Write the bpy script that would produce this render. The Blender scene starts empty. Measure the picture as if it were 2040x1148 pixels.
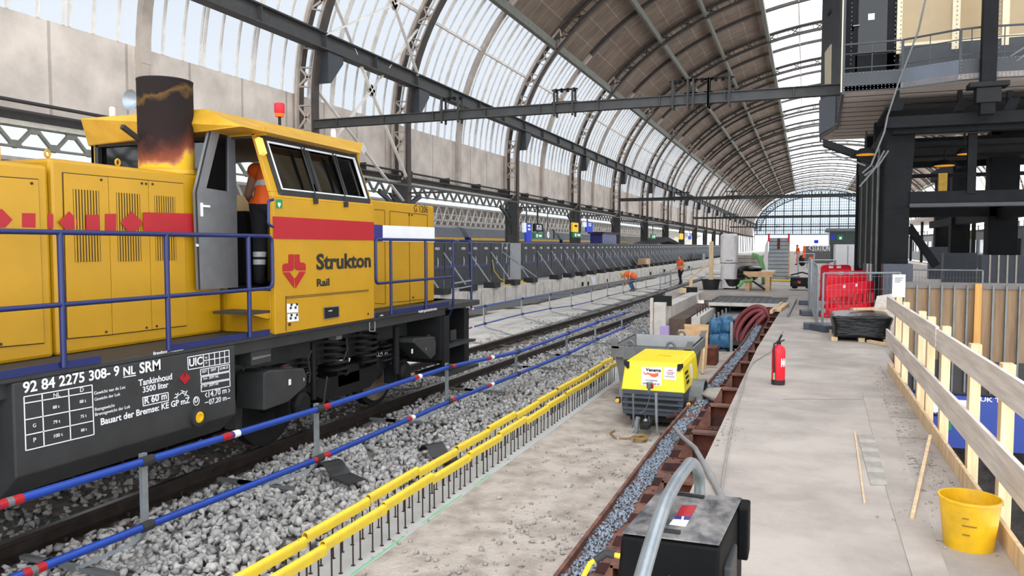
import bpy, bmesh, math, random
import numpy as np
from mathutils import Vector, Matrix
random.seed(7); RNG = np.random.default_rng(7)
SC = bpy.context.scene; COL = SC.collection
# ---------------------------------------------------------------- camera
EYE = 1.65; FPX = 1533.0
PITCH = math.atan((574 - 490) / FPX); YAW = math.atan((1605 - 1020) / FPX * math.cos(PITCH))
cd = bpy.data.cameras.new('camera'); cd.sensor_width = 36; cd.lens = FPX / 2040 * 36; cd.clip_start = .05; cd.clip_end = 900
cam = bpy.data.objects.new('camera', cd); COL.objects.link(cam)
cam.location = (0, 0, EYE); cam.rotation_euler = (math.pi / 2 - PITCH, 0, YAW); SC.camera = cam
# ---------------------------------------------------------------- sky and exposure
wd = bpy.data.worlds.new('overcast_sky'); SC.world = wd; wd.use_nodes = True
bg = wd.node_tree.nodes['Background']; bg.inputs[0].default_value = (.90, .95, 1, 1); bg.inputs[1].default_value = 3.9
SC.view_settings.view_transform = 'Standard'; SC.view_settings.look = 'None'
SC.view_settings.exposure = 0.0; SC.view_settings.gamma = 1; SC.view_settings.use_curve_mapping = False
SC.cycles.max_bounces = 8; SC.cycles.transparent_max_bounces = 24; SC.cycles.use_denoising = True
SC.cycles.sample_clamp_indirect = 8
# ---------------------------------------------------------------- helpers
FW = np.array([-math.sin(YAW) * math.cos(PITCH), math.cos(YAW) * math.cos(PITCH), -math.sin(PITCH)])
RT = np.array([math.cos(YAW), math.sin(YAW), 0.]); UP = np.cross(RT, FW)
def P(u, v, x=None, y=None, z=None):
    """point of the place seen at pixel u,v that lies on the plane x, y or z = const"""
    r = FW + RT * (u - 1020) / FPX - UP * (v - 574) / FPX
    t = x / r[0] if x is not None else y / r[1] if y is not None else (z - EYE) / r[2]
    return Vector((r[0] * t, r[1] * t, EYE + r[2] * t))
def lin(c):
    return tuple((x / 255 / 12.92 if x / 255 <= .04045 else ((x / 255 + .055) / 1.055) ** 2.4) for x in c)
def M(name, col, rough=.6, metal=0., var=.12, scale=5., col2=None, bump=0., bscale=40., stretch=(1, 1, 1), island=0., thr=(.35, .65), spec=.5):
    m = bpy.data.materials.new(name); m.use_nodes = True; nt = m.node_tree; N = nt.nodes; Lk = nt.links
    b = N['Principled BSDF']; b.inputs['Roughness'].default_value = rough; b.inputs['Metallic'].default_value = metal
    b.inputs['Specular IOR Level'].default_value = spec
    c = lin(col); tc = N.new('ShaderNodeTexCoord'); mp = N.new('ShaderNodeMapping'); mp.inputs['Scale'].default_value = stretch
    Lk.new(tc.outputs['Object'], mp.inputs[0])
    nz = N.new('ShaderNodeTexNoise'); nz.inputs['Scale'].default_value = scale; nz.inputs['Detail'].default_value = 7; nz.inputs['Roughness'].default_value = .6
    Lk.new(mp.outputs[0], nz.inputs['Vector'])
    rp = N.new('ShaderNodeValToRGB'); rp.color_ramp.elements[0].position = thr[0]; rp.color_ramp.elements[1].position = thr[1]
    a = lin(col2) if col2 else tuple(x * (1 - var) for x in c); d = c if col2 else tuple(min(1, x * (1 + var)) for x in c)
    rp.color_ramp.elements[0].color = (*a, 1); rp.color_ramp.elements[1].color = (*d, 1)
    Lk.new(nz.outputs[0], rp.inputs[0]); out = rp.outputs[0]
    if island:
        g = N.new('ShaderNodeNewGeometry'); mr = N.new('ShaderNodeMapRange'); mr.inputs[3].default_value = 1 - island; mr.inputs[4].default_value = 1 + island
        Lk.new(g.outputs['Random Per Island'], mr.inputs[0]); mx = N.new('ShaderNodeVectorMath'); mx.operation = 'SCALE'
        Lk.new(out, mx.inputs[0]); Lk.new(mr.outputs[0], mx.inputs['Scale']); out = mx.outputs[0]
    Lk.new(out, b.inputs['Base Color'])
    if bump:
        n2 = N.new('ShaderNodeTexNoise'); n2.inputs['Scale'].default_value = bscale; n2.inputs['Detail'].default_value = 5
        Lk.new(mp.outputs[0], n2.inputs['Vector']); bp = N.new('ShaderNodeBump'); bp.inputs['Strength'].default_value = bump; bp.inputs['Distance'].default_value = .02
        Lk.new(n2.outputs[0], bp.inputs['Height']); Lk.new(bp.outputs[0], b.inputs['Normal'])
    return m
def glass(name, tint, clear, gloss=.08, diff=(.8, .82, .85), rough=.05):
    """pane: part straight-through light, part scattered, some reflection"""
    m = bpy.data.materials.new(name); m.use_nodes = True; nt = m.node_tree; N = nt.nodes; Lk = nt.links; N.remove(N['Principled BSDF'])
    o = N['Material Output']; t = N.new('ShaderNodeBsdfTransparent'); t.inputs[0].default_value = (*tint, 1)
    d = N.new('ShaderNodeBsdfDiffuse'); d.inputs[0].default_value = (*diff, 1); g = N.new('ShaderNodeBsdfGlossy'); g.inputs['Roughness'].default_value = rough
    a = N.new('ShaderNodeMixShader'); a.inputs[0].default_value = clear; Lk.new(d.outputs[0], a.inputs[1]); Lk.new(t.outputs[0], a.inputs[2])
    c = N.new('ShaderNodeMixShader'); f = N.new('ShaderNodeFresnel'); f.inputs[0].default_value = 1 + gloss * 5
    Lk.new(f.outputs[0], c.inputs[0]); Lk.new(a.outputs[0], c.inputs[1]); Lk.new(g.outputs[0], c.inputs[2]); Lk.new(c.outputs[0], o.inputs[0])
    return m
def emit(name, col, s):
    m = M(name, col); b = m.node_tree.nodes['Principled BSDF']; b.inputs['Emission Color'].default_value = (*lin(col), 1); b.inputs['Emission Strength'].default_value = s
    return m
def wloc(o):
    v = Vector((0, 0, 0))
    while o: v = v + o.location; o = o.parent
    return v
class MB:
    def __init__(s): s.v = []; s.f = []; s.m = []; s.mi = 0; s.uv = None
    def add(s, vs, fs):
        n = len(s.v); s.v += [tuple(p) for p in vs]
        for f in fs: s.f.append(tuple(i + n for i in f)); s.m.append(s.mi)
        return s
    def bx(s, x0, x1, y0, y1, z0, z1):
        return s.add([(x, y, z) for z in (z0, z1) for x, y in ((x0, y0), (x1, y0), (x1, y1), (x0, y1))],
                     [(3, 2, 1, 0), (4, 5, 6, 7), (0, 1, 5, 4), (1, 2, 6, 5), (2, 3, 7, 6), (3, 0, 4, 7)])
    def cb(s, c, d, rz=0., rx=0.):
        R = Matrix.Rotation(rz, 3, 'Z') @ Matrix.Rotation(rx, 3, 'X'); c = Vector(c)
        q = [c + R @ Vector((a * d[0] / 2, b * d[1] / 2, e * d[2] / 2)) for e in (-1, 1) for a, b in ((-1, -1), (1, -1), (1, 1), (-1, 1))]
        return s.add(q, [(3, 2, 1, 0), (4, 5, 6, 7), (0, 1, 5, 4), (1, 2, 6, 5), (2, 3, 7, 6), (3, 0, 4, 7)])
    def bar(s, p, q, w, h, up=(0, 0, 1)):
        p = Vector(p); q = Vector(q); d = (q - p).normalized(); up = Vector(up)
        if abs(d.dot(up)) > .99: up = Vector((0, 1, 0)) if abs(d.y) < .9 else Vector((1, 0, 0))
        r = d.cross(up).normalized() * w / 2; u = r.cross(d).normalized() * h / 2
        return s.add([e + a * r + b * u for e in (p, q) for a, b in ((-1, -1), (1, -1), (1, 1), (-1, 1))],
                     [(0, 1, 2, 3), (7, 6, 5, 4), (0, 4, 5, 1), (1, 5, 6, 2), (2, 6, 7, 3), (3, 7, 4, 0)])
    def tube(s, pts, r, n=8, closed=False):
        pts = [Vector(p) for p in pts]; k = len(pts); rr = r if isinstance(r, (list, tuple)) else [r] * k; vs = []; ref = None
        for i, p in enumerate(pts):
            a = pts[i - 1] if i or closed else p; b = pts[(i + 1) % k] if i < k - 1 or closed else p
            d = (b - a).normalized()
            if ref is None: ref = d.orthogonal().normalized()
            ref = (ref - d * ref.dot(d)).normalized(); o = d.cross(ref)
            vs += [p + rr[i] * (math.cos(2 * math.pi * j / n) * ref + math.sin(2 * math.pi * j / n) * o) for j in range(n)]
        fs = []
        for i in range(k if closed else k - 1):
            for j in range(n):
                a = i * n; b = ((i + 1) % k) * n; fs.append((a + j, a + (j + 1) % n, b + (j + 1) % n, b + j))
        if not closed: fs += [tuple(range(n))[::-1], tuple((k - 1) * n + j for j in range(n))]
        return s.add(vs, fs)
    def lathe(s, prof, c=(0, 0, 0), n=20, ax='z', cap=True):
        c = Vector(c); vs = []
        for r, h in prof:
            for j in range(n):
                t = 2 * math.pi * j / n; a, b = r * math.cos(t), r * math.sin(t)
                vs.append(c + Vector((a, b, h) if ax == 'z' else (h, a, b) if ax == 'x' else (b, h, a)))
        k = len(prof); fs = [(i * n + j, i * n + (j + 1) % n, (i + 1) * n + (j + 1) % n, (i + 1) * n + j) for i in range(k - 1) for j in range(n)]
        if cap: fs += [tuple(range(n))[::-1], tuple((k - 1) * n + j for j in range(n))]
        return s.add(vs, fs)
    def prism(s, poly, vec):
        poly = [Vector(p) for p in poly]; vec = Vector(vec); k = len(poly)
        return s.add(poly + [p + vec for p in poly], [tuple(range(k))[::-1], tuple(range(k, 2 * k))] + [(i, (i + 1) % k, k + (i + 1) % k, k + i) for i in range(k)])
    def ball(s, c, r, nu=12, nv=8):
        r = r if isinstance(r, tuple) else (r, r, r); c = Vector(c); vs = [c + Vector((0, 0, -r[2]))]
        for i in range(1, nv):
            t = -math.pi / 2 + math.pi * i / nv
            vs += [c + Vector((r[0] * math.cos(t) * math.cos(2 * math.pi * j / nu), r[1] * math.cos(t) * math.sin(2 * math.pi * j / nu), r[2] * math.sin(t))) for j in range(nu)]
        vs.append(c + Vector((0, 0, r[2]))); L = len(vs) - 1; fs = [(0, 1 + (j + 1) % nu, 1 + j) for j in range(nu)]
        for i in range(nv - 2):
            a = 1 + i * nu; fs += [(a + j, a + (j + 1) % nu, a + nu + (j + 1) % nu, a + nu + j) for j in range(nu)]
        a = 1 + (nv - 2) * nu; fs += [(a + j, a + (j + 1) % nu, L) for j in range(nu)]
        return s.add(vs, fs)
    def build(s, name, mat, parent=None, label=None, smooth=False, bevel=0., solid=0., loc=None):
        if parent is not None: o0 = wloc(parent)
        elif loc is not None: o0 = Vector(loc)
        else:
            a = np.array(s.v); lo, hi = a.min(0), a.max(0); o0 = Vector(((lo[0] + hi[0]) / 2, (lo[1] + hi[1]) / 2, lo[2]))
        me = bpy.data.meshes.new(name); me.from_pydata([tuple(Vector(p) - o0) for p in s.v], [], s.f)
        for m in (mat if isinstance(mat, (list, tuple)) else [mat]): me.materials.append(m)
        if isinstance(mat, (list, tuple)): me.polygons.foreach_set('material_index', s.m)
        if s.uv: 
            l = me.uv_layers.new(name='uv')
            for lp in me.loops: l.data[lp.index].uv = s.uv[lp.vertex_index]
        b = bmesh.new(); b.from_mesh(me); bmesh.ops.recalc_face_normals(b, faces=b.faces); b.to_mesh(me); b.free()
        if smooth:
            me.polygons.foreach_set('use_smooth', [True] * len(me.polygons)); me.set_sharp_from_angle(angle=math.radians(40))
        o = bpy.data.objects.new(name, me); COL.objects.link(o)
        if parent is not None: o.parent = parent
        else: o.location = o0
        if label: o['label'] = label
        if bevel:
            q = o.modifiers.new('bevel', 'BEVEL'); q.width = bevel; q.segments = 2; q.limit_method = 'ANGLE'; q.angle_limit = math.radians(35)
        return o
def T(name, label, cat, loc, group=None):
    o = bpy.data.objects.new(name, None); COL.objects.link(o); o.location = loc; o.empty_display_size = .1
    o['label'] = label; o['category'] = cat
    if group: o['group'] = group
    return o
def tag(o, label, cat, group=None, kind=None):
    o['label'] = label; o['category'] = cat
    if group: o['group'] = group
    if kind: o['kind'] = kind
    return o
def S(o): o['kind'] = 'structure'; return o
def dup(r, loc, label=None, rz=None, group=None):
    c = r.copy(); COL.objects.link(c); c.location = loc
    if rz is not None: c.rotation_euler.z = rz
    if label: c['label'] = label
    if group: c['group'] = group
    for ch in list(r.children):
        d = ch.copy(); COL.objects.link(d); d.parent = c
        for g in list(ch.children):
            e = g.copy(); COL.objects.link(e); e.parent = d
    return c
PLX = (Vector((0, 1, 0)), Vector((0, 0, 1)))      # writing on a side that faces +X
PLY = (Vector((1, 0, 0)), Vector((0, 0, 1)))      # writing on a front that faces -Y
def text(body, o, width, pl, mat, parent, height=None, off=0.0, th=.002, name='lettering', label=None):
    """flat lettering: baseline starts at o, fitted to width (and to cap height)"""
    cu = bpy.data.curves.new('t', 'FONT'); cu.body = body; cu.offset = off; cu.extrude = .5; cu.resolution_u = 3
    ob = bpy.data.objects.new('t', cu); COL.objects.link(ob)
    me = bpy.data.meshes.new_from_object(ob.evaluated_get(bpy.context.evaluated_depsgraph_get())); bpy.data.objects.remove(ob); bpy.data.curves.remove(cu)
    if not len(me.vertices): return None
    a = np.array([v.co[:] for v in me.vertices]); x0 = a[:, 0].min(); w = a[:, 0].max() - x0; s = width / w
    sy = s if height is None else height / .69
    n = pl[0].cross(pl[1]); o0 = wloc(parent) if parent else Vector((0, 0, 0))
    for v in me.vertices:
        c = v.co.copy(); v.co = Vector(o) - o0 + pl[0] * ((c.x - x0) * s) + pl[1] * (c.y * sy) + n * ((c.z + .5) * th)
    me.materials.append(mat); r = bpy.data.objects.new(name, me); COL.objects.link(r)
    if parent: r.parent = parent
    if label: r['label'] = label
    return r
def frange(a, b, st):
    n = int(round((b - a) / st)); return [a + st * i for i in range(n + 1)]
def arcpts(pts, r, n=5):
    """polyline with its inner corners rounded"""
    pts = [Vector(p) for p in pts]; out = [pts[0]]
    for i in range(1, len(pts) - 1):
        a, p, b = pts[i - 1], pts[i], pts[i + 1]; d = min(r, (a - p).length * .45, (b - p).length * .45)
        s = p + (a - p).normalized() * d; e = p + (b - p).normalized() * d
        for k in range(n + 1):
            t = k / n; out.append((1 - t) ** 2 * s + 2 * t * (1 - t) * p + t * t * e)
    return out + [pts[-1]]
# ---------------------------------------------------------------- materials
m_conc = M('platform_concrete', (180, 169, 160), .85, scale=1.6, col2=(152, 142, 134), bump=.25, bscale=60)
m_conc2 = M('worn_concrete', (178, 170, 162), .9, scale=3, col2=(140, 133, 126), bump=.3, bscale=40)
m_sand = M('sandy_floor', (186, 175, 164), .95, scale=3.5, col2=(142, 129, 118), bump=.8, bscale=30, thr=(.3, .6))
m_white_conc = M('bright_concrete', (220, 213, 204), .9, scale=2, col2=(192, 184, 174), bump=.2)
m_ballast = M('ballast_stone', (164, 160, 156), .9, scale=9, var=.14, island=.32)
m_ballbase = M('ballast_bed', (140, 136, 132), .95, scale=28, col2=(74, 71, 68), bump=.9, bscale=24)
m_bluestone = M('blue_grey_gravel', (132, 142, 154), .8, scale=9, var=.15, island=.4)
m_rail = M('rail_steel', (58, 50, 46), .5, .5, scale=6, var=.3)
m_railtop = M('polished_rail_head', (120, 114, 110), .3, .8)
m_rust = M('rusty_steel', (132, 88, 72), .85, .05, scale=7, col2=(84, 58, 50), bump=.3)
m_rustdk = M('dark_rust', (84, 44, 42), .85, .1, scale=9, col2=(44, 33, 32))
m_rustor = M('orange_rust', (118, 62, 42), .9, scale=6, col2=(72, 42, 34))
m_yel = M('loco_yellow', (180, 134, 8), .42, scale=2.5, var=.05)
m_yellit = M('lit_top_yellow', (208, 160, 48), .5, scale=3, col2=(186, 138, 32))  # loco yellow made paler: light from above put into the colour
m_red = M('stripe_red', (162, 14, 28), .45, var=.05)
m_dkgrey = M('underframe_grey', (46, 46, 46), .6, scale=4, var=.2)
m_black = M('black_steel', (22, 22, 23), .65, scale=4, var=.25, spec=.3)
m_vblack = M('soot_black', (16, 16, 17), .8)
m_blue = M('handrail_blue', (20, 32, 86), .4, var=.08)
m_bright_blue = M('barrier_blue', (16, 58, 146), .38, scale=3, var=.08)
m_white = M('white_paint', (228, 228, 230), .5, var=.03)
m_navy = M('navy_paint', (44, 44, 120), .45, var=.04)
m_alu = M('door_aluminium', (132, 133, 136), .5, .55, scale=3, var=.12)
m_galv = M('galvanised_steel', (150, 156, 160), .42, .6, scale=6, var=.15)
m_galvd = M('dull_galvanised', (112, 114, 114), .55, .35, scale=5, var=.15)
m_iron = M('shed_ironwork', (66, 65, 64), .6, scale=3, var=.18)
m_ironlit = M('lit_ironwork', (186, 172, 160), .7, scale=2, var=.15)  # brown ironwork made paler: light on the ribs by the glazing, as colour
m_ironbrown = M('brown_ironwork', (72, 64, 58), .7, scale=3, var=.2)
m_ironlt = M('greenish_purlin', (116, 116, 106), .65, scale=3, var=.15)
m_panel = M('grey_wall_panel', (166, 160, 154), .75, scale=1.2, col2=(140, 134, 129), stretch=(1, 1, .25))
m_mull = M('glazing_bar', (238, 230, 220), .6, scale=2, var=.12)
m_gut = M('gutter_dark', (56, 52, 50), .7)
m_tower = M('tower_grey', (52, 55, 59), .5, scale=2, var=.15)
m_towerblk = M('tower_black', (21, 22, 24), .7, scale=3, var=.25, spec=.2)
m_towerlt = M('tower_blue_grey', (92, 98, 108), .5, scale=2, var=.08)
m_cream = M('cream_frame', (222, 208, 176), .55, var=.05)
m_tan = M('tan_blind', (164, 140, 100), .35, scale=1.4, var=.06, spec=.6)
m_plank = M('soffit_plank', (232, 216, 204), .75, scale=2, var=.1, stretch=(.4, 4, 1))
m_wood = M('raw_timber', (224, 196, 158), .75, scale=3, col2=(196, 166, 126), stretch=(6, 6, .6), bump=.1)
m_board = M('weathered_board', (222, 212, 202), .8, scale=2.5, col2=(194, 182, 172), stretch=(8, .5, 8), bump=.1)
m_ply = M('plywood', (214, 178, 136), .7, scale=3, col2=(190, 150, 108), stretch=(1, 1, 4))
m_hoard = M('hoarding_timber', (150, 122, 92), .75, scale=2.5, col2=(122, 96, 70), stretch=(5, 5, .5))
m_tarp = M('blue_tarpaulin', (44, 92, 128), .45, scale=6, var=.2)
m_hose = M('dark_red_hose', (118, 46, 50), .5, scale=6, var=.1)
m_rubber = M('black_rubber', (38, 37, 37), .75, var=.15)
m_plastic = M('black_plastic', (30, 30, 33), .42, scale=5, var=.2)
m_dustblack = M('dusty_black_cover', (150, 144, 140), .55, scale=7, col2=(52, 51, 54), stretch=(1.6, 1, 1), thr=(.34, .66))
m_machine = M('machine_black', (9, 9, 10), .6, scale=5, var=.3, spec=.12)
m_film = M('black_film', (13, 13, 15), .25, scale=7, var=.3, bump=.9, bscale=7, stretch=(1, 1, 4), spec=.35)
m_wfilm = M('white_film', (214, 208, 206), .5, scale=3, var=.08, bump=.5, bscale=6)
m_redp = M('red_plastic', (222, 20, 44), .45, var=.06)
m_bucket = M('yellow_bucket', (240, 190, 12), .42, scale=6, col2=(206, 160, 30))
m_cyel = M('compressor_yellow', (246, 218, 24), .4, scale=3, var=.05)
m_cgrey = M('compressor_grey', (66, 72, 82), .5, var=.1)
m_skip = M('skip_grey', (118, 118, 116), .6, scale=3, col2=(98, 98, 96))
m_skipin = M('skip_rim_grey', (168, 168, 168), .6, var=.08)
m_capyel = M('rebar_cap_yellow', (238, 208, 40), .45, scale=5, col2=(224, 190, 70), stretch=(1, 1.2, 1))
m_rebar = M('rebar_steel', (62, 44, 38), .8, .3)
m_banner = M('black_banner', (46, 46, 50), .6, scale=2, var=.15)
m_orange = M('hi_vis_orange', (250, 102, 30), .7, var=.06)
m_refl = M('reflective_band', (206, 206, 206), .35)
m_skin = M('skin', (196, 148, 122), .6, var=.04)
m_dkcloth = M('dark_work_cloth', (30, 31, 36), .9)
m_jean = M('blue_work_trousers', (72, 96, 122), .9)
m_greens = emit('exit_green', (0, 120, 60), .25)
m_blues = emit('sign_blue', (20, 50, 180), .35)
m_yels = emit('sign_yellow', (240, 190, 30), .35)
m_wsign = emit('sign_white', (225, 232, 235), .35)
m_lilac = M('lilac_foam', (178, 156, 200), .8, var=.04)
m_brush = M('dark_soil', (70, 64, 60), .95, scale=6, col2=(40, 36, 34), bump=.8)
m_spot = M('green_paint', (110, 190, 130), .8)
m_glass_side = glass('frosted_shed_glass', (.25, .26, .275), .86, .0, (.5, .5, .5), .3)
m_glass_right = glass('right_shed_glass', (.72, .73, .75), .9, .0)
m_glass_next = glass('next_hall_glass', (.34, .34, .35), .8, .0, (.5, .5, .5))
m_glass_ridge = glass('ridge_glass', (.85, .87, .9), .94, .0)
m_glass_end = glass('gable_glass', (.27, .30, .33), .97, .0)
m_glass_cab = glass('cab_window_glass', (.3, .32, .33), .9, .09, (.03, .03, .03))
m_glass_dark = glass('dark_door_glass', (.1, .11, .12), .7, .1, (.02, .02, .02))
# ================================================================ the shed
CXA, ZS, EA, EB = 4.3, 6.75, 21.0, 13.8
def ar(t, off=0.): return (CXA - (EA + off) * math.cos(t), ZS + (EB + off) * math.sin(t))
def prof(off, t0, t1, n, zlow=None):
    p = [(CXA - EA - off, zlow)] if zlow is not None else []
    return p + [ar(t0 + (t1 - t0) * i / n, off) for i in range(n + 1)]
TB, TR = .527, 1.2115
BAY = 14.0; RIBS = [-4.2, 9.8, 23.8] + [30.8 + BAY * i for i in range(19)]; YEND = RIBS[-1]
def strip(name, pr, y0, y1, mat, uv=False, th=0.):
    b = MB(); n = len(pr); L = [0.]
    for i in range(1, n): L.append(L[-1] + math.dist(pr[i], pr[i - 1]))
    vs = [(x, y, z) for y in (y0, y1) for x, z in pr]
    b.add(vs, [(i, i + 1, n + i + 1, n + i) for i in range(n - 1)])
    if uv: b.uv = [(y, l) for y in (y0, y1) for l in L]
    return b.build(name, mat, loc=(0, y0, 0), smooth=True)
def mirror(pr): return [(2 * CXA - x, z) for x, z in pr]
# brown boarded ceiling with a panel grid
def brickmat(name, c1, c2, mort, w, h, rough=.8, ms=.03, sc=1.):
    m = M(name, c1, rough, scale=.8, var=.08); nt = m.node_tree; N = nt.nodes; Lk = nt.links
    tc = [n for n in N if n.type == 'TEX_COORD'][0]; b = N['Principled BSDF']; br = N.new('ShaderNodeTexBrick')
    br.offset = 0; br.inputs['Color1'].default_value = (*lin(c1), 1); br.inputs['Color2'].default_value = (*lin(c2), 1); br.inputs['Mortar'].default_value = (*lin(mort), 1)
    br.inputs['Scale'].default_value = 1; br.inputs['Mortar Size'].default_value = ms; br.inputs['Brick Width'].default_value = w; br.inputs['Row Height'].default_value = h
    br.inputs['Mortar Smooth'].default_value = .2
    Lk.new(tc.outputs['UV'], br.inputs['Vector']); rp = [n for n in N if n.type == 'VALTORGB'][0]
    rp.color_ramp.elements[0].color = (.7, .7, .7, 1); rp.color_ramp.elements[1].color = (1, 1, 1, 1)
    mx = N.new('ShaderNodeMix'); mx.data_type = 'RGBA'; mx.blend_type = 'MULTIPLY'; mx.inputs[0].default_value = 1
    Lk.new(br.outputs[0], mx.inputs[6]); Lk.new(rp.outputs[0], mx.inputs[7]); Lk.new(mx.outputs[2], b.inputs['Base Color']); return m
m_ceil = brickmat('ceiling_panels', (136, 118, 102), (128, 110, 95), (168, 152, 136), 1.1667, 1.25)
m_wallp = brickmat('wall_panels', (230, 216, 203), (225, 211, 198), (190, 177, 166), 2.3333, 30., ms=.05)
for side, f in (('left', lambda p: p), ('right', mirror)):
    S(strip('ceiling_' + side, f(prof(.9, TB, TR, 18)), RIBS[0], YEND, m_ceil, True))
    S(strip('wall_' + side, f([(-17.6, 4.85), (-17.6, ZS), ar(.031, .9)]), RIBS[0], YEND, m_wallp, True))
def bars_mb(pr, y0, y1, step, w, d, group=3, gap=.16):
    """glazing bars that follow the curve; every third bar is a double one"""
    b = MB(); n = int(round((y1 - y0) / step))
    for i in range(n + 1):
        y = y0 + i * step
        for yy, ww in (((y - gap / 2, w), (y + gap / 2, w)) if i % group == 0 else ((y, w),)):
            k = len(pr); vs = []
            for (x, z) in pr:
                dx, dz = x - CXA, (z - ZS); r = math.hypot(dx, dz) or 1; nx, nz = (-dx / r, -dz / r) if z > ZS else (-math.copysign(1, dx), 0)
                vs += [(x, yy - ww / 2, z), (x, yy + ww / 2, z), (x + nx * d, yy + ww / 2, z + nz * d), (x + nx * d, yy - ww / 2, z + nz * d)]
            fs = []
            for a in range(k - 1):
                for j in range(4): fs.append((4 * a + j, 4 * a + (j + 1) % 4, 4 * a + 4 + (j + 1) % 4, 4 * a + 4 + j))
            b.add(vs, fs)
    return b
HB = 7.0; nwin = 0
def window_bays(pr, step, w, d, mat, group, y_first, y_last, blen, purl=()):
    global nwin
    g0 = None
    y = y_first
    while y < y_last - .1:
        nwin += 1
        if g0 is None:
            g = S(strip('window_%d' % nwin, pr, y, y + blen, mat)); b = bars_mb(pr, y, y + blen, step, w, d, group)
            for (px, pz) in purl: b.bar((px, y, pz), (px, y + blen, pz), .1, .12)
            br = b.build('glazing_bars', m_mull, g); g0 = g
        else:
            g = g0.copy(); COL.objects.link(g); g.name = 'window_%d' % nwin; g.location.y = y
            br2 = br.copy(); COL.objects.link(br2); br2.parent = g
        y += blen
gl = prof(.9, .031, TB, 10); pm = ar(.36, .8)
window_bays(gl, 7 / 9, .06, .07, m_glass_side, 3, RIBS[0], YEND, HB, (pm,))
window_bays(mirror(gl), 7 / 3, .12, .12, m_glass_right, 3, RIBS[0], YEND, BAY)
rg = prof(.9, TR, math.pi - TR, 12)
window_bays(rg, 1.75, .07, .03, m_glass_ridge, 20, RIBS[0], YEND, BAY, [ar(t, .75) for t in (1.33, 1.45, math.pi / 2, math.pi - 1.45, math.pi - 1.33)])
# lattice arch ribs: two chords and a web of posts and diagonals, standing on platform columns
def rib_mb():
    b = MB(); n = 66; o1, o0 = .72, .0; zl = -.15
    ins = [(-16.7, zl)] + [(-16.7, zl + (ZS - zl) * k / 8) for k in range(1, 8)] + [ar(math.pi * i / n, o0) for i in range(n + 1)] + [(25.3, ZS - (ZS - zl) * k / 8) for k in range(1, 9)]
    out = [(-17.42, z) for x, z in ins[:8]] + [ar(math.pi * i / n, o1) for i in range(n + 1)] + [(26.02, z) for x, z in ins[-8:]]
    def chord(ps, w, d, mi):
        for (a, c) in zip(ps[:-1], ps[1:]):
            b.mi = int(mi and 4.5 < a[1] < 14.2)  # outer chord at glazing height takes the lit colour
            b.bar((a[0], 0, a[1]), (c[0], 0, c[1]), d, w, up=(0, 1, 0))
    chord(ins, .34, .1, 0); chord(out, .34, .1, 1); chord([((p[0] + q[0] * 7) / 8, (p[1] + q[1] * 7) / 8) for p, q in zip(ins, out)], .06, .24, 0); chord([((p[0] * 7 + q[0]) / 8, (p[1] * 7 + q[1]) / 8) for p, q in zip(ins, out)], .06, .24, 1)
    for i in range(4, len(ins) - 4):
        p, q = ins[i], out[i]; b.mi = int(4.5 < p[1] < 14.2); b.bar((p[0], 0, p[1]), (q[0], 0, q[1]), .05, .1, up=(0, 1, 0))
        q2 = out[i + 1] if i % 2 else out[i - 1]; b.bar((p[0], 0, p[1]), (q2[0], 0, q2[1]), .08, .1, up=(0, 1, 0))
    return b
r0 = None
for y in RIBS:
    if r0 is None: r0 = S(rib_mb().build('arch_rib', [m_ironbrown, m_ironlit], loc=(0, 0, 0))); r0.location = (0, y, 0)
    else: c = r0.copy(); COL.objects.link(c); c.location.y = y
# flat intermediate ribs halfway between, on the skin
def band_mb():
    b = MB(); ps = [(-17.5, 4.85), (-17.5, ZS)] + [ar(math.pi * i / 60, .78) for i in range(61)] + [(26.1, 4.85)]
    for a, c in zip(ps[:-1], ps[1:]): b.mi = int(a[1] < 14.2); b.bar((a[0], 0, a[1]), (c[0], 0, c[1]), .22, .34, up=(0, 1, 0))  # lower stretch takes the lit colour
    return b
b0 = None
for y in [2.8, 16.8] + [37.8 + BAY * i for i in range(18)]:
    if b0 is None: b0 = S(band_mb().build('flat_rib', [m_ironbrown, m_ironlit], loc=(0, 0, 0))); b0.location.y = y
    else: c = b0.copy(); COL.objects.link(c); c.location.y = y
# long purlins on the ribs
for t in (.51, .81, 1.0, 1.2, math.pi - 1.2, math.pi - .81, math.pi - .51):
    x, z = ar(t, .3); b = MB(); nx = math.cos(t); s = .26 if t in (.51, 1.2) else .16
    b.bar((x, RIBS[0], z), (x, YEND, z), s, .46); S(b.build('purlin', m_ironlt, loc=(x, RIBS[0], z)))
# X bracing of the narrow bay
b = MB()
for p, q in (((-16.75, 23.8, 4.6), (-16.2, 30.8, 11.2)), ((-16.75, 30.8, 4.6), (-16.2, 23.8, 11.2)), ((-16.2, 23.8, 9.2), (-14.6, 30.8, 13.2)), ((-16.2, 30.8, 9.2), (-14.6, 23.8, 13.2)), ((-16.9, 23.8, 7.6), (-16.9, 30.8, 3.6))):
    b.bar(p, q, .12, .05); b.cb([(p[i] + q[i]) / 2 for i in range(3)], (.1, .34, .34), rx=.78)
S(b.build('cross_bracing', m_mull))
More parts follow.
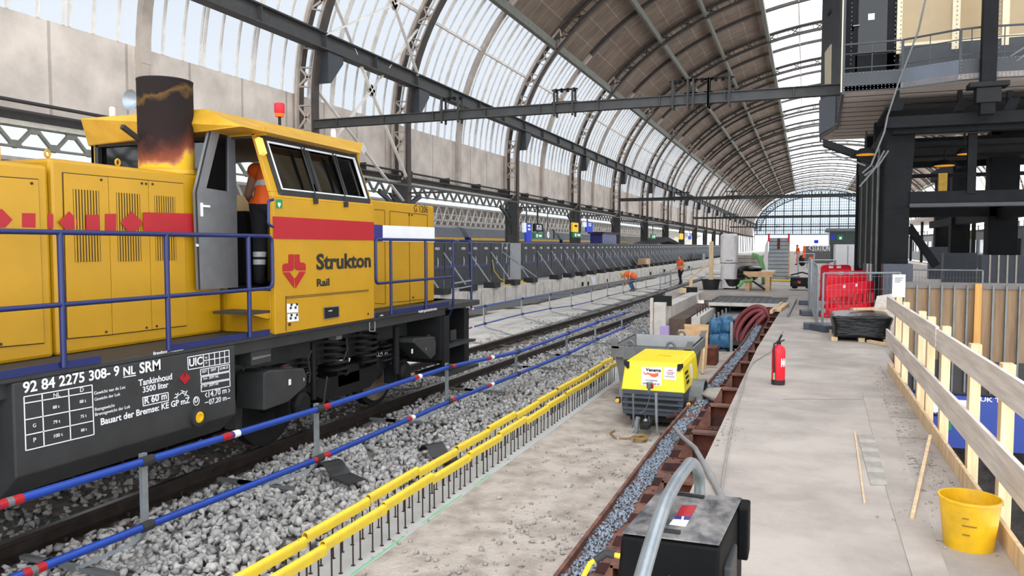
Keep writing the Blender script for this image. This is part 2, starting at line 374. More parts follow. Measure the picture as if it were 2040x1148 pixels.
# crane runway girder with gusset brackets
b = MB(); X0 = -16.35
b.bx(X0 - .22, X0 + .22, RIBS[0], YEND, 9.22, 9.27); b.bx(X0 - .22, X0 + .22, RIBS[0], YEND, 8.66, 8.71); b.bx(X0 - .03, X0 + .03, RIBS[0], YEND, 8.7, 9.24)
for y in frange(RIBS[0], YEND, 3.5): b.bx(X0 - .18, X0 + .18, y - .02, y + .02, 8.7, 9.24)
gird = S(b.build('runway_girder', m_iron))
b = MB(); 
for y in RIBS: b.prism([(X0 - .35, y + .12, 8.65), (X0 - .35, y + 1.1, 8.65), (X0 - .35, y + 1.1, 8.4), (X0 - .35, y + .3, 7.55), (X0 - .35, y + .12, 7.55)], (.5, 0, 0))
b.build('bracket_gusset', m_tower, gird)
# gutter, pipes and light rail along the foot of the wall panels
b = MB(); b.bx(-17.75, -17.3, RIBS[0], YEND, 4.55, 4.85); S(b.build('trim_1', m_gut))
b = MB(); b.bx(-17.34, -17.2, RIBS[0], YEND, 4.46, 4.58); S(b.build('trim_2', M('pale_rail', (190, 184, 170), .6)))
b = MB()
for z, x in ((5.0, -17.1), (4.75, -17.0)): b.tube([(x, RIBS[0], z), (x, YEND, z)], .05, 6)
for y in frange(RIBS[0], YEND, 4.0): b.bx(-17.6, -17.05, y - .03, y + .03, 4.7, 5.1)
S(b.build('trim_3', m_gut))
# lattice girder under it with hexagon openings
b = MB(); H0, H1 = 3.95, 4.48
b.bx(-17.36, -17.24, RIBS[0], YEND, H1 - .05, H1); b.bx(-17.36, -17.24, RIBS[0], YEND, H0, H0 + .05)
y = RIBS[0]; k = 0
while y < 200:
    b.bar((-17.3, y, H0), (-17.3, y + .5, H1), .07, .09, up=(1, 0, 0)); b.bar((-17.3, y + .5, H1), (-17.3, y + 1, H0), .07, .09, up=(1, 0, 0))
    for yy, zz, s in ((y, H0, 1), (y + .5, H1, -1)): b.prism([(-17.34, yy - .2, zz), (-17.34, yy + .2, zz), (-17.34, yy + .07, zz + s * .17), (-17.34, yy - .07, zz + s * .17)], (.08, 0, 0))
    y += 1
S(b.build('lattice_girder', m_ironlt))
# curved brackets from the columns up to the girder
b = MB()
for y in RIBS[:14]:
    for s in (-1, 1):
        pts = [Vector((-17.1, y + s * (.2 + 1.7 * (k / 6) ** 2.2), 2.4 + 1.6 * (k / 6) ** .8)) for k in range(7)]
        for p, q in zip(pts[:-1], pts[1:]): b.bar(p, q, .2, .12, up=(1, 0, 0))
        b.bar((-17.1, y + s * .2, 3.4), (-17.1, y + s * 1., 3.95), .1, .08)
    b.bx(-17.45, -16.7, y - .13, y + .13, -.15, 4.5)
S(b.build('column_brackets', m_iron))
# rail that carries the platform signs
b = MB(); b.bx(-14.68, -14.6, 20, 110, 3.98, 4.06)
for y in RIBS[2:8]: b.bx(-16.7, -14.6, y - .04, y + .04, 3.98, 4.06)
S(b.build('sign_rail', m_iron))
# the hall next door: roof added to dim its sky light, trusses, wall
S(strip('ceiling_next_hall', [(-17.7, 5.2), (-25, 6.3), (-34, 5.6)], RIBS[0], 200, m_glass_next))
b = MB(); b.bx(-34.3, -34, RIBS[0], 250, -1, 5.7); S(b.build('wall_next_hall', M('next_hall_wall', (150, 140, 126), .85, scale=.6, var=.15, stretch=(1, .3, 3))))
b = MB()
for x in (-22.5, -28.5):
    for z in (3.35, 4.3): b.bx(x - .06, x + .06, RIBS[0], 180, z - .06, z + .06)
    y = RIBS[0]
    while y < 180: b.bar((x, y, 3.35), (x, y + .6, 4.3), .07, .07); b.bar((x, y + .6, 4.3), (x, y + 1.2, 3.35), .07, .07); y += 1.2
S(b.build('roof_truss_next_hall', m_mull))
# glazed gable at the far end
b = MB(); b.bx(-16.8, 25.4, YEND - .25, YEND + .25, 5.35, 5.75)
for x in frange(-16, 25, 2.93):
    t = max(-1, min(1, (CXA - x) / EA)); zt = ZS + EB * math.sqrt(max(0, 1 - t * t)); b.bx(x - .16, x + .16, YEND - .2, YEND + .2, 5.5, zt)
    for k in (.73, 1.46, 2.2):
        xx = x + k; t = max(-1, min(1, (CXA - xx) / EA)); zt = ZS + EB * math.sqrt(max(0, 1 - t * t)); b.bx(xx - .045, xx + .045, YEND - .1, YEND + .1, 5.5, zt)
for z in (7.05, 9.05, 12.05, 13.65):
    h = math.sqrt(max(0, 1 - (max(0, z - ZS) / EB) ** 2)) * EA; b.bx(CXA - h, CXA + h, YEND - .2, YEND + .2, z - .14, z + .14)
for z in (6.2, 6.6, 7.7, 8.4, 9.8, 10.5, 11.3, 12.8, 14.5, 15.5, 16.5, 17.5, 18.6):
    h = math.sqrt(max(0, 1 - (max(0, z - ZS) / EB) ** 2)) * EA; b.bx(CXA - h, CXA + h, YEND - .1, YEND + .1, z - .04, z + .04)
nwin += 1
gb = MB(); gb.add([(CXA - EA, YEND + .3, 5.5)] + [(x, YEND + .3, z) for x, z in [ar(math.pi * i / 40) for i in range(41)]] + [(CXA + EA, YEND + .3, 5.5)], [tuple(range(43))])
gw = S(gb.build('window_%d' % nwin, m_glass_end)); b.build('glazing_bars', M('gable_bars', (44, 50, 56), .7), gw)
b = MB()
for off in (.2, -1.9):
    ps = [ar(math.pi * i / 60, off) for i in range(61)]
    for a, c in zip(ps[:-1], ps[1:]): b.bar((a[0], YEND - .5, a[1]), (c[0], YEND - .5, c[1]), .3, .3, up=(0, 1, 0))
for i in range(60):
    a, c = ar(math.pi * i / 60, .2), ar(math.pi * (i + 1) / 60, -1.9); b.bar((a[0], YEND - .5, a[1]), (c[0], YEND - .5, c[1]), .16, .16, up=(0, 1, 0))
    a, c = ar(math.pi * i / 60, -1.9), ar(math.pi * (i + 1) / 60, .2); b.bar((a[0], YEND - .5, a[1]), (c[0], YEND - .5, c[1]), .16, .16, up=(0, 1, 0))
S(b.build('gable_arch', M('gable_iron', (54, 62, 68), .7)))
# overhead line portals with insulators
def portal(y, x1, sets, lab):
    z0, z1 = 5.86, 6.16; xa = -16.6
    r = T('overhead_line_beam', lab, 'beam', (xa, y, z0))
    b = MB(); b.bx(xa, x1, y - .13, y + .13, z1 - .025, z1); b.bx(xa, x1, y - .13, y + .13, z0, z0 + .025); b.bx(xa, x1, y - .012, y + .012, z0, z1)
    for x in frange(xa + 1, x1 - 1, 1.9): b.bx(x - .012, x + .012, y - .12, y + .12, z0, z1)
    b.build('steel_beam', m_iron, r)
    for x in sets:
        b = MB()
        for dx in (-.3, .3):
            b.bx(x + dx - .03, x + dx + .03, y - .19, y - .13, z0 - .12, z1 + .42); b.bx(x + dx - .03, x + dx + .03, y + .13, y + .19, z0 - .12, z1 + .42)
        b.bx(x - .42, x + .42, y - .06, y + .06, z1, z1 + .05)
        c = b.build('insulator_clamp', m_gut, r); b = MB()
        for dx in (-.3, -.1, .1, .3): b.lathe([(.03, 0), (.07, .02), (.03, .04), (.07, .06), (.03, .08), (.07, .1), (.02, .13)], (x + dx, y, z1 + .34), 8)
        b.bar((x - .42, y, z1 + .42), (x + .42, y, z1 + .42), .05, .05)
        b.build('insulator', m_vblack, c)
portal(23.6, .9, [P(900, 220, y=23.6).x, P(1125, 200, y=23.6).x, P(1362, 170, y=23.6).x, P(1392, 170, y=23.6).x, P(1433, 170, y=23.6).x], 'nearest grey overhead line beam spanning from the wall ribs to the control tower')
portal(72.4, 9, [P(1350, 390, y=72.4).x, P(1365, 390, y=72.4).x, P(1455, 385, y=72.4).x, P(1466, 385, y=72.4).x], 'second overhead line beam, crossing in front of the glazed gable top')
portal(124, 12, [P(1450, 430, y=124).x, P(1465, 430, y=124).x, P(1520, 428, y=124).x], 'third and smaller looking overhead line beam crossing the gable glazing')
portal(186, 14, [-9, -6], 'farthest overhead line beam low across the gable glazing')
# ================================================================ ground
YF = 26.9                                                     # where the platform slab starts beyond the trench
b = MB(); b.prism([(-.69, -1, -.22), (-.7, 13, -.22), (-.45, YF, -.22), (-4.6, YF + .3, -.22), (-4.6, 270, -.22), (9.5, 270, -.22), (9.5, 13.5, -.22), (1.2, 13.5, -.22), (1.05, -1, -.22)], (0, 0, .22))
S(b.build('floor', m_conc))
b = MB(); b.bx(-.6, -.45, -1, YF, -3.4, -.22); b.bx(1.0, 1.1, -1, 13.5, -4.6, -.22); b.bx(1.05, 9.5, 13.55, 13.7, -4.6, -.22); S(b.build('wall_under_platform', m_brush))
b = MB(); b.bx(-3.4, -1.36, -1, 15.5, -.95, -.7); S(b.build('sand_floor', m_sand))
b = MB(); b.bx(-20, -3.4, -1, 270, -1.2, -.8); S(b.build('trackbed', m_ballbase))
b = MB(); b.bx(-4.7, -3.4, 20.4, 270, -.9, -.78); S(b.build('trackbed_side', m_ballbase))
b = MB(); b.bx(-4, .3, -1, 28, -3.6, -3.4); S(b.build('trench_floor', m_brush))
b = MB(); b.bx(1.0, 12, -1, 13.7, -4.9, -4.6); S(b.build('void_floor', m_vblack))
b = MB(); b.bx(9.5, 11, -2, 270, -1.1, -.9); S(b.build('right_trackbed', m_brush))
# left platform with its concrete face
edge = [(-12.4, -1), (-12.4, 45), (-12.0, 60), (-11.3, 80), (-10.6, 105), (-10.2, 270)]
b = MB(); b.prism([(x, y, -1.6) for x, y in edge] + [(-17.5, 270, -1.6), (-17.5, -1, -1.6)], (0, 0, 1.45)); b.prism([(x - .02, y, -.15) for x, y in edge] + [(-13, 270, -.15), (-13, -1, -.15)], (0, 0, .012))
S(b.build('left_platform', m_white_conc))
b = MB()
for y in frange(2, 100, 1.35):
    xx = np.interp(y, [e[1] for e in edge], [e[0] for e in edge]); b.bx(xx - .01, xx + .006, y - .015, y + .015, -1.3, -.2)
S(b.build('platform_joint', M('joint_line', (96, 90, 86), .9)))
b = MB()
for u, v, s in ((1160, 566, .18), (1171, 565, .18), (1209, 559, .16), (1296, 545, .2), (1324, 540, .2), (1373, 533, .25)):
    p = P(u, v, x=np.interp(P(u, v, x=-12).y, [e[1] for e in edge], [e[0] for e in edge])); b.cb((p.x, p.y, p.z), (.1, s * 1.6, s * 1.3))
S(b.build('drain_opening', m_vblack))
b = MB(); b.bx(-34, -17.5, -2, 200, -1.2, -1.0); S(b.build('next_hall_floor', m_brush))
# pale concrete strip and the dug-out soil in front of the left platform
b = MB(); b.prism([(-10.9, 26, -.86), (-10.4, 30, -.86), (-10.6, 110, -.86), (-7.5, 110, -.86), (-7.5, 26, -.86)], (0, 0, .1)); S(b.build('pale_floor', m_white_conc))
b = MB(); b.bx(-10.3, -7.35, 8, 26.2, -.9, -.74); S(b.build('sand_strip', m_white_conc))
random.seed(3); b = MB(); n = 60
vs = []; fs = []
for i in range(n):
    y = 12 + 46 * i / (n - 1)
    vs += [(-12.42, y, -.95 + .12 * random.random()), (-12.0, y, -1.0 + .2 * random.random()), (-11.4, y, -1.0 + .2 * random.random()), (-10.6, y, -.84 + .12 * random.random()), (-9.9, y, -.79)]
for i in range(n - 1):
    for j in range(4): fs.append((i * 5 + j, i * 5 + j + 1, i * 5 + j + 6, i * 5 + j + 5))
b.add(vs, fs); tag(b.build('dug_soil', m_brush, loc=(-11, 20, -1)), 'dark dug out soil at the foot of the left platform wall', 'soil', kind='stuff')
# ================================================================ track, ballast, barriers
def xr(y): return float(np.interp(y, [0, 9, 16, 26, 40, 60, 270], [-5.69, -5.68, -5.48, -5.16, -5.1, -5.3, -5.3]))
RT_Z = -.61
def rail(name, dx, lab):
    pr = [(-.07, -.16), (.07, -.16), (.07, -.145), (.012, -.125), (.012, -.045), (.036, -.035), (.036, -.004), (-.036, -.004), (-.036, -.035), (-.012, -.045), (-.012, -.125), (-.07, -.145)]
    ys = [-1, 4, 8, 10, 12, 14, 16, 18, 20, 22, 24, 26, 30, 34, 40, 50, 60, 120]; k = len(pr); b = MB(); vs = []; fs = []
    for y in ys: vs += [(xr(y) + dx + a, y, RT_Z + c) for a, c in pr]
    for i in range(len(ys) - 1): fs += [(i * k + j, i * k + (j + 1) % k, (i + 1) * k + (j + 1) % k, (i + 1) * k + j) for j in range(k)]
    b.add(vs, fs); r = T(name, lab, 'rail', (xr(4) + dx, 4, RT_Z - .16), None); b.build('rail_web', m_rail, r)
    b = MB(); vs = []
    for y in ys: vs += [(xr(y) + dx + a, y, RT_Z + c) for a, c in ((-.036, -.004), (.036, -.004), (.03, 0), (-.03, 0))]
    b.add(vs, [(i * 4 + j, i * 4 + (j + 1) % 4, (i + 1) * 4 + (j + 1) % 4, (i + 1) * 4 + j) for i in range(len(ys) - 1) for j in range(4)])
    b.build('rail_head', m_railtop, r, 'polished running surface of the rail')
rail('track_rail', 0, 'nearer steel rail of the locomotive track, beside the blue barrier')
rail('track_rail', -1.43, 'farther steel rail of the locomotive track, on the left platform side')
m_sleeper = M('weathered_sleeper', (128, 112, 98), .95, scale=6, col2=(92, 80, 72))
s0 = None
for i, y in enumerate(frange(3.2, 46, .62)):
    if s0 is None:
        s0 = T('track_sleeper', 'sleeper under the rails of the locomotive track, half buried in ballast', 'sleeper', (xr(y) - .715, y, -.95), 'sleepers under the locomotive track')
        MB().cb((xr(y) - .715, y, -.86), (2.5, .24, .18)).build('sleeper_body', m_sleeper, s0)
        for dx in (-.715, .715):
            b = MB(); x = xr(y) - .715 + dx
            b.cb((x, y, -.76), (.34, .13, .03))
            for s in (-1, 1): b.lathe([(.02, -.76), (.02, -.71)], (x + s * .11, y, 0), 6)
            b.build('rail_fastener', m_rail, s0)
    else: dup(s0, (xr(y) - .715, y, -.95))
def hull_variants(n, k, flat=.75):
    out = []
    for i in range(n):
        b = bmesh.new(); r = np.random.default_rng(100 + i)
        for p in r.normal(size=(k, 3)):
            p = p / np.linalg.norm(p) * r.uniform(.8, 1.1); b.verts.new((p[0] * r.uniform(.95, 1.2), p[1], p[2] * flat))
        res = bmesh.ops.convex_hull(b, input=b.verts); bmesh.ops.delete(b, geom=[e for e in res['geom_interior'] if isinstance(e, bmesh.types.BMVert)], context='VERTS')
        bmesh.ops.triangulate(b, faces=b.faces); b.verts.index_update()
        out.append((np.array([v.co[:] for v in b.verts]), np.array([[v.index for v in f.verts] for f in b.faces]))); b.free()
    return out
HV = hull_variants(28, 10)
def scatter(name, mat, pts, rad, loc):
    """pts: n x 3 centres, rad: n radii -> one mesh of angular stones"""
    V = []; F = []; n0 = 0; loc = np.array(loc); N = len(pts)
    q = RNG.normal(size=(N, 4)); q /= np.linalg.norm(q, axis=1)[:, None]; vi = RNG.integers(0, len(HV), N)
    for i in range(N):
        w, x, y, z = q[i]; R = np.array([[1 - 2 * (y * y + z * z), 2 * (x * y - z * w), 2 * (x * z + y * w)], [2 * (x * y + z * w), 1 - 2 * (x * x + z * z), 2 * (y * z - x * w)], [2 * (x * z - y * w), 2 * (y * z + x * w), 1 - 2 * (x * x + y * y)]])
        v, f = HV[vi[i]]; V.append(v @ R.T * rad[i] + pts[i] - loc); F.append(f + n0); n0 += len(v)
    V = np.concatenate(V); F = np.concatenate(F); me = bpy.data.meshes.new(name); me.vertices.add(len(V)); me.vertices.foreach_set('co', V.astype(np.float32).ravel())
    me.loops.add(F.size); me.loops.foreach_set('vertex_index', F.astype(np.int32).ravel()); me.polygons.add(len(F)); me.polygons.foreach_set('loop_start', np.arange(0, F.size, 3, dtype=np.int32))
    me.update(calc_edges=True); me.validate(); me.materials.append(mat); o = bpy.data.objects.new(name, me); COL.objects.link(o); o.location = tuple(loc); return o
def area(x0, x1, y0, y1, dens, r0, r1, z, zj):
    n = int((x1 - x0) * (y1 - y0) * dens); x = RNG.uniform(x0, x1, n); y = RNG.uniform(y0, y1, n)
    r = RNG.uniform(r0, r1, n); zz = z + zj * (np.sin(x * 3.1 + y * 1.7) + np.sin(y * 2.3 - x * 4)) * .5 + RNG.uniform(-.02, .02, n)
    return np.stack([x, y, zz], 1), r
PR = [area(-5.52, -3.42, 2.4, 8, 340, .032, .056, -.76, .03), area(-5.5, -3.42, 8, 13, 280, .034, .056, -.76, .03), area(-5.45, -3.42, 13, 20.6, 200, .036, .058, -.77, .03),
      area(-5.1, -3.75, 20.6, 34, 130, .04, .06, -.78, .03), area(-5.05, -4.5, 34, 60, 60, .05, .07, -.79, .03),
      area(-6.95, -5.8, 2.5, 10, 120, .03, .05, -.78, .02), area(-6.9, -5.75, 10, 16, 300, .03, .05, -.77, .02), area(-6.5, -5.35, 16, 45, 110, .04, .06, -.78, .02), area(-8, -7.25, 9, 26, 60, .03, .05, -.76, .02)]
tag(scatter('ballast', m_ballast, np.concatenate([p for p, r in PR]), np.concatenate([r for p, r in PR]), (-4.5, 5, -.9)), 'grey crushed stone ballast filling and flanking the locomotive track', 'ballast', kind='stuff')
# rubble and chips on the sand and on the platform edge
pp, rr = [], []
for cx, cy, n, s in ((-2.0, 6.3, 60, .5), (-1.7, 5.6, 110, .3), (-2.2, 4.7, 60, .35), (-2.0, 6.0, 90, .25), (-2.6, 5.2, 25, .4), (-1.65, 7.6, 90, .35), (-1.7, 4.6, 50, .3), (-2.45, 7.4, 30, .5), (-2.1, 8.6, 80, .4), (-2.9, 5.1, 14, .1)):
    x = np.clip(RNG.normal(cx, s, n), -3.0, -1.42); y = RNG.normal(cy, s, n); r = RNG.uniform(.006, .034, n) * RNG.uniform(.4, 1.2, n); pp.append(np.stack([x, y, -.7 + r * .3], 1)); rr.append(r)
tag(scatter('rubble', m_conc2, np.concatenate(pp), np.concatenate(rr), (-2, 6, -.7)), 'small concrete chips and crumbs strewn over the sandy floor', 'rubble', kind='stuff')
pp, rr = [], []
for u, v, n, s in ((1760, 745, 60, .12), (1840, 930, 60, .15), (1760, 800, 40, .1), (1830, 1010, 30, .15), (1440, 860, 40, .1)):
    c = P(u, v, z=0); r = RNG.uniform(.003, .014, n); pp.append(np.stack([np.clip(RNG.normal(c.x, s, n), -.66, .98), RNG.normal(c.y, s * 3, n), r * .4], 1)); rr.append(r)
tag(scatter('concrete_chips', m_conc2, np.concatenate(pp), np.concatenate(rr), (.6, 6, 0)), 'crumbs and chips along the broken platform edge strip by the timber guardrail', 'debris', kind='stuff')
# ---- blue barriers
def barrier(name, lab, posts, x_off_arm, left_px=None):
    """posts: (top, low, foot_z); arm reaches x_off_arm towards the rail"""
    r = T(name, lab, 'barrier', (posts[0][0].x, posts[0][0].y, -.8)); tops, lows = [], []
    for (t, l, fz) in posts:
        base = Vector((t.x, t.y, l.z - .1)); sx = 1 if x_off_arm > 0 else -1
        path = arcpts([t + Vector((0, 0, .05)), base, Vector((t.x + x_off_arm * .45, t.y - .12, fz + .03))], .12, 4)
        b = MB()
        for p, q in zip(path[:-1], path[1:]): b.bar(p, q + (q - p) * .05, .03, .05, up=(0, 1, 0))
        po = b.build('barrier_post', m_galv, r)
        e = path[-1]; b = MB(); b.bar((e.x - .35 * 1, e.y, fz + .02), (e.x + .35, e.y, fz + .02), .05, .03)
        b.bar((e.x + sx * .2, e.y, fz + .02), (e.x + x_off_arm * .55, e.y, fz + .02), .05, .03); b.build('foot_bar', m_galvd, po)
        for q in (t, l): MB().tube([q + Vector((.035, -.05, 0)), q + Vector((.035, .05, 0))], .036, 10).build('rail_clip', m_rubber, po)
        tops.append(t + Vector((.035, 0, 0))); lows.append(l + Vector((.035, 0, 0)))
    return r, tops, lows
def tapes(r, a, b_, ts, rad):
    for t, cols in ts:
        p = a.lerp(b_, t); d = (b_ - a).normalized(); s = 0
        for c, ln in cols:
            MB().tube([p + d * s, p + d * (s + ln)], rad + .0015, 12).build('tape_band', c, r); s += ln
nb = []
for u, vt, vl, X in ((285, 917, 1047, -4.4), (630, 814, 913, -4.4), (890, 731, 800, -4.4), (1028, 701, 745, -4.32), (1129, 664, 704, -4.25), (1186, 642, 676, -4.15), (1239, 625, 653, -4.1)):
    nb.append((P(u, vt, x=X), P(u, vl, x=X), -.72))
for i, (t, l, f) in enumerate(nb):
    if l.z > t.z - .3 or l.z < t.z - .6: nb[i] = (t, Vector((t.x, t.y, t.z - .46)), f)
r, tops, lows = barrier('track_barrier', 'blue tubular safety barrier with steel posts in the ballast in front of the locomotive', nb, -1.1)
for L, v0 in ((tops, 1030), (lows, 1165)):
    st = L[0] + (L[0] - L[1]) * .9; L2 = [st] + L + [L[-1] + (L[-1] - L[-2]) * .25]
    MB().tube(L2, .0285, 12).build('barrier_rail', m_bright_blue, r, smooth=True)
    tapes(r, L2[0], L2[1], [(.42 if v0 == 1030 else .5, [(m_red, .05), (m_galvd, .04), (m_red, .06)])], .0285)
    tapes(r, L2[1], L2[2], [(.36 if v0 == 1030 else .95, [(m_red, .1), (m_navy, .03), (m_white, .07)])], .0285)
    tapes(r, L2[2], L2[3], [(.02, [(m_red, .1)]), (.66 if v0 == 1030 else .6, [(m_red, .1), (m_white, .08)])], .0285)
    tapes(r, L2[3], L2[4], [(.02, [(m_red, .1)]), (.5, [(m_red, .12), (m_white, .1)])], .0285)
fb = []
for u, vt, vl in ((900, 625, 664), (964, 610, 645), (1039, 595, 627), (1095, 587, 613), (1138, 584, 608), (1178, 577, 602), (1210, 568, 590), (1241, 563, 583), (1267, 558, 577), (1287, 555, 572), (1325, 549, 563), (1355, 541, 555), (1378, 534, 547)):
    t = P(u, vt, x=-8.2); fb.append((t, Vector((t.x, t.y, t.z - .48)), -.77))
r, tops, lows = barrier('track_barrier', 'blue tubular safety barrier on the far side of the track, below the left platform wall', fb, 1.9)
for L in (tops, lows):
    L2 = [L[0] + (L[0] - L[1])] + L; MB().tube(L2[:7], .022, 10).build('barrier_rail', m_bright_blue, r, smooth=True); MB().tube(L2[6:], .022, 8).build('barrier_rail', m_galvd, r, 'unpainted steel end of the barrier rail')
    tapes(r, L2[1], L2[2], [(.5, [(m_red, .12), (m_white, .1)])], .023)
# ---- starter bars with yellow caps along the slab edge
def capseg(lab, p, ln, grp, tilt=0):
    b = MB(); pr = [(.027 * math.cos(a), .027 * math.sin(a)) for a in np.linspace(0, math.pi, 9)]; pr = [(.027, -.045)] + pr + [(-.027, -.045)]
    q = [(x * .8, z * .8 if z > 0 else z) for x, z in pr][::-1]; b.prism([(x, 0, z) for x, z in pr + q], (0, ln, 0))
    o = b.build('rebar_cap', m_capyel, None, loc=(0, 0, 0)); o.location = p; o.rotation_euler.x = tilt; tag(o, lab, 'safety cap', grp); return o
CF, CR = -3.06, -3.27; caps = {}
for row, X, pts in (('front', CF, ((643, 1090), (933, 910))), ('rear', CR, ((608, 1087), (909, 905)))):
    ya = P(*pts[0], x=X); yb = P(*pts[1], x=X); st = (yb.y - ya.y) / 3; g = 'yellow cap strips on the %s row of starter bars' % row
    for k in range(-1, 15):
        y = ya.y + st * k
        if y > 13.2: break
        z = -.40 + .016 * math.sin(k * 2.1)
        capseg('yellow plastic cap strip on the %s row of starter bars' % ('front' if row == 'front' else 'rear, ballast-side'), (X + .008 * math.sin(k * 3), y, z), st * (1.03 if row == 'front' else 1.0) - .01, g, tilt=-.006 + .01 * math.sin(k * 1.7))
    r0 = None; g = 'starter bars of the %s row' % row
    for y in frange(ya.y - st + .1, 13.0, .135):
        if r0 is None:
            r0 = T('starter_bar', 'thin rusty starter bar standing in the %s row under the yellow caps' % ('front' if row == 'front' else 'rear, ballast-side'), 'rebar', (X, y, -.7), g)
            MB().tube([(X, y, -.72), (X + .004, y, -.4)], .0062, 6).build('bar', m_rebar, r0); MB().lathe([(.02, -.7), (.018, -.693), (.008, -.688)], (X, y, 0), 8).build('base_collar', m_rustdk, r0, 'dark red collar at the foot')
        else: dup(r0, (X + random.uniform(-.01, .01), y + random.uniform(-.02, .02), -.7), rz=random.uniform(0, 6))
b = MB(); b.bx(-3.42, -2.96, 1, 14.5, -.72, -.694); S(b.build('slab_edge', M('slab_edge_concrete', (182, 182, 178), .85, scale=3, var=.08)))
b = MB()
for y0, y1 in ((4.6, 5.4), (5.7, 6.5), (6.8, 7.2)): b.bx(-2.99, -2.975, y0, y1, -.6945, -.692)
tag(b.build('paint_line', m_spot), 'green spray paint line along the starter bar slab edge', 'paint mark')
# ---- rusty girder channel between sand floor and platform
r = T('rusty_girder', 'long rusty steel girder channel with cross plates between the sand floor and the platform', 'girder', (-1.1, 3, -.6))
Y0, Y1 = 1.0, 26.0
def gx(y): return float(np.clip((y - 8) * .024, 0, .2))
def run(b, x0, x1, z0, z1_):
    ys = [Y0, 8, 10, 12, 14, 16.4, Y1]; vs = []
    for y in ys: vs += [(x0 + gx(y), y, z0), (x1 + gx(y), y, z0), (x1 + gx(y), y, z1_), (x0 + gx(y), y, z1_)]
    n = len(ys); return b.add(vs, [(0, 1, 2, 3), (4 * n - 1, 4 * n - 2, 4 * n - 3, 4 * n - 4)] + [(4 * i + k, 4 * i + (k + 1) % 4, 4 * i + 4 + (k + 1) % 4, 4 * i + 4 + k) for i in range(n - 1) for k in range(4)])
b = MB(); run(b, -1.385, -1.36, -.75, -.335); run(b, -1.36, -.82, -.44, -.38); run(b, -.84, -.82, -.75, -.36); b.build('channel', m_rust, r)
for k, y in enumerate(frange(2.2, 25.8, .47)): g = gx(y); MB().prism([(-1.2 + g, y, -.41), (-.84 + g, y, -.41), (-.84 + g, y, -.295), (-1.16 + g, y, -.31)], (0, .014, 0)).build('cross_plate', m_rustdk, r)
for i, y in enumerate((4.1, 5.75, 7.35, 8.7, 9.75, 10.9, 12.1, 13.4, 14.7, 16, 17.4, 18.8, 20.2)):
    g = gx(y) * .8; xl_, xr_ = -.98 + g, -.58 + g * .3; b = MB(); b.bx(xl_, xr_, y, y + .13, -.135, -.115); b.bx(xl_, xr_, y, y + .13, -.385, -.365); b.prism([(xl_ - .13, y, -.375), (xl_, y, -.12), (xl_, y, -.375)], (0, .02, 0)); b.bx(xl_, xl_ + .015, y, y + .13, -.375, -.12); b.build('stub_bracket', m_rust, r)
    MB().bx(xl_, xr_, y + .11, y + .125, -.37, -.13).build('stub_web', m_rustor, r, 'orange rusted web plate')
n = 5200; y = np.concatenate([RNG.uniform(2, 9, 3400), RNG.uniform(9, 22, 1800)]); x = RNG.uniform(-1.35, -1.20, n) + .015 * np.sin(y * 7) + np.clip((y - 8) * .024, 0, .2); rad = RNG.uniform(.008, .016, n) * np.where(y > 9, 1.4, 1)
tag(scatter('gravel', m_bluestone, np.stack([x, y, -.376 + RNG.uniform(0, .012, n)], 1), rad, (-1.27, 3, -.47)), 'blue grey gravel strip lying in the rusty girder channel', 'gravel', kind='stuff')
n = 500; y = RNG.uniform(2, 14, n); x = RNG.uniform(-1.15, -.86, n) + np.clip((y - 8) * .024, 0, .2)
tag(scatter('rust_flakes', m_rustdk, np.stack([x, y, -.377 + RNG.uniform(0, .006, n)], 1), RNG.uniform(.004, .016, n), (-1.0, 3, -.47)), 'dark rust flakes lying between the cross plates of the rusty girder', 'debris', kind='stuff')
# broken concrete lump lying on the girder
p = P(1440, 792, z=-.34); b = MB(); b.ball((0, 0, 0), 1, 9, 6); random.seed(5); b.v = [(p.x - .02 + x * random.uniform(.2, .27), p.y + y * random.uniform(.26, .36), -.30 + max(-.6, min(.5, z)) * random.uniform(.1, .14)) for x, y, z in b.v]
tag(b.build('concrete_lump', m_conc2, bevel=.02), 'broken grey concrete lump lying across the rusty girder beside the compressor', 'rubble piece')
# ---- timber guardrail
r = T('timber_guardrail', 'raw timber guardrail with two boards along the right edge of the platform', 'guardrail', (1.08, 5, 0))
XR = 1.1
for (u, v) in ((2005, 724), (1941, 685), (1883, 650), (1854, 631), (1836, 620), (1804, 602), (1790, 592)):
    p = P(u, v, x=XR + .04); MB().bx(XR + .012, XR + .082, p.y - .045, p.y + .045, -.5, p.z).build('post', m_wood, r, bevel=.003)
for k in (3.6,): MB().bx(XR + .012, XR + .082, k - .045, k + .045, -.5, 1.02).build('post', m_wood, r, bevel=.003)
a = P(1770, 592, x=XR); c = P(1770, 618, x=XR); zt, zb = a.z, c.z; yb = a.y
MB().bx(XR - .015, XR + .012, 2.4, 8.0, zb - .01, zt - .01).build('rail_board', m_board, r, bevel=.002); MB().bx(XR - .022, XR + .01, 7.6, yb, zb + .01, zt + .01).build('rail_board', m_board, r, bevel=.002)
a = P(1767, 655, x=XR); c = P(1767, 685, x=XR); MB().bx(XR - .015, XR + .012, 2.4, a.y, c.z, a.z).build('rail_board', m_board, r, bevel=.002)
MB().bx(XR - .06, XR - .035, 2.6, 11.2, 0, .12).build('kick_board', m_wood, r, bevel=.002)
# batten leaning on the kick board
p, q = P(1817, 1033, z=.01), P(1842, 868, z=.12); b = MB(); b.bar(p, q + Vector((.04, 0, 0)), .022, .022)
tag(b.build('timber_batten', m_wood), 'thin timber batten lying on the platform against the guardrail kick board', 'batten')
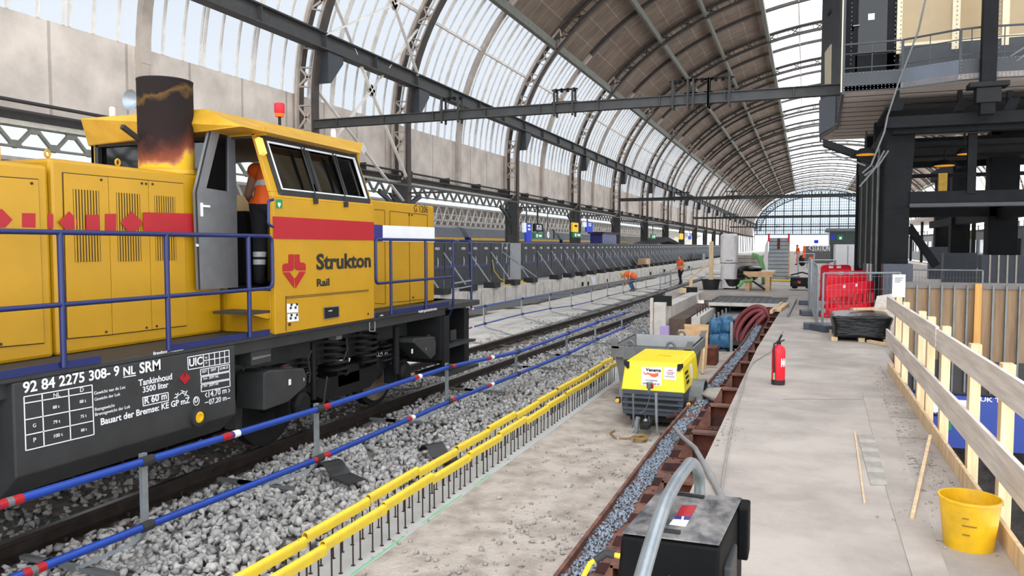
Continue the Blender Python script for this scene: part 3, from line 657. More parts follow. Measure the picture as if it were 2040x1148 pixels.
# thin timber strips and patched slots in the platform
b = MB(); a, c = P(1703, 862, z=0), P(1722, 1003, z=0); b.bar((a.x, a.y, .004), (c.x, c.y, .004), .012, .012); tag(b.build('timber_strip', m_wood), 'thin timber strip beside the slot filled with loose tiles in the platform', 'strip')
t0 = None
for k in range(5):
    a, c = P(1708, 868, z=0).lerp(P(1735, 968, z=0), k / 5), P(1708, 868, z=0).lerp(P(1735, 968, z=0), (k + 1) / 5)
    a2, c2 = P(1741, 868, z=0).lerp(P(1768, 968, z=0), k / 5), P(1741, 868, z=0).lerp(P(1768, 968, z=0), (k + 1) / 5)
    o = MB().prism([(a.x, a.y - .006, .001), (a2.x, a2.y - .006, .001), (c2.x, c2.y + .006, .001), (c.x, c.y + .006, .001)], (0, 0, .007)).build('floor_tile', m_conc2)
    tag(o, 'plain grey tile in the narrow tiled slot in the platform, left of the guardrail', 'tile', 'tiles in the platform slot')
o = MB().prism([P(u, v, z=.0) for u, v in ((1719, 788), (1758, 795), (1804, 918), (1835, 1000), (1891, 1148), (1917, 1210), (1834, 1210), (1817, 1148), (1768, 985))], (0, 0, .006)).build('edge_strip', m_conc); S(o)
b = MB()
for (p0, p1) in (((1765, 830), (1840, 836)), ((1780, 872), (1862, 876)), ((1800, 925), (1868, 928)), ((1850, 1075), (1968, 1096)), ((1560, 796), (1718, 797)), ((1766, 790), (1812, 792))):
    a, c = P(*p0, z=0), P(*p1, z=0); pts = [a.lerp(c, t) + Vector((0, random.uniform(-.02, .02), 0)) for t in np.linspace(0, 1, 7)]; b.tube([(q.x, q.y, 0) for q in pts], .004, 5)
S(b.build('floor_crack', M('crack_line', (112, 102, 94), .95)))
pp, rr = [], []
for t in RNG.uniform(0, 1, 420): c = P(1768, 760, z=0).lerp(P(1900, 1010, z=0), t); w = RNG.uniform(-.16, .05); pp.append((min(c.x + w, 1.02), c.y, .001)); rr.append(RNG.uniform(.003, .017))
tag(scatter('concrete_crumbs', m_conc2, np.array(pp), np.array(rr), (.9, 7, 0)), 'broken concrete crumbs in the rough band along the guardrail kick board', 'debris', kind='stuff')
# bucket
c = P(1908, 1062, z=0); r = T('bucket', 'round yellow plastic bucket standing on the platform beside the guardrail', 'bucket', (.87, 4.78, 0)); c = Vector((.87, 4.78, 0))
MB().lathe([(.0, .004), (.115, .004), (.122, 0), (.15, .26), (.156, .262), (.156, .275), (.146, .275), (.116, .012), (0, .012)], c, 32, cap=False).build('bucket_body', m_bucket, r, smooth=True)
b = MB(); b.tube([c + Vector((.155 * math.cos(a), .155 * math.sin(a), .265 - .03 * abs(math.sin(a)))) for a in np.linspace(-.3, 2.6, 16)], .003, 6); b.build('wire_handle', m_galv, r)
b = MB()
for i, (dz, n) in enumerate(((.19, 4), (.15, 9), (.1, 5))):
    for k in range(n):
        a = math.radians(-112 + k * 3.2); rr = .124 + .026 * dz / .26 + .0012; b.cb((c.x + rr * math.cos(a), c.y + rr * math.sin(a), dz), (.003, .006, .007), rz=a)
b.build('faint_print', M('faded_print', (140, 110, 40), .6), r)
# fire extinguisher
c = P(1550, 766, z=0); r = T('fire_extinguisher', 'red fire extinguisher standing alone on the concrete platform', 'fire extinguisher', c)
MB().lathe([(.0, .045), (.074, .045), (.077, .055), (.077, .40), (.07, .435), (.045, .46), (.024, .47), (.024, .49), (0, .49)], c, 28, cap=False).build('cylinder_body', m_redp, r, smooth=True)
MB().lathe([(.0, 0), (.077, 0), (.079, .06), (.0, .06)], c, 28, cap=False).build('base_ring', m_rubber, r)
b = MB(); b.cb(c + Vector((0, 0, .5)), (.05, .05, .035)); b.bar(c + Vector((0, 0, .52)), c + Vector((.03, .03, .59)), .02, .012); b.bar(c + Vector((0, 0, .505)), c + Vector((.06, .04, .53)), .02, .01); b.build('valve_handle', m_vblack, r)
b = MB(); b.tube([c + Vector(p) for p in ((-.02, -.01, .5), (-.05, -.04, .49), (-.055, -.065, .42), (-.05, -.078, .3), (-.045, -.08, .15))], .011, 8); b.build('discharge_hose', m_rubber, r, smooth=True)
MB().bx(c.x - .053, c.x - .035, c.y - .093, c.y - .075, .07, .15).build('nozzle_tip', m_spot, r)
b = MB()
for k in range(7):
    a = math.radians(-62 + 10 * k); b.cb(c + Vector((.0785 * math.cos(a), .0785 * math.sin(a), .27)), (.002, .012, .1 - .05 * (k % 2)), rz=a)
b.build('white_print', m_white, r)
# cables on the platform
b = MB(); pts = [P(u, v, z=.012) for u, v in ((1436, 982), (1443, 935), (1452, 880), (1465, 820), (1478, 780), (1486, 745), (1500, 722), (1536, 700), (1560, 660))]; b.tube(pts, .009, 7)
tag(b.build('cable', M('dusty_cable', (150, 142, 136), .8)), 'thin dusty cable running along the left edge of the platform', 'cable')
b = MB(); pts = [P(1343, 852, z=-.3), P(1360, 872, z=-.22), P(1385, 893, z=-.08), P(1400, 920, z=.03), P(1425, 965, z=.02), P(1437, 988, z=.02), P(1440, 1010, z=.02)]; b.tube(pts, .021, 10)
tag(b.build('grey_hose', M('grey_hose', (136, 136, 136), .6), smooth=True), 'thick grey hose from the rusty girder up over the platform edge to the black machine', 'hose')
# ================================================================ locomotive
XS, XH, XF = -4.9, -5.5, -7.88
LO = T('locomotive', 'yellow diesel shunting locomotive with red stripe and blue handrails standing on the left track', 'locomotive', (-6.4, 5, RT_Z))
def z1(x, y, X=XH + .014): return P(x * 560 / 1128, 150 + y * 560 / 1128, x=X)
def z2(x, y, X=XS + .004): return P(360 + x * 600 / 1276, 180 + y * 600 / 1276, x=X)
def z3(x, y, X): return P(x * 520 / 1199, 650 + y * 520 / 1199, x=X)
def z4(x, y, X): return P(440 + x * 560 / 1891, 620 + y * 560 / 1891, x=X)
def z5(x, y, X=XS + .004): return P(540 + x * 220 / 1403, 480 + y * 220 / 1403, x=X)
def decal(name, pts, mat, parent, th=.003, label=None):
    return MB().prism(pts, (th, 0, 0)).build(name, mat, parent, label)
def tx(body, a, b, mat, parent, h=None, off=0.): 
    w = b.y - a.y; return text(body, a, w, PLX, mat, parent, h, off)
# underframe and deck
b = MB(); b.bx(XF, XS - .02, -2, 10.3, .735, .78); b.bx(XF + .05, XS - .08, -2, 10.3, .62, .735); b.bx(XF + .5, XH + .05, 10.3, 11.45, .62, .78); b.bx(XF, XS - .02, 10.3, 11.45, .70, .78); b.bx(-7.3, -5.5, -2, 11.3, .2, .62); b.build('deck_frame', m_dkgrey, LO, bevel=.01)
for y0, y1 in ((-2, 4.25), (4.9, 6.2), (8.15, 10.28)): MB().bx(XS - .03, XS - .012, y0, y1, .775, .83).build('kick_strip', m_blue, LO)
# end platform corner step and headstock
b = MB(); b.bx(XS - .05, XS - .02, 10.12, 10.3, -.10, .62); b.bx(-7.85, -4.95, 10.06, 10.12, -.02, .62); b.build('step_side_plate', m_black, LO)
b = MB(); b.bx(-7.6, -5.15, 11.3, 11.42, -.28, .62); b.bx(-5.6, -5.12, 11.28, 11.46, -.28, .64); b.build('headstock', m_black, LO, bevel=.008)
b = MB(); b.bx(-5.5, -4.93, 10.3, 11.42, -.30, -.26); b.bx(-5.5, -4.95, 10.3, 11.35, .12, .15); b.build('step_tread', m_dkgrey, LO)
for x in (-5.55, -7.25): MB().lathe([(.09, 11.42), (.09, 11.8), (.22, 11.82), (.24, 11.9), (0, 11.9)], (x, 0, .45), 20, 'y').build('buffer', m_black, LO)
MB().bx(-5.13, -5.11, 10.75, 10.95, .18, .34).build('hole_rim', m_dkgrey, LO)
# fuel tank
ta, tb_ = P(25, 765, x=XS - .02).y, P(468, 690, x=XS - .02).y
tk = MB().prism([(XS - .02, ta, .735), (XS - .02, ta, .09), (XS - .2, ta, -.08), (XF + .2, ta, -.08), (XF, ta, .09), (XF, ta, .735)], (0, tb_ - ta, 0)).build('fuel_tank', m_dkgrey, LO, bevel=.012)
XT = XS - .018
def ttx(s, x0, y0, x1, y1, off=0., h=None): return tx(s, z3(x0, y0, XT), z3(x1, y1, XT), m_white, tk, h, off)
ttx('92 84 2275 308- 9', 106, 308, 548, 236, .02); ttx('NL', 567, 228, 622, 219, .02); ttx('SRM', 641, 217, 737, 205, .02)
ttx('Tankinhoud', 636, 276, 790, 250, .015); ttx('3500 liter', 656, 306, 774, 290, .015); ttx('R 60 m', 664, 358, 766, 340, .02)
ttx('Bauart der Bremse: KE GP mZ', 463, 455, 872, 366, .02); ttx('D', 894, 352, 910, 348, .02); ttx('14.70 m', 958, 327, 1040, 312, .01); ttx('07.20 m', 960, 361, 1040, 344, .01)
ttx('Gewicht van de Loc', 432, 316, 576, 291); ttx('Gewicht der Lok', 434, 344, 552, 322); ttx('Remgewicht', 436, 391, 527, 372); ttx('Bremsgewicht der Lok', 437, 414, 598, 381)
ttx('UIC', 869, 186, 930, 178, .02); ttx('NL', 942, 150, 953, 148); ttx('D', 945, 173, 951, 172)
ttx('NL', 246, 328, 276, 324); ttx('D', 368, 303, 384, 300); ttx('88 t', 243, 381, 273, 376); ttx('88 t', 366, 355, 395, 350); ttx('79 t', 245, 450, 276, 443); ttx('75 t', 370, 423, 397, 417); ttx('100 t', 248, 514, 288, 507); ttx('88 t', 372, 486, 399, 481); ttx('G', 151, 466, 165, 463); ttx('P', 154, 534, 166, 531)
ttx('REV', 929, 216, 950, 213); ttx('SRM', 968, 209, 991, 206); ttx('23.08.23', 1008, 202, 1047, 196); ttx('1. Verl.', 925, 249, 953, 245); ttx('SRM bis', 960, 244, 1003, 238); ttx('2. Verl.', 925, 283, 953, 279); ttx('SRM bis', 960, 278, 1003, 272)
def lines(segs, w, mat, parent, f):
    b = MB()
    for x0, y0, x1, y1 in segs:
        p, q = f(x0, y0), f(x1, y1); b.bar(p, q, .003, w, up=(0, (q - p).z, -(q - p).y))
    return b.build('ruled_lines', mat, parent)
f3 = lambda x, y: z3(x, y, XT)
lines([(110, 325, 423, 270), (112, 355, 425, 302), (116, 431, 428, 370), (117, 502, 430, 435), (119, 572, 432, 498), (110, 325, 119, 572), (193, 311, 203, 552), (315, 290, 325, 522), (423, 270, 432, 498),
       (656, 328, 772, 305), (658, 367, 774, 342), (656, 328, 658, 367), (772, 305, 774, 342), (567, 235, 624, 226), (862, 143, 1052, 110), (865, 200, 1054, 168), (862, 143, 865, 200), (1052, 110, 1054, 168), (934, 130, 936, 188), (960, 126, 962, 183), (985, 122, 987, 179), (1008, 118, 1010, 175), (1031, 114, 1033, 171), (936, 159, 1053, 138),
       (921, 200, 1054, 176), (922, 230, 1055, 205), (923, 235, 1055, 210), (924, 265, 1056, 241), (924, 271, 1056, 246), (925, 302, 1057, 276), (921, 200, 922, 230), (923, 235, 924, 265), (924, 271, 925, 302), (1054, 176, 1055, 205), (1055, 210, 1056, 241), (1056, 246, 1057, 276), (957, 194, 958, 224), (1003, 186, 1004, 215),
       (942, 352, 956, 349), (1044, 333, 1057, 330), (800, 332, 845, 300), (805, 312, 822, 318), (812, 333, 818, 306), (840, 308, 867, 322), (848, 322, 860, 296), (832, 296, 856, 304), (943, 318, 950, 306), (943, 318, 953, 327), (1049, 288, 1056, 296), (1049, 304, 1056, 296)], .007, m_white, tk, f3)
c = z3(902, 344, XT); b = MB(); b.tube([c + Vector((0, .034 * math.cos(a), .038 * math.sin(a))) for a in np.linspace(0, 2 * math.pi, 25)[:-1]], .003, 5, True); b.build('ruled_ring', m_white, tk)
decal('hazard_diamond', [z3(822, 238, XT), z3(848, 268, XT), z3(875, 236, XT), z3(847, 207, XT)], m_red, tk, label='red fuel hazard diamond'); text('3', z3(843, 232, XT + .004), .02, PLX, m_vblack, tk)
c = z3(906, 417, XT); b = MB(); b.lathe([(.085, 0), (.085, .03), (.055, .035), (.05, .0)], c, 24, 'x'); b.build('filler_rim', m_rubber, tk, smooth=True)
b = MB(); b.lathe([(.0, .0), (.05, 0), (.05, .028), (.03, .032), (.028, .02), (0, .02)], c, 24, 'x', cap=False); b.build('filler_cap', m_bucket, tk, 'yellow filler cap', smooth=True)
for s, x0, y0, x1, y1 in (('Brandstof / Kraftstoff', 705, 133, 843, 112), ('er / Olwanne', 0, 238, 122, 220)): tx(s, z3(x0, y0, XS - .016), z3(x1, y1, XS - .016), m_white, LO)
# ---- bogie
bg_ = MB()
for y in (7.09, 9.45):
    for xc in (-5.69, -7.12): pass
def wheelset(y):
    b = MB()
    for xc, s in ((-5.73, 1), (-7.09, -1)):
        b.lathe([(.1, -.07), (.36, -.05), (.42, -.07), (.5, -.07), (.5, .06), (.43, .06), (.36, .02), (.14, .03), (.12, .1), (.0, .1)], (xc, y, RT_Z + .5), 36, 'x')
    b.lathe([(.09, -7.0), (.09, -5.8)], (0, y, RT_Z + .5), 16, 'x'); w = b.build('wheelset', m_black, LO, smooth=True)
    if y < 9: return
    b = MB(); b.lathe([(.3, .064), (.43, .064), (.43, .07), (.3, .07)], (-5.73, y, RT_Z + .5), 36, 'x'); b.build('wheel_ring', m_sleeper, w, 'pale worn ring on the wheel face')
def bogie(yc):
    b = MB(); XB = -5.35
    for xb in (XB, -7.4):
        b.prism([(xb, yc - 1.75, .32), (xb, yc - 1.2, .34), (xb, yc - .55, .06), (xb, yc + .55, .06), (xb, yc + 1.2, .34), (xb, yc + 1.75, .32), (xb, yc + 1.75, .12), (xb, yc + 1.15, .1), (xb, yc + .5, -.22), (xb, yc - .5, -.22), (xb, yc - 1.15, .1), (xb, yc - 1.75, .12)], (-.12, 0, 0))
    b.bx(-7.4, XB, yc - .25, yc + .25, -.1, .15); b.build('bogie_frame', m_black, LO, bevel=.01)
    for y in (yc - 1.18, yc + 1.18):
        b = MB(); b.bx(XB - .1, XB + .1, y - .16, y + .16, -.26, .05); b.lathe([(.14, 0), (.14, .06), (.1, .09), (0, .09)], (XB + .1, y, RT_Z + .5), 18, 'x'); b.build('axle_box', m_black, LO, bevel=.01)
        for s in (-1, 1):
            b = MB(); yy = y + s * .32; b.tube([(XB + .1 * math.cos(t), yy + .1 * math.sin(t), .05 + .3 * t / 30) for t in np.linspace(0, 30, 70)], .018, 6); b.build('coil_spring', m_black, LO)
    for s in (-.35, .35):
        b = MB(); b.tube([(XB + .05 + .13 * math.cos(t), yc + s + .13 * math.sin(t), .1 + .44 * t / 36) for t in np.linspace(0, 36, 90)], .022, 6); b.build('coil_spring', m_black, LO)
    MB().tube([(XB + .14, yc + .95, -.1), (XB + .14, yc + .95, .55)], .045, 10).build('damper', m_black, LO); MB().tube([(XB + .14, yc - .95, -.1), (XB + .14, yc - .95, .55)], .03, 10).build('damper', m_black, LO)
    for y in (yc - .62, yc + .62, yc + 1.72, yc - 1.72): MB().prism([(-5.62, y - .05, -.3), (-5.62, y + .05, -.35), (-5.62, y + .07, 0), (-5.62, y - .07, 0)], (-.14, 0, 0)).build('brake_gear', m_dkgrey, LO)
wheelset(7.09); wheelset(9.45); bogie(8.27); wheelset(-.1); bogie(1.0); wheelset(2.2)
# sand boxes with filler lids
def sandbox(px, lid, num, npx):
    q = [z4(x, y, XS - .06) for x, y in px]; b = MB(); b.prism(q, (-.34, 0, 0)); s = b.build('sand_box', m_dkgrey, LO, bevel=.012)
    c = z4(*lid, XS - .2); b = MB(); b.lathe([(.07, -.02), (.07, .03), (.05, .045), (0, .045)], c, 18); b.bar(c + Vector((0, -.05, .055)), c + Vector((0, .05, .055)), .02, .02); b.build('filler_lid', m_rustdk, s)
    text(num, z4(*npx, XS - .055), .018, PLX, m_white, s); p = z4(npx[0] - 92, npx[1] + 8, XS - .055); MB().bx(p.x, p.x + .003, p.y - .02, p.y + .02, p.z - .03, p.z + .03).build('small_label', m_white, s)
sandbox([(290, 668), (290, 420), (330, 400), (560, 385), (580, 440), (575, 505), (455, 612), (300, 668)], (437, 400), '5', (555, 470))
sandbox([(1305, 185), (1440, 172), (1449, 215), (1446, 292), (1415, 325), (1300, 215)], (1395, 190), '7', (1378, 262))
for s, x0, y0, x1, y1 in (('AS 3', 578, 425, 628, 417), ('AS 4', 1100, 300, 1140, 292)): text(s, z4(x0, y0, -5.32), z4(x1, y1, -5.32).y - z4(x0, y0, -5.32).y, PLX, m_white, LO)
lines([(1043, 300, 1062, 275), (1062, 275, 1062, 305), (1043, 303, 1085, 302), (1085, 302, 1085, 272), (1085, 272, 1072, 290)], .006, m_white, LO, lambda x, y: z4(x, y, -5.32))
b = MB(); p, q = z4(208, 372, XS - .1), z4(338, 200, XS - .1); b.bx(XS - .3, XS - .1, p.y, q.y, p.z, q.z); bx_ = b.build('junction_box', m_dkgrey, LO, bevel=.01)
p, q = z4(212, 330, XS - .098), z4(335, 290, XS - .098); decal('tape_patch', [p, z4(335, 300, XS - .098), q, z4(212, 312, XS - .098)], m_alu, bx_)
b = MB()
for x in (243, 275, 306): c = z4(x, 236, XS - .1); b.lathe([(.008, 0), (.008, .006), (0, .006)], c, 8, 'x')
b.build('white_dots', m_white, bx_)
p = z4(777, 195, XS - .2); q = z4(814, 137, XS - .2); MB().bx(XS - .3, XS - .2, p.y, q.y, p.z, q.z).build('pale_box', m_alu, LO, 'pale grey box under the cab')
b = MB()
for pts in (((150, 285), (162, 330), (160, 380), (145, 400)), ((610, 265), (585, 310), (600, 420), (595, 480)), ((845, 180), (850, 260), (820, 340), (770, 335)), ((715, 440), (700, 540), (690, 640)), ((1140, 520), (1200, 530), (1340, 515), (1360, 460))): b.tube([z4(x, y, XS - .22) for x, y in pts], .012, 6)
b.build('hose_line', m_rubber, LO)
MB().bx(XS - .3, XS - .12, z4(1480, 0, XS - .12).y, z4(1520, 0, XS - .12).y, .05, .42).build('lamp_box', m_dkgrey, LO, bevel=.01)
b = MB(); b.tube(arcpts([z4(1000, 75, XS - .02), z4(1000, 135, XS - .02), z4(1036, 135, XS - .02), z4(1036, 70, XS - .02)], .01), .008, 6); b.build('foot_loop', m_alu, LO)
# ---- long hood with louvred doors
ys0 = z1(190, 600).y
b = MB(); b.bx(-7.3, XH, ys0 + .05, 6.2, .78, 2.335); hd = b.build('engine_hood', m_yel, LO, bevel=.03)
b = MB(); b.bx(-7.3, XH + .02, -1.8, ys0 + .02, .78, 2.27); hd2 = b.build('cooler_hood', m_yel, LO, bevel=.03)
b = MB(); b.prism([(-5.75, -1.5, 2.27), (-5.75, ys0 - .15, 2.27), (-5.75, ys0 - .15, 2.42), (-5.85, ys0 - .4, 2.60), (-5.85, -1.2, 2.60)], (-1.3, 0, 0)); b.build('air_intake_cowl', m_yellit, LO, bevel=.02)
m_gap = M('panel_gap', (60, 44, 20), .8)
def hdoor(name, q, par, grille=None, locks=(), X=XH):
    pts = [P(x * 560 / 1128, 150 + y * 560 / 1128, x=X + .001) for x, y in q]
    decal('door_gap', [p + Vector((0, dy, dz)) for p, (dy, dz) in zip(pts, ((-.008, .008), (.008, .008), (.008, -.008), (-.008, -.008)))], m_gap, par, .002)
    pts = [p + Vector((.001, 0, 0)) for p in pts]; d = MB().prism(pts, (.012, 0, 0)).build(name, m_yel, par, bevel=.003)
    if grille:
        (xa, ya, xb, yb) = grille; X2 = X + .0145; a, c = P(xa * 560 / 1128, 150 + ya * 560 / 1128, x=X2), P(xb * 560 / 1128, 150 + yb * 560 / 1128, x=X2)
        MB().bx(X2 - .002, X2, a.y, c.y, c.z, a.z).build('louvre_recess', m_gap, d); b = MB(); n = 9
        for k in range(n):
            y = a.y + (c.y - a.y) * (k + .5) / n; b.bx(X2, X2 + .004, y - .009, y + .004, c.z, a.z)
        b.build('louvre_slats', m_yel, d)
    b = MB()
    for x, y in locks: b.lathe([(.011, 0), (.011, .008), (0, .008)], P(x * 560 / 1128, 150 + y * 560 / 1128, x=X + .013), 10, 'x')
    if locks: b.build('door_lock', m_gap, d)
hdoor('hood_door', [(252, 393), (429, 409), (447, 1040), (270, 1056)], hd, (292, 456, 405, 748), ((405, 420), (425, 1030)))
hdoor('hood_door', [(431, 409), (590, 423), (606, 1021), (449, 1039)], hd, (466, 470, 568, 746), ((568, 434), (585, 436), (587, 1013)))
hdoor('hood_door', [(592, 424), (732, 436), (746, 1004), (608, 1020)], hd, (619, 482, 708, 743), ((611, 437), (628, 1007)))
hdoor('hood_door', [(-60, 405), (150, 420), (174, 1074), (-60, 1095)], hd2, None, ((126, 434), (2, 1080)), X=XH + .02)
def rd(pts, X=XH + .016, lab=None): decal('stripe_piece', [P(x * 560 / 1128, 150 + y * 560 / 1128, x=X) for x, y in pts], m_red, LO, .002)
rd([(-30, 540), (8, 537), (50, 580), (20, 612), (-30, 612)], XH + .034); rd([(88, 610), (88, 553), (142, 554), (142, 612)], XH + .034)
rd([(191, 616), (191, 557), (213, 557), (213, 616)]); rd([(235, 590), (277, 546), (318, 590), (292, 620), (262, 619)]); rd([(345, 622), (345, 560), (399, 560), (399, 622)], XH + .029)
rd([(421, 624), (421, 556), (466, 556), (466, 624)]); rd([(484, 592), (528, 546), (575, 592), (543, 626), (512, 625)], XH + .029); rd([(575, 626), (575, 550), (771, 556), (775, 648), (620, 644), (620, 627)], XH + .029)
for u, v in ((190, 315), (472, 350), (716, 370)):
    c = z1(u, v, XH - .1); MB().tube([c + Vector((0, .022 * math.cos(a), .028 * math.sin(a))) for a in np.linspace(0, 2 * math.pi, 14)[:-1]], .009, 6, True).build('lifting_eye', m_yel, LO)
# exhaust stack
c = P(333, 349, z=2.335); rr = 47.5 / FPX * (c - Vector((0, 0, EYE))).length * .985; zt = P(333, 163, x=c.x).z
m_stack = bpy.data.materials.new('burnt_stack'); m_stack.use_nodes = True; nt = m_stack.node_tree; N = nt.nodes; Lk = nt.links; bs = N['Principled BSDF']; bs.inputs['Roughness'].default_value = .85; bs.inputs['Specular IOR Level'].default_value = .15
tc = N.new('ShaderNodeTexCoord'); sx = N.new('ShaderNodeSeparateXYZ'); nz = N.new('ShaderNodeTexNoise'); nz.inputs['Scale'].default_value = 4.5; nz.inputs['Detail'].default_value = 6
Lk.new(tc.outputs['Object'], nz.inputs[0]); Lk.new(tc.outputs['Generated'], sx.inputs[0]); ma = N.new('ShaderNodeMath'); ma.operation = 'MULTIPLY_ADD'; ma.inputs[1].default_value = .42; Lk.new(nz.outputs[0], ma.inputs[0]); Lk.new(sx.outputs[2], ma.inputs[2])
m2 = N.new('ShaderNodeMath'); m2.operation = 'MULTIPLY_ADD'; m2.inputs[1].default_value = -.26; Lk.new(sx.outputs[1], m2.inputs[0]); Lk.new(ma.outputs[0], m2.inputs[2])
rp = N.new('ShaderNodeValToRGB'); E_ = rp.color_ramp.elements; E_[0].position = .0; E_[0].color = (*lin((206, 160, 40)), 1); E_[1].position = 1.0; E_[1].color = (*lin((34, 27, 26)), 1)
for p_, cc in ((.23, (208, 164, 42)), (.27, (168, 110, 76)), (.31, (128, 70, 48)), (.44, (80, 44, 34)), (.55, (40, 29, 28)), (.9, (34, 27, 26)), (.955, (92, 68, 36))): e = E_.new(p_); e.color = (*lin(cc), 1)
Lk.new(m2.outputs[0], rp.inputs[0]); Lk.new(rp.outputs[0], bs.inputs['Base Color'])
b = MB(); b.lathe([(rr, 2.36), (rr, zt), (rr - .012, zt), (rr - .012, 2.5)], (c.x, c.y, 0), 40, cap=False); st = b.build('exhaust_stack', m_stack, LO, smooth=True)
b = MB(); b.lathe([(rr + .03, 2.335), (rr + .03, 2.37), (rr, 2.385)], (c.x, c.y, 0), 40, cap=False); b.build('stack_flange', m_yellit, st)
b = MB(); b.lathe([(rr + .003, zt - .012), (rr + .003, zt), (rr - .014, zt)], (c.x, c.y, 0), 40, cap=False); b.bx(c.x + .06, c.x + .075, c.y + .12, c.y + .15, zt, zt + .03); b.build('stack_rim', m_vblack, st)
# ---- cab
def C(y, z, o=0.): return Vector((XS - max(0, z - 2.13) * .33 + o, y, z))
YA, YB, CF_ = P(547, 560, x=XS).y, P(745, 560, x=XS).y, -7.3
cabw = MB(); cabw.bx(XS - .05, XS, YA, YB, .77, 2.13)
def wallbar(y0, y1, y2, y3, z0, z1_): cabw.prism([C(y0, z0), C(y1, z0), C(y3, z1_), C(y2, z1_)], (-.05, 0, 0))
wl, wr, wb, wt = P(557, 385, x=XS - .02).y, P(734, 400, x=XS - .02).y, 2.185, 2.73
wallbar(YA, YB, YA, YB, 2.13, wb); wallbar(YA, wl, YA, wl - .02, wb, wt); wallbar(wr, YB, wr - .02, YB - .04, wb, wt); wallbar(YA, YB, YA, YB - .04, wt, 2.80)
# rear wall with door opening; front wall; far wall; floor
cabw.bx(CF_, XH - .02, YA, YA + .05, .78, 2.36); cabw.bx(CF_, CF_ + .12, YA, YA + .05, 2.36, 2.8); cabw.bx(-6.3, -6.2, YA, YA + .05, 2.36, 2.8); cabw.bx(XH - .1, XH - .02, YA, YA + .05, 2.3, 2.8); cabw.bx(CF_, XS - .1, YA, YA + .05, 2.74, 2.82); cabw.bx(XH - .02, XS - .05, YA, YA + .05, .78, 1.2)
cabw.bx(CF_, XS - .05, YB - .05, YB, .78, 2.3); cabw.bx(CF_, CF_ + .1, YB - .05, YB, 2.3, 2.8); cabw.bx(XS - .3, XS - .18, YB - .05, YB, 2.3, 2.8); cabw.bx(-6.2, -6.05, YB - .05, YB, 2.3, 2.8)
cabw.bx(CF_, CF_ + .05, YA, YB, .78, 2.1); cabw.bx(CF_, CF_ + .05, YA, YA + .2, 2.1, 2.8); cabw.bx(CF_, CF_ + .05, YB - .2, YB, 2.1, 2.8)
cb_ = cabw.build('cab', m_yel, LO, bevel=.006)
MB().bx(CF_ + .05, XS - .05, YA + .05, YB - .05, 1.14, 1.2).build('cab_floor', m_vblack, LO)
b = MB(); b.bx(CF_ + .05, XS - .055, YA + .05, YA + .07, 1.2, 1.6) if 0 else None
b.bx(-6.6, -6.0, YA + .9, YA + 1.3, 1.2, 2.05); b.bx(-5.6, -5.25, YB - .6, YB - .3, 1.2, 1.75); b.bx(-5.62, -5.55, YB - .62, YB - .28, 1.75, 2.35); b.build('control_desk', m_vblack, LO, bevel=.03)
# roof with sloping visors
yF = P(720, 277, x=-5.45).y
b = MB(); top = [(-5.5, 6.02, 2.985), (-5.42, yF, 2.985), (-7.1, yF, 2.985), (-7.3, YA - .1, 2.985), (-7.12, 6.0, 2.985)]
low = [(-4.92, P(482, 253, x=-4.92).y, 2.76), (-4.92, P(719, 301, x=-4.92).y, 2.74), (CF_ - .1, YB + .02, 2.74), (CF_ - .1, YA + .1, 2.74), (-7.28, YA - .05, 2.73)]
b.add(top + low, [(0, 1, 2, 3, 4), (9, 8, 7, 6, 5), (0, 5, 6, 1), (1, 6, 7, 2), (2, 7, 8, 3), (3, 8, 9, 4), (4, 9, 5, 0)]); b.build('cab_roof', m_yellit, LO, bevel=.012)
b = MB(); b.bx(CF_ + .05, -5.1, YA + .02, YB - .06, 2.72, 2.755); b.build('cab_ceiling', m_dkgrey, LO)
# big side window: pane, dark gasket, chrome inner line, dividers, wipers
b = MB(); b.prism([C(wl, wb, -.03), C(wr, wb, -.03), C(wr - .02, wt, -.03), C(wl - .02, wt, -.03)], (-.008, 0, 0)); wn = b.build('side_window', m_glass_cab, LO)
def loop(yl, yr, zb, zt_, r, w, o): 
    q = [C(yl, zb, o), C(yr, zb, o), C(yr - .02, zt_, o), C(yl - .02, zt_, o)]; b = MB()
    for i in range(4): b.bar(q[i], q[(i + 1) % 4] + (q[(i + 1) % 4] - q[i]).normalized() * w * .4, .02, w, up=(0, (q[(i + 1) % 4] - q[i]).z, -(q[(i + 1) % 4] - q[i]).y))
    return b
loop(wl, wr, wb, wt, 0, .06, .0).build('window_gasket', m_rubber, wn); loop(wl + .04, wr - .04, wb + .035, wt - .035, 0, .018, .006).build('window_trim_strip', m_white, wn)
for t, w in ((.42, .05), (.73, .03)):
    ya = wl + (wr - wl) * t; MB().bar(C(ya, wb, .0), C(ya - .03, wt, .0), .025, w, up=(0, 1, 0)).build('window_divider', m_rubber, wn)
for (x0, y0), (x1, y1) in (((572, 470), (507, 232)), ((700, 484), (642, 262))):
    p, q = z2(x0, y0, XS + .02), z2(x1, y1, XS - .14); b = MB(); b.tube([p, p + Vector((0, 0, .07)), q], .008, 6); b.cb(p, (.05, .03, .06)); b.bar(p.lerp(q, .3) + Vector((.012, .02, 0)), q + Vector((.012, .04, -.03)), .012, .02); b.build('window_wiper', m_rubber, LO)
b = MB(); p, q = z2(330, 205, XS - .17), z2(350, 270, XS - .1); b.bar(p, q, .05, .06, up=(0, 1, 0)); mk = b.build('marker_lamp', emit('warm_lamp', (255, 190, 90), .8), LO, 'lit amber marker lamp')
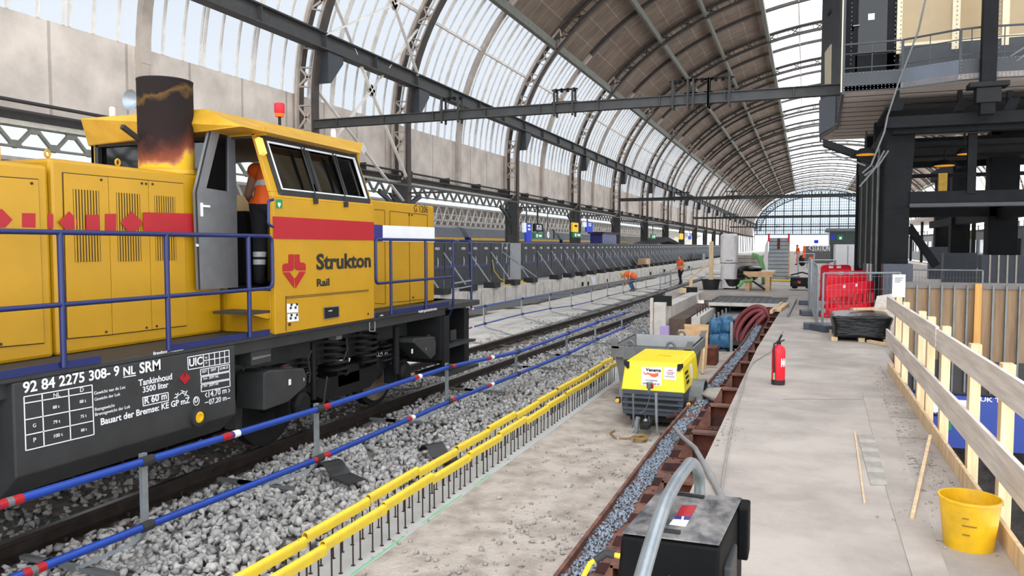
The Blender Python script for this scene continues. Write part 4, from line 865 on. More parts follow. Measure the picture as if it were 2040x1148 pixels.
# rear windows, door
b = MB(); b.bx(-6.2, XH - .1, YA + .02, YA + .03, 2.36, 2.74); b.bx(CF_ + .12, -6.3, YA + .02, YA + .03, 2.36, 2.74); rw = b.build('rear_window', m_glass_cab, LO)
b = MB()
for xa, xb in ((-6.2, XH - .1), (CF_ + .12, -6.3)):
    q = [(xa, YA - .01, 2.36), (xb, YA - .01, 2.36), (xb, YA - .01, 2.74), (xa, YA - .01, 2.74)]
    for i in range(4): b.bar(q[i], q[(i + 1) % 4], .05, .05, up=(0, 1, 0))
b.build('window_gasket', m_rubber, rw)
XD = XH + .045
door = [(65, 845), (50, 430), (115, 155), (215, 180), (230, 835)]; win = [(95, 415), (152, 180), (190, 190), (190, 430)]
pd = [z2(x, y, XD) for x, y in door]; pw = [z2(x, y, XD) for x, y in win]; b = MB()
for poly in ([pd[0], pd[1], pw[0], pw[3], z2(224, 440, XD), pd[4]], [pd[1], pd[2], pw[1], pw[0]], [pd[2], pd[3], pw[2], pw[1]], [pd[3], z2(224, 440, XD), pw[3], pw[2]]): b.prism(poly, (.04, 0, 0))
dr = b.build('cab_door', m_alu, LO); MB().prism([p + Vector((.015, 0, 0)) for p in pw], (.006, 0, 0)).build('door_pane', m_glass_dark, dr)
b = MB(); p = z2(90, 490, XD + .05); b.bar(p, p + Vector((0, .1, 0)), .02, .02); b.bx(XD + .04, XD + .05, p.y - .01, p.y + .015, p.z - .1, p.z + .03); p = z2(68, 657, XD + .04); b.lathe([(.014, 0), (.014, .012), (0, .012)], p, 10, 'x'); b.build('door_handle', m_white, dr)
b = MB()
for i in range(5): p, q = pd[i] + Vector((.042, 0, 0)), pd[(i + 1) % 5] + Vector((.042, 0, 0)); b.bar(p, q, .004, .02, up=(0, 1, 0)) if i < 2 else None
b.build('door_seal', m_rubber, dr)
b = MB(); p, q = z2(222, 945, -5.15), z2(392, 945, XS - .06); b.bx(-5.42, XS - .06, YA - .28, YA, .985, 1.01); b.build('cab_step', m_dkgrey, LO); MB().prism([(XS - .06, YA - .26, .985), (XS - .06, YA, .985), (XS - .06, YA, .93), (XS - .06, YA - .05, .93)], (-.02, 0, 0)).build('step_bracket', m_yel, LO)
b = MB(); pts = [z2(x, y, XS + .05) for x, y in ((392, 463), (372, 468), (372, 570), (392, 578))]; b.tube(arcpts(pts, .03), .015, 8); b.build('grab_handle', m_blue, LO, smooth=True)
# cab side markings
sp = [(389, 534), (818, 559), (818, 636), (391, 629)]; decal('red_stripe', [z2(*q) for q in sp], m_red, LO)
lg = [[(223, 172), (290, 172), (290, 360), (262, 384), (147, 388), (147, 312), (170, 288), (214, 286), (223, 276)], [(302, 172), (360, 172), (364, 262), (372, 275), (414, 278), (438, 300), (440, 376), (330, 374), (302, 350)], [(150, 402), (240, 400), (262, 440), (294, 478), (294, 602)], [(440, 392), (362, 392), (340, 432), (306, 478), (310, 606)]]
for q in lg: decal('emblem_piece', [z5(*p) for p in q], m_red, LO)
m_ink = M('black_lettering', (26, 26, 28), .5)
text('Strukton', z5(578, 362), z5(1268, 345).y - z5(578, 362).y, PLX, m_ink, LO, z5(578, 172).z - z5(578, 362).z, .03); text('Rail', z5(583, 578), z5(742, 572).y - z5(583, 578).y, PLX, m_ink, LO, z5(583, 487).z - z5(583, 578).z, .025)
lines([(190, 712, 1240, 622), (190, 732, 1240, 637), (190, 700, 192, 1148), ], .006, m_gap, LO, z5)
for q in ([(200, 800), (342, 802), (342, 908), (200, 916)], [(205, 932), (345, 920), (348, 1018), (208, 1032)]):
    o = decal('notice_label', [z5(*p) for p in q], m_white, LO, label='white notice label'); b = MB()
    for x, y in ((238, q[0][1] + 70), (300, q[0][1] + 65), (248, q[0][1] + 30), (318, q[0][1] + 25)): p = z5(x, y, XS + .008); b.bx(p.x, p.x + .002, p.y, p.y + .03, p.z, p.z + .025)
    b.build('printed_blocks', m_ink, o)
pl_ = decal('maker_plate', [z5(672, 848), z5(862, 832), z5(864, 965), z5(676, 995)], m_black, LO, .006, 'dark maker plate'); q = [z5(672, 848, XS + .011), z5(862, 832, XS + .011), z5(864, 965, XS + .011), z5(676, 995, XS + .011)]; b = MB()
for i in range(4): b.bar(q[i], q[(i + 1) % 4], .003, .008, up=(0, 1, 1))
b.build('plate_border', m_alu, pl_); text('vossloh', z5(728, 900, XS + .011), .072, PLX, m_white, pl_)
o = decal('first_aid_sticker', [z2(405, 462), z2(430, 464), z2(430, 500), z2(405, 500)], m_greens, LO, label='green sticker with a white heart'); b = MB(); c = z2(417, 484, XS + .008)
b.prism([c + Vector((0, y, z)) for y, z in ((0, -.03), (.022, 0), (.02, .016), (.008, .02), (0, .01), (-.008, .02), (-.02, .016), (-.022, 0))], (.002, 0, 0)); b.build('heart_mark', m_white, o)
c = z5(230, 1062, XS); MB().lathe([(.016, 0), (.016, .012), (0, .012)], c, 12, 'x').build('round_lock', m_rustdk, LO); c = z5(1232, 930, XS); MB().lathe([(.012, 0), (.016, .004), (0, .006)], c, 12, 'x').build('round_mark', m_ink, LO)
decal('height_sign', [z2(832, 942, XS - .01), z2(888, 934, XS - .01), z2(888, 954, XS - .01), z2(832, 964, XS - .01)], m_ink, LO, .004); text('2.48 m', z2(845, 958, XS - .004), .075, PLX, m_white, LO); text('Federspeicherbremse', z2(1008, 944, XS - .016), z2(1085, 932, XS - .016).y - z2(1008, 944, XS - .016).y, PLX, m_white, LO)
# ---- front hood
yh1 = P(865, 500, x=XH).y
b = MB(); b.bx(-7.3, XH, YB, yh1, .78, 2.275); fh = b.build('front_hood', m_yel, LO, bevel=.02)
f6 = lambda x, y: z2(x, y, XH + .003)
lines([(820, 505, 864, 508), (864, 508, 868, 905), (868, 905, 824, 903), (886, 512, 1045, 528), (886, 512, 890, 915), (1045, 528, 1046, 888), (890, 900, 1046, 884), (968, 520, 972, 905)], .008, m_gap, fh, f6)
decal('white_stripe', [f6(855, 572), f6(1075, 581), f6(1075, 643), f6(855, 640)], m_white, LO); decal('navy_stripe', [f6(815, 569), f6(855, 571), f6(855, 640), f6(815, 640)], m_navy, LO)
text('G 1206', f6(988, 515), f6(1047, 520).y - f6(988, 515).y, PLX, m_gap, LO)
b = MB()
for x, y in ((967, 527), (979, 529), (984, 878), (1075, 828)): b.lathe([(.014, 0), (.014, .012), (0, .012)], f6(x, y), 8, 'x')
b.build('door_lock', m_gap, fh)
# ---- handrails
def yp(u): return P(u, 560, x=XS).y
b = MB(); ye = yp(543); b.tube(arcpts([(XS, -1.9, 1.745), (XS, ye, 1.745), (XS, ye, 1.235), (XS, -1.9, 1.235)], .08), .019, 10); b.build('walkway_handrail', m_blue, LO, smooth=True)
for y in (-.9, .9, 2.2, yp(122), yp(333), yp(496)): MB().tube([(XS, y, .79), (XS, y, 1.745)], .021, 10).build('handrail_post', m_blue, LO, smooth=True)
y0, y1, y2 = yp(749), yp(903), 10.9
zt_, zm = P(830, 478, x=XS).z, P(830, 558, x=XS).z
b = MB(); b.tube(arcpts([(XS, y1, zt_), (XS, y0, zt_), (XS, y0, zm), (XS, y1, zm)], .06), .019, 10); b.build('front_handrail', m_blue, LO, smooth=True)
for y in (yp(779), yp(848)): MB().tube([(XS, y, .78), (XS, y, zt_)], .019, 10).build('handrail_post', m_blue, LO, smooth=True)
b = MB(); b.tube(arcpts([(XS, y1 - .02, zt_), (XS, y1, .78), (XS - .1, y1 + .05, .6)], .1), .019, 10); b.tube(arcpts([(XS - .15, 11.4, .64), (XS - .15, 11.4, zt_), (XS - .5, 11.4, zt_), (-7.5, 11.4, zt_)], .06), .019, 10); b.tube([(XS, y1, zt_), (XS - .1, 10.8, zt_ - .01)], .019, 8); b.build('step_handrail', m_blue, LO, smooth=True)
b = MB(); b.tube([(XS, y1, zm - .1), (XS - .15, 11.4, zm - .1)], .012, 6); b.tube([(XS, y1, 1.0), (XS - .15, 11.4, 1.0)], .012, 6); b.build('chain_bar', m_galv, LO)
# ---- roof things
def rp_(u, v, x): return P(u, v, x=x)
p = rp_(557, 238, -5.9); b = MB(); b.tube([(p.x, p.y, 2.96), (p.x, p.y, p.z + .03)], .018, 8); be = b.build('beacon_stem', m_vblack, LO); b = MB(); b.lathe([(0, 0), (.05, 0), (.055, .04), (.0, .04)], p + Vector((0, 0, .03)), 16, cap=False); b.build('beacon_base', m_orange, be)
b = MB(); b.lathe([(.052, .07), (.06, .08), (.062, .17), (.055, .19), (0, .19)], p, 18, cap=False); b.build('beacon_lens', emit('red_lens', (190, 16, 40), .15), be, 'red warning beacon lens', smooth=True)
p = rp_(268, 201, -6.4); b = MB(); b.lathe([(.03, .16), (.04, .06), (.07, .0), (.10, -.05), (.105, -.055), (.06, .0), (0, .02)], p + Vector((0, 0, 0)), 20, 'y', cap=False); b.bx(p.x - .02, p.x + .02, p.y + .05, p.y + .1, 2.97, p.z); b.build('horn', M('horn_grey', (150, 160, 170), .4, .4), LO, smooth=True)
for u, v, x in ((224, 222, -6.9), (427, 205, -6.1), (664, 266, -5.6), (630, 262, -6.1)):
    p = rp_(u, v, x); zz = max(2.99, min(p.z, 3.06)); MB().lathe([(.032, 2.98), (.032, zz + .04), (.024, zz + .06), (0, zz + .06)], (p.x, p.y, 0), 12).build('roof_antenna', m_wfilm, LO, smooth=True)
b = MB(); p = z1(490, 205, -5.9); b.bar(p, p + Vector((0, .2, -.1)), .04, .04); b.build('roof_bracket', m_rubber, LO)
# ================================================================ control tower on steel legs (right)
TW = T('control_tower', 'dark riveted signal control tower on black steel legs rising from the platform', 'tower', (4, 24, 0))
YT = 21.4; zf0, zf1, zr = P(1677, 184, y=YT).z, P(1677, 146, y=YT).z, P(1677, 89, y=YT).z
plan = [P(1677, 184, y=YT), P(1794, 178, y=YT), P(1909, 164, y=YT - .55), P(1957, 161, y=YT - .6), P(2040, 158, y=YT - .5), Vector((9.5, YT - .1, 0))]
plan = [Vector((p.x, p.y, 0)) for p in plan]; A0 = plan[0]; L1, L2 = Vector((A0.x + .09, 27.4, 0)), Vector((A0.x - .38, 29.8, 0))
foot = [L2] + [L1] + plan + [Vector((9.5, 31, 0)), Vector((A0.x - .38, 31, 0))]
MB().prism([(p.x, p.y, zf0 + .02) for p in foot], (0, 0, .12)).build('soffit', m_plank, TW)
b = MB()
for y in frange(22.2, 30, .85): b.bx(A0.x + .02, 9, y, y + .05, zf0 + .01, zf0 + .021)
b.build('soffit_joint', M('soffit_gap', (70, 58, 52), .8), TW)
def pan(a, c, z0, z1_, th=.06): 
    d = (c - a).normalized(); n = Vector((d.y, -d.x, 0)) * th; return [(a.x, a.y, z0), (c.x, c.y, z0), (c.x, c.y, z1_), (a.x, a.y, z1_)], -n
for i in range(5):
    q, n = pan(plan[i], plan[i + 1], zf0, zf1); MB().prism(q, n).build('fascia_plate', m_towerlt if i == 1 else m_tower, TW)
b = MB()
for i in range(5):
    a, c = plan[i], plan[i + 1]; d = (c - a).normalized(); L = (c - a).length; n = Vector((d.y, -d.x, 0)) * .008
    for z in (zf0 + .05, zf0 + .11, zf1 - .03):
        for s in frange(.06, L - .04, .085): b.cb(a + d * s + n + Vector((0, 0, z)), (.02, .02, .02))
    for z in frange(zf0 + .05, zf1, .08): b.cb(a + d * .04 + n + Vector((0, 0, z)), (.02, .02, .02))
m_rivet = M('rivet_grey', (112, 116, 122), .5); b.build('rivet_rows', m_rivet, TW)
# left side walls
b = MB()
for a, c in ((A0, L1), (L1, L2), (L2, Vector((L2.x, 31, 0)))): q, n = pan(c, a, zf0 - .05, 14); b.prism(q, n)
b.build('side_wall', m_tower, TW)
def on_side(u, v):  # point on the face L1-L2
    r = FW + RT * (u - 1020) / FPX - UP * (v - 574) / FPX; d = L2 - L1; n = Vector((-d.y, d.x, 0)); t = (L1 - Vector((0, 0, 0))).dot(n) / Vector(r).dot(n); p = Vector(r) * t; p.z += EYE; return p
def side_q(px, mat, name, off=.03):
    d = (L2 - L1).normalized(); n = Vector((-d.y, d.x, 0)); n = n if n.y < 0 else -n
    return MB().prism([on_side(*p) + n * .005 for p in px], n * off).build(name, mat, TW)
side_q([(1656, 185), (1645, 190), (1645, 105), (1657, 88)], m_cream, 'narrow_window')
side_q([(1666, 185), (1633, 200), (1633, 268), (1665, 250)], m_towerlt, 'pale_side_plate', .02)
side_q([(1649, 28), (1656, 18), (1657, 24), (1650, 33)], m_vblack, 'vent_slot')
b = MB(); b.bx(A0.x - .03, A0.x - .0, YT - .02, YT + .05, zf0, 14); b.build('corner_post', m_cream, TW, 'cream corner post of the upper storey')
MB().bx(A0.x + .02, A0.x + .32, YT + .55, YT + .62, zf1, 14).build('corner_plate', m_towerblk, TW)
# upper storey front: door, cream mullions, tan blinds
YW = YT + .6
MB().bx(A0.x, 9, YW + .15, YW + .25, zf1 - .1, 14).build('inner_wall', m_towerblk, TW)
def wx(u): return P(u, 60, y=YW).x
x0, x1 = wx(1693), wx(1785); zt_ = zf1 + 2.1
b = MB(); b.bx(x0, x0 + .2, YW, YW + .06, zf1, 14); b.bx(x1 - .2, x1, YW, YW + .06, zf1, 14); b.bx(x0, x1, YW, YW + .06, zf1, zf1 + .55); dr = b.build('balcony_door', m_towerblk, TW, bevel=.01)
MB().bx(x0 + .2, x1 - .2, YW + .02, YW + .04, zf1 + .5, 14).build('door_pane', m_glass_dark, dr)
p = P(1736, 33, y=YW - .01); MB().bx(p.x - .075, p.x + .075, YW, YW + .012, p.z - .08, p.z + .08).build('door_notice', m_white, dr, 'small white notice on the door pane')
p = P(1699, 53, y=YW - .03); b = MB(); b.bx(p.x - .02, p.x + .02, YW - .05, YW, p.z - .12, p.z + .06); b.bx(p.x, p.x + .16, YW - .07, YW - .04, p.z, p.z + .025); b.build('door_handle', m_alu, dr)
us = [(1786, 1797), (1896, 1912), (1995, 2010), (2100, 2115)]
for i, (ua, ub) in enumerate(us):
    MB().bx(wx(ua), wx(ub), YW - .05, YW + .06, zf1 + .5, 14).build('window_mullion', m_cream, TW, bevel=.01)
    if i < 3:
        xa, xb = wx(ub), wx(us[i + 1][0]); MB().bx(xa, xb, YW, YW + .05, zf1 + .75, 14).build('tan_window', m_tan, TW); MB().bx(xa, xb, YW - .03, YW + .05, zf1 + .68, zf1 + .75).build('window_sill', m_cream, TW)
b = MB(); b.bx(wx(1793), 9, YW - .02, YW + .1, zf1, zf1 + .68); b.build('parapet_plate', m_tower, TW)
b = MB()
for u in (1696, 1783, 1794, 1905, 1990):
    for z in frange(zf1, 12, .11): b.cb((wx(u), YW - .06, z), (.024, .02, .024))
b.build('rivet_rows', m_rivet, TW)
# balcony railing
for i in range(5):
    a, c = plan[i] + Vector((.03, .05, 0)), plan[i + 1] + Vector((0, .05, 0)); b = MB(); d = c - a
    for z, w in ((zr, .04), (zr - .24, .02), (zf1 + .12, .025)): b.bar((a.x, a.y, z), (c.x, c.y, z), w, w)
    n = max(2, int(d.length / .55))
    for k in range(n): p = a + d * (k / n); w = .06 if k == 0 else .02; b.bar((p.x, p.y, zf1 - (.0 if k == 0 else 0)), (p.x, p.y, zr), w, w)
    b.build('balcony_railing', m_tower, TW)
# legs and beams
def leg(x, y, w, z1_, name='steel_leg', flare=.12):
    b = MB(); b.prism([(x - w / 2, y, 0), (x + w / 2, y, 0), (x + w / 2, y, 2.6), (x + w / 2 + flare, y, z1_), (x - w / 2, y, z1_)], (0, w * .9, 0)); lg = b.build(name, m_towerblk, TW, bevel=.01)
    b = MB()
    for z in frange(.9, z1_ - .1, .16):
        for s in (-1, 1): b.cb((x + s * (w / 2 - .05), y - .008, z), (.026, .02, .026))
    for z in (1.25, 1.35, 2.6): 
        for k in range(5): b.cb((x - w * .35 + w * .7 * k / 4, y - .008, z), (.026, .02, .026))
    b.build('rivet_rows', m_towerblk, lg); return lg
xl = P(1787, 400, y=21.8).x
leg(xl, 21.8, .58, 4.75, flare=.1); leg(xl, 26, .5, 5.4); leg(xl, 30, .5, 5.5); leg(xl, 34.5, .5, 5.5)
for u, y in ((1999, 30), (1914, 37.7), (1880, 44)): leg(P(u, 450, y=y).x, y, .85 if y == 30 else .72, 5.5, flare=0)
def xbeam(name, v0, v1, y, u0, x1, th=.25, mat=None): z0, z1_ = P(1900, v1, y=y).z, P(1900, v0, y=y).z; MB().bx(P(u0, 400, y=y).x, x1, y, y + th, z0, z1_).build(name, mat or m_towerblk, TW, bevel=.01)
xbeam('cross_beam', 226, 249, 21.0, 1760, 9, .3); xbeam('cross_beam', 249, 262, 21.3, 1775, 9, .3); xbeam('cross_beam', 380, 404, 21.75, 1812, 9, .2); xbeam('cross_beam', 404, 412, 21.7, 1812, 9, .35, m_tower)
xbeam('cross_beam', 272, 292, 26, 1800, 9, .4); xbeam('cross_beam', 318, 331, 31, 1800, 9, .4); xbeam('cross_beam', 412, 432, 30, 1800, 9, .5); xbeam('cross_beam', 300, 312, 28.5, 1800, 9, .3); xbeam('cross_beam', 345, 352, 35, 1800, 9, .3)
for (a, c, z0, z1_) in ((xl - .2, xl + .2, 4.5, 4.9), (xl - .15, xl + .15, 2.5, 2.85)): MB().bx(a, c, 22, 36, z0, z1_).build('long_beam', m_towerblk, TW)
x5 = P(1999, 400, y=30).x; MB().bx(x5 - .2, x5 + .2, 21, 45, 2.55, 2.9).build('long_beam', m_towerblk, TW); MB().bx(x5 - .2, x5 + .2, 21, 45, 4.9, 5.4).build('long_beam', m_towerblk, TW)
a, c = P(1930, 265, y=21.7), P(1944, 385, y=21.7); MB().bx(a.x, c.x, 21.7, 21.85, c.z, a.z).build('hanger_post', m_towerblk, TW)
xh = P(1971, 80, y=20.5).x; MB().bx(xh - .15, xh + .15, 20.4, 20.65, P(1971, 228, y=20.5).z, 14).build('tall_mast', m_towerblk, TW, bevel=.01)
b = MB(); z = P(1971, 175, y=20.5).z; b.bx(xh - .4, xh + .4, 20.3, 20.75, z, z + .12); b.bx(xh - .25, xh + .25, 20.35, 20.7, z - .35, z); b.build('mast_collar', m_black, TW, bevel=.02)
for u in (1788, 1913, 2012):
    p, q = P(u, 180, y=21.5), P(u - 5, 205, y=21.5); z2_ = P(u, 222, y=21.5).z; b = MB(); b.bx(p.x - .05, p.x + .05, 21.5, 21.6, z2_, p.z); b.prism([(p.x - .16, 21.4, z2_), (p.x + .1, 21.4, z2_), (p.x + .2, 21.4, z2_ + .3), (p.x - .02, 21.4, z2_ + .3)], (0, .1, 0)); b.build('knee_bracket', m_towerblk, TW)
MB().bx(xl - .35, xl - .25, 22.6, 31, .95, 4.6).build('dark_side_panel', m_vblack, TW)
for i, (y, zz) in enumerate(((22.4, 4.2), (24, 4.0), (26.2, 3.9), (28.6, 3.8))): MB().tube([(xl - .4, y, .9), (xl - .4, y, zz)], .03, 8).build('conduit_pipe', m_galvd, TW)
b = MB(); b.bar(P(1811, 452, y=24.5), P(1865, 530, y=24.5), .2, .2); b.build('diagonal_strut', m_towerblk, TW)
b = MB(); q = [P(u, v, y=22.5) for u, v in ((1640, 276), (1760, 318), (1760, 333), (1640, 290))]; b.prism(q, (0, .4, 0)); b.build('cantilever_beam', m_vblack, TW)
b = MB(); b.bar(P(1640, 300, y=22.4), P(1724, 330, y=22.4), .04, .04); b.build('beam_edge_strip', m_galvd, TW)
MB().bx(2.6, 9, 25.5, 30.5, 4.6, 4.7).build('under_deck', m_vblack, TW); 
MB().bx(1.9, 9, 22.6, 25.4, 5.2, 5.3).build('under_deck', m_vblack, TW)
# cables hanging on the tower
for i, pts in enumerate((((1848, -20), (1830, 60), (1790, 165), (1768, 232), (1762, 262), (1735, 330), (1718, 345)), ((2040, 95), (1985, 130), (1950, 180), (1953, 222)), ((2040, 110), (1990, 150), (1960, 190)), ((1770, 300), (1750, 330), (1722, 350)), ((1762, 300), (1740, 340), (1712, 372)))):
    MB().tube([P(u, v, y=20.9) for u, v in pts], .022, 6).build('cable_run', m_galvd, TW)
def lamp(u, v, y, lab, r=.2):
    p = P(u, v, y=y); L = T('platform_lamp', lab, 'lamp', p); MB().lathe([(0, .18), (r * .5, .16), (r, .02), (r, 0), (0, .0)], p, 16, cap=False).build('lamp_hood', m_vblack, L, smooth=True)
    MB().lathe([(0, -.015), (r * .8, -.015), (r * .8, .0)], p, 16, cap=False).build('lamp_glass', emit('amber_lamp%d' % u, (255, 170, 50), .5), L, 'amber lamp glass'); MB().tube([p + Vector((0, 0, .15)), p + Vector((0, .0, .6))], .02, 6).build('lamp_hanger', m_vblack, L)
lamp(1725, 308, 22.3, 'dark lamp with amber glass hanging from the cantilever beam under the control tower', .3); lamp(1921, 307, 25.2, 'amber platform lamp hanging between the legs of the control tower, upper right', .22); lamp(1881, 330, 27, 'cluster lamp with yellow stem under the middle of the control tower', .35)
p = P(1879, 345, y=27); MB().bx(p.x - .12, p.x + .12, 27, 27.2, P(1879, 385, y=27).z, p.z).build('yellow_stem', m_bucket, TW) 
# tower bases: grey boards, white notice
def boards(x0, x1, y, h, lab, n=1, slats=0):
    r = T('hoarding_box', lab, 'hoarding', ((x0 + x1) / 2, y, 0)); MB().bx(x0, x1, y, y + .6, 0, h).build('board', m_cgrey, r, bevel=.005)
    for k in range(slats): x = x0 + (x1 - x0) * (k + 1) / (slats + 1); MB().bx(x - .025, x + .025, y - .03, y, 0, h).build('slat', m_board, r)
boards(xl - .33, xl + .33, 21.15, 1.2, 'grey board box around the foot of the nearest tower leg')
boards(xl - .6, xl - .36, 23.6, 1.15, 'grey board screen with slats behind the red barriers', slats=2)
for u, y, s, nm in ((1999, 29.3, 4, 'slatted grey board box around the rightmost tower leg'), (1914, 37, 0, 'plain grey board box around the middle right tower leg'), (1880, 43.3, 0, 'grey board box around the farthest right tower leg')):
    x = P(u, 500, y=y).x; boards(x - .62, x + .62, y, 1.35 if y < 40 else 1.6, nm, slats=s)
# hoarding of the stair void, blue sign below
r = T('timber_hoarding', 'brown vertical plank hoarding with steel uprights around the stair void', 'hoarding', (3, 13.4, 0))
MB().bx(1.33, 7.5, 13.36, 13.42, -.58, 1.03).build('plank_panel', m_hoard, r); MB().bx(1.33, 7.5, 13.33, 13.44, 1.0, 1.09).build('top_band', M('top_band_grey', (104, 99, 95), .7), r)
b = MB()
MB().bx(1.33, 7.5, 13.34, 13.36, -.62, -.1).build('dark_lower_band', m_gut, r)
for x in frange(1.45, 7.4, .17): MB().bx(x - .012, x + .012, 13.3, 13.36, -.58, 1.05).build('steel_upright', m_galvd, r)
x = P(1948, 600, y=13.3).x; MB().bx(x - .045, x + .045, 13.27, 13.36, -.4, 1.08).build('timber_post', M('orange_timber', (190, 140, 72), .7, scale=3, stretch=(5, 5, .5)), r)
sg = T('hanging_sign', 'blue direction sign with white panels hanging below the hoarding in the stair void', 'sign', (2.9, 13.2, -1.42))
MB().bx(1.6, 5.5, 13.2, 13.3, -1.42, -.62).build('sign_panel', M('sign_navy', (24, 54, 140), .4, var=.04), sg); m_sw = M('sign_pale', (216, 222, 232), .4)
p, q = P(1862, 795, y=13.19), P(1924, 838, y=13.19); MB().bx(1.75, q.x, 13.185, 13.2, -.90, -.68).build('white_field', m_sw, sg); MB().bx(1.75, P(1868, 0, y=13.19).x + .0, 13.185, 13.2, -1.2, -.94).build('white_field', m_sw, sg)
o = P(1953, 800, y=13.18); text('UK Terminal', (o.x, 13.195, o.z), .62, PLY, m_white, sg, off=.02, height=.062); text('M', (P(1858, 830, y=13.18).x, 13.18, P(1858, 830, y=13.18).z), .07, PLY, m_navy, sg, off=.02)
p = P(1889, 850, y=13.19); MB().bx(p.x - .03, p.x + .04, 13.18, 13.2, p.z - .05, p.z + .06).build('green_symbol', m_greens, sg)
p = P(1790, 570, y=13.3); sh = T('paper_notice', 'white paper notice fixed at the left end of the plank hoarding', 'notice', (p.x, 13.25, p.z)); MB().bx(p.x - .09, p.x + .09, 13.26, 13.28, p.z - .17, p.z + .18).build('paper_sheet', m_white, sh)
b = MB(); 
for k in range(3): b.bx(p.x - .06, p.x + .06 - .02 * k, 13.255, 13.262, p.z + .12 - .03 * k, p.z + .13 - .03 * k)
b.build('printed_line', m_ink, sh)
# ================================================================ trench works
b = MB(); b.bx(-3.4, -1.40, 15.4, 18.3, -.95, -.72); b.bx(-3.4, -2.4, 18.2, 19.6, -.95, -.72); S(b.build('sand_floor_far', m_sand))
b = MB(); b.bx(-2.4, -1.2, 18.28, 18.35, -3.4, -.75); b.bx(-1.1, -1.0, 18.3, 27, -3.4, -.8); b.bx(-2.9, -.5, 26.8, 27, -3.4, -.2); S(b.build('trench_wall', m_brush))
b = MB(); b.bx(-3.42, -2.98, 20.9, 26.9, -3, -.32); S(b.build('brown_ledge', M('brown_ledge', (112, 92, 82), .9, scale=2, col2=(84, 66, 58))))
b = MB(); b.bx(-2.98, -2.86, 19.4, 24.5, -3, -.8); S(b.build('trench_side_wall', M('blue_grey_concrete', (150, 150, 158), .8, scale=1.5, var=.08)))
b = MB(); b.bx(-2.74, -2.52, 20.3, 26, -.5, -.2); S(b.build('trench_curb', m_white_conc))
b = MB()
for y in frange(20.6, 25.4, .6): b.tube([(-2.63, y, -.22), (-2.63, y, .02)], .012, 6)
S(b.build('curb_starter_bars', m_rebar))
b = MB(); b.bx(-3.8, -3.42, 21.2, 28.6, -.78, .02); c = b.build('concrete_beam', m_white_conc, bevel=.02); tag(c, 'long pale concrete beam along the trench, under the black boards', 'beam')
p = P(1315, 664, z=-.7); zt_ = P(1315, 602, y=20.8).z; tag(MB().bx(-3.78, -3.46, 20.6, 20.78, -.75, zt_).build('concrete_post', m_white_conc, bevel=.01), 'upright pale concrete post at the near end of the trench beam', 'post')
tag(MB().bx(-3.86, -3.79, 20.5, 20.62, -.75, zt_ + .12).build('timber_post', m_board), 'thin weathered timber post beside the pale concrete post', 'post')
for (u0, v0, u1, v1, y, lab) in ((1300, 589, 1338, 610, 21.0, 'nearer black board standing on the trench beam'), (1360, 572, 1389, 590, 27.5, 'farther black board standing on the trench beam')):
    a, c = P(u0, v0, y=y), P(u1, v1, y=y); tag(MB().bx(a.x, c.x, y, y + .03, min(c.z, .02), a.z).build('black_board', m_vblack), lab, 'board')
p = P(1361, 586, y=26.9); tag(MB().bx(p.x - .12, p.x + .1, 26.85, 26.95, .02, P(1361, 574, y=26.9).z).build('timber_block', m_wood), 'small raw timber block beside the farther black board', 'block')
p = P(1325, 675, z=-.72); tag(MB().bx(p.x - .12, p.x + .1, p.y - .1, p.y + .1, -.72, -.40).build('foam_block', m_lilac), 'lilac foam block at the near end of the trench wall', 'block')
# reinforcement mat and its front beam
r = T('reinforcement_mat', 'grey steel reinforcement mat bridging the far end of the trench', 'mesh', (-1.7, 25, -.1)); MB().bx(-2.7, -.55, 23.5, 23.7, -.13, -.04).build('front_beam', m_white_conc, r); MB().bx(-2.7, -.5, 23.7, 26.85, -.16, -.1).build('mat_bed', M('mat_bed_grey', (176, 176, 176), .8, scale=3, var=.15), r)
b = MB(); 
for x in frange(-2.7, -.5, .2): b.bx(x - .012, x + .012, 23.7, 26.85, -.08, -.06)
for y in frange(23.75, 26.85, .4): b.bx(-2.7, -.5, y - .01, y + .01, -.06, -.04)
b.build('mat_bars', M('mat_bar_grey', (84, 84, 84), .7), r)
# dark lidded tubs in the trench
m_lid = M('lit_tub_lid', (120, 124, 130), .45)  # paler than the dark tubs: light on the lids put into the colour
k0 = None
for i in range(5):
    for j in range(2):
        c = P(1443 + 14 * j + i * 5.6, 630 + j * 2 - i * 4.4, z=-.34); x, y = c.x, c.y
        if k0 is None:
            k0 = T('lidded_tub', 'dark lidded tub in the double row standing in the trench', 'tub', (x, y, -.8), 'dark tubs in the trench'); MB().lathe([(0, -.8), (.15, -.8), (.17, -.40), (0, -.40)], (x, y, 0), 16, cap=False).build('tub_body', m_plastic, k0, smooth=True); MB().lathe([(.185, -.42), (.185, -.37), (.14, -.335), (0, -.335)], (x, y, 0), 16, cap=False).build('tub_lid', m_lid, k0, smooth=True)
        else: dup(k0, (x, y, -.8))
tag(MB().bx(-2.3, -1.42, 20.4, 24.6, -.9, -.8).build('scaffold_deck', m_dkgrey), 'dark scaffold deck in the trench that carries the lidded tubs', 'deck')
for i in range(6):
    c = P(1424 + i * 7.5, 626 - i * 4, z=-.2); o = MB().tube([(c.x, c.y, -3.4), (c.x, c.y, -.2)], .03, 8).build('steel_post', m_galv); tag(o, 'galvanised steel post in the row along the dark tubs in the trench', 'post', 'galvanised posts in the trench')
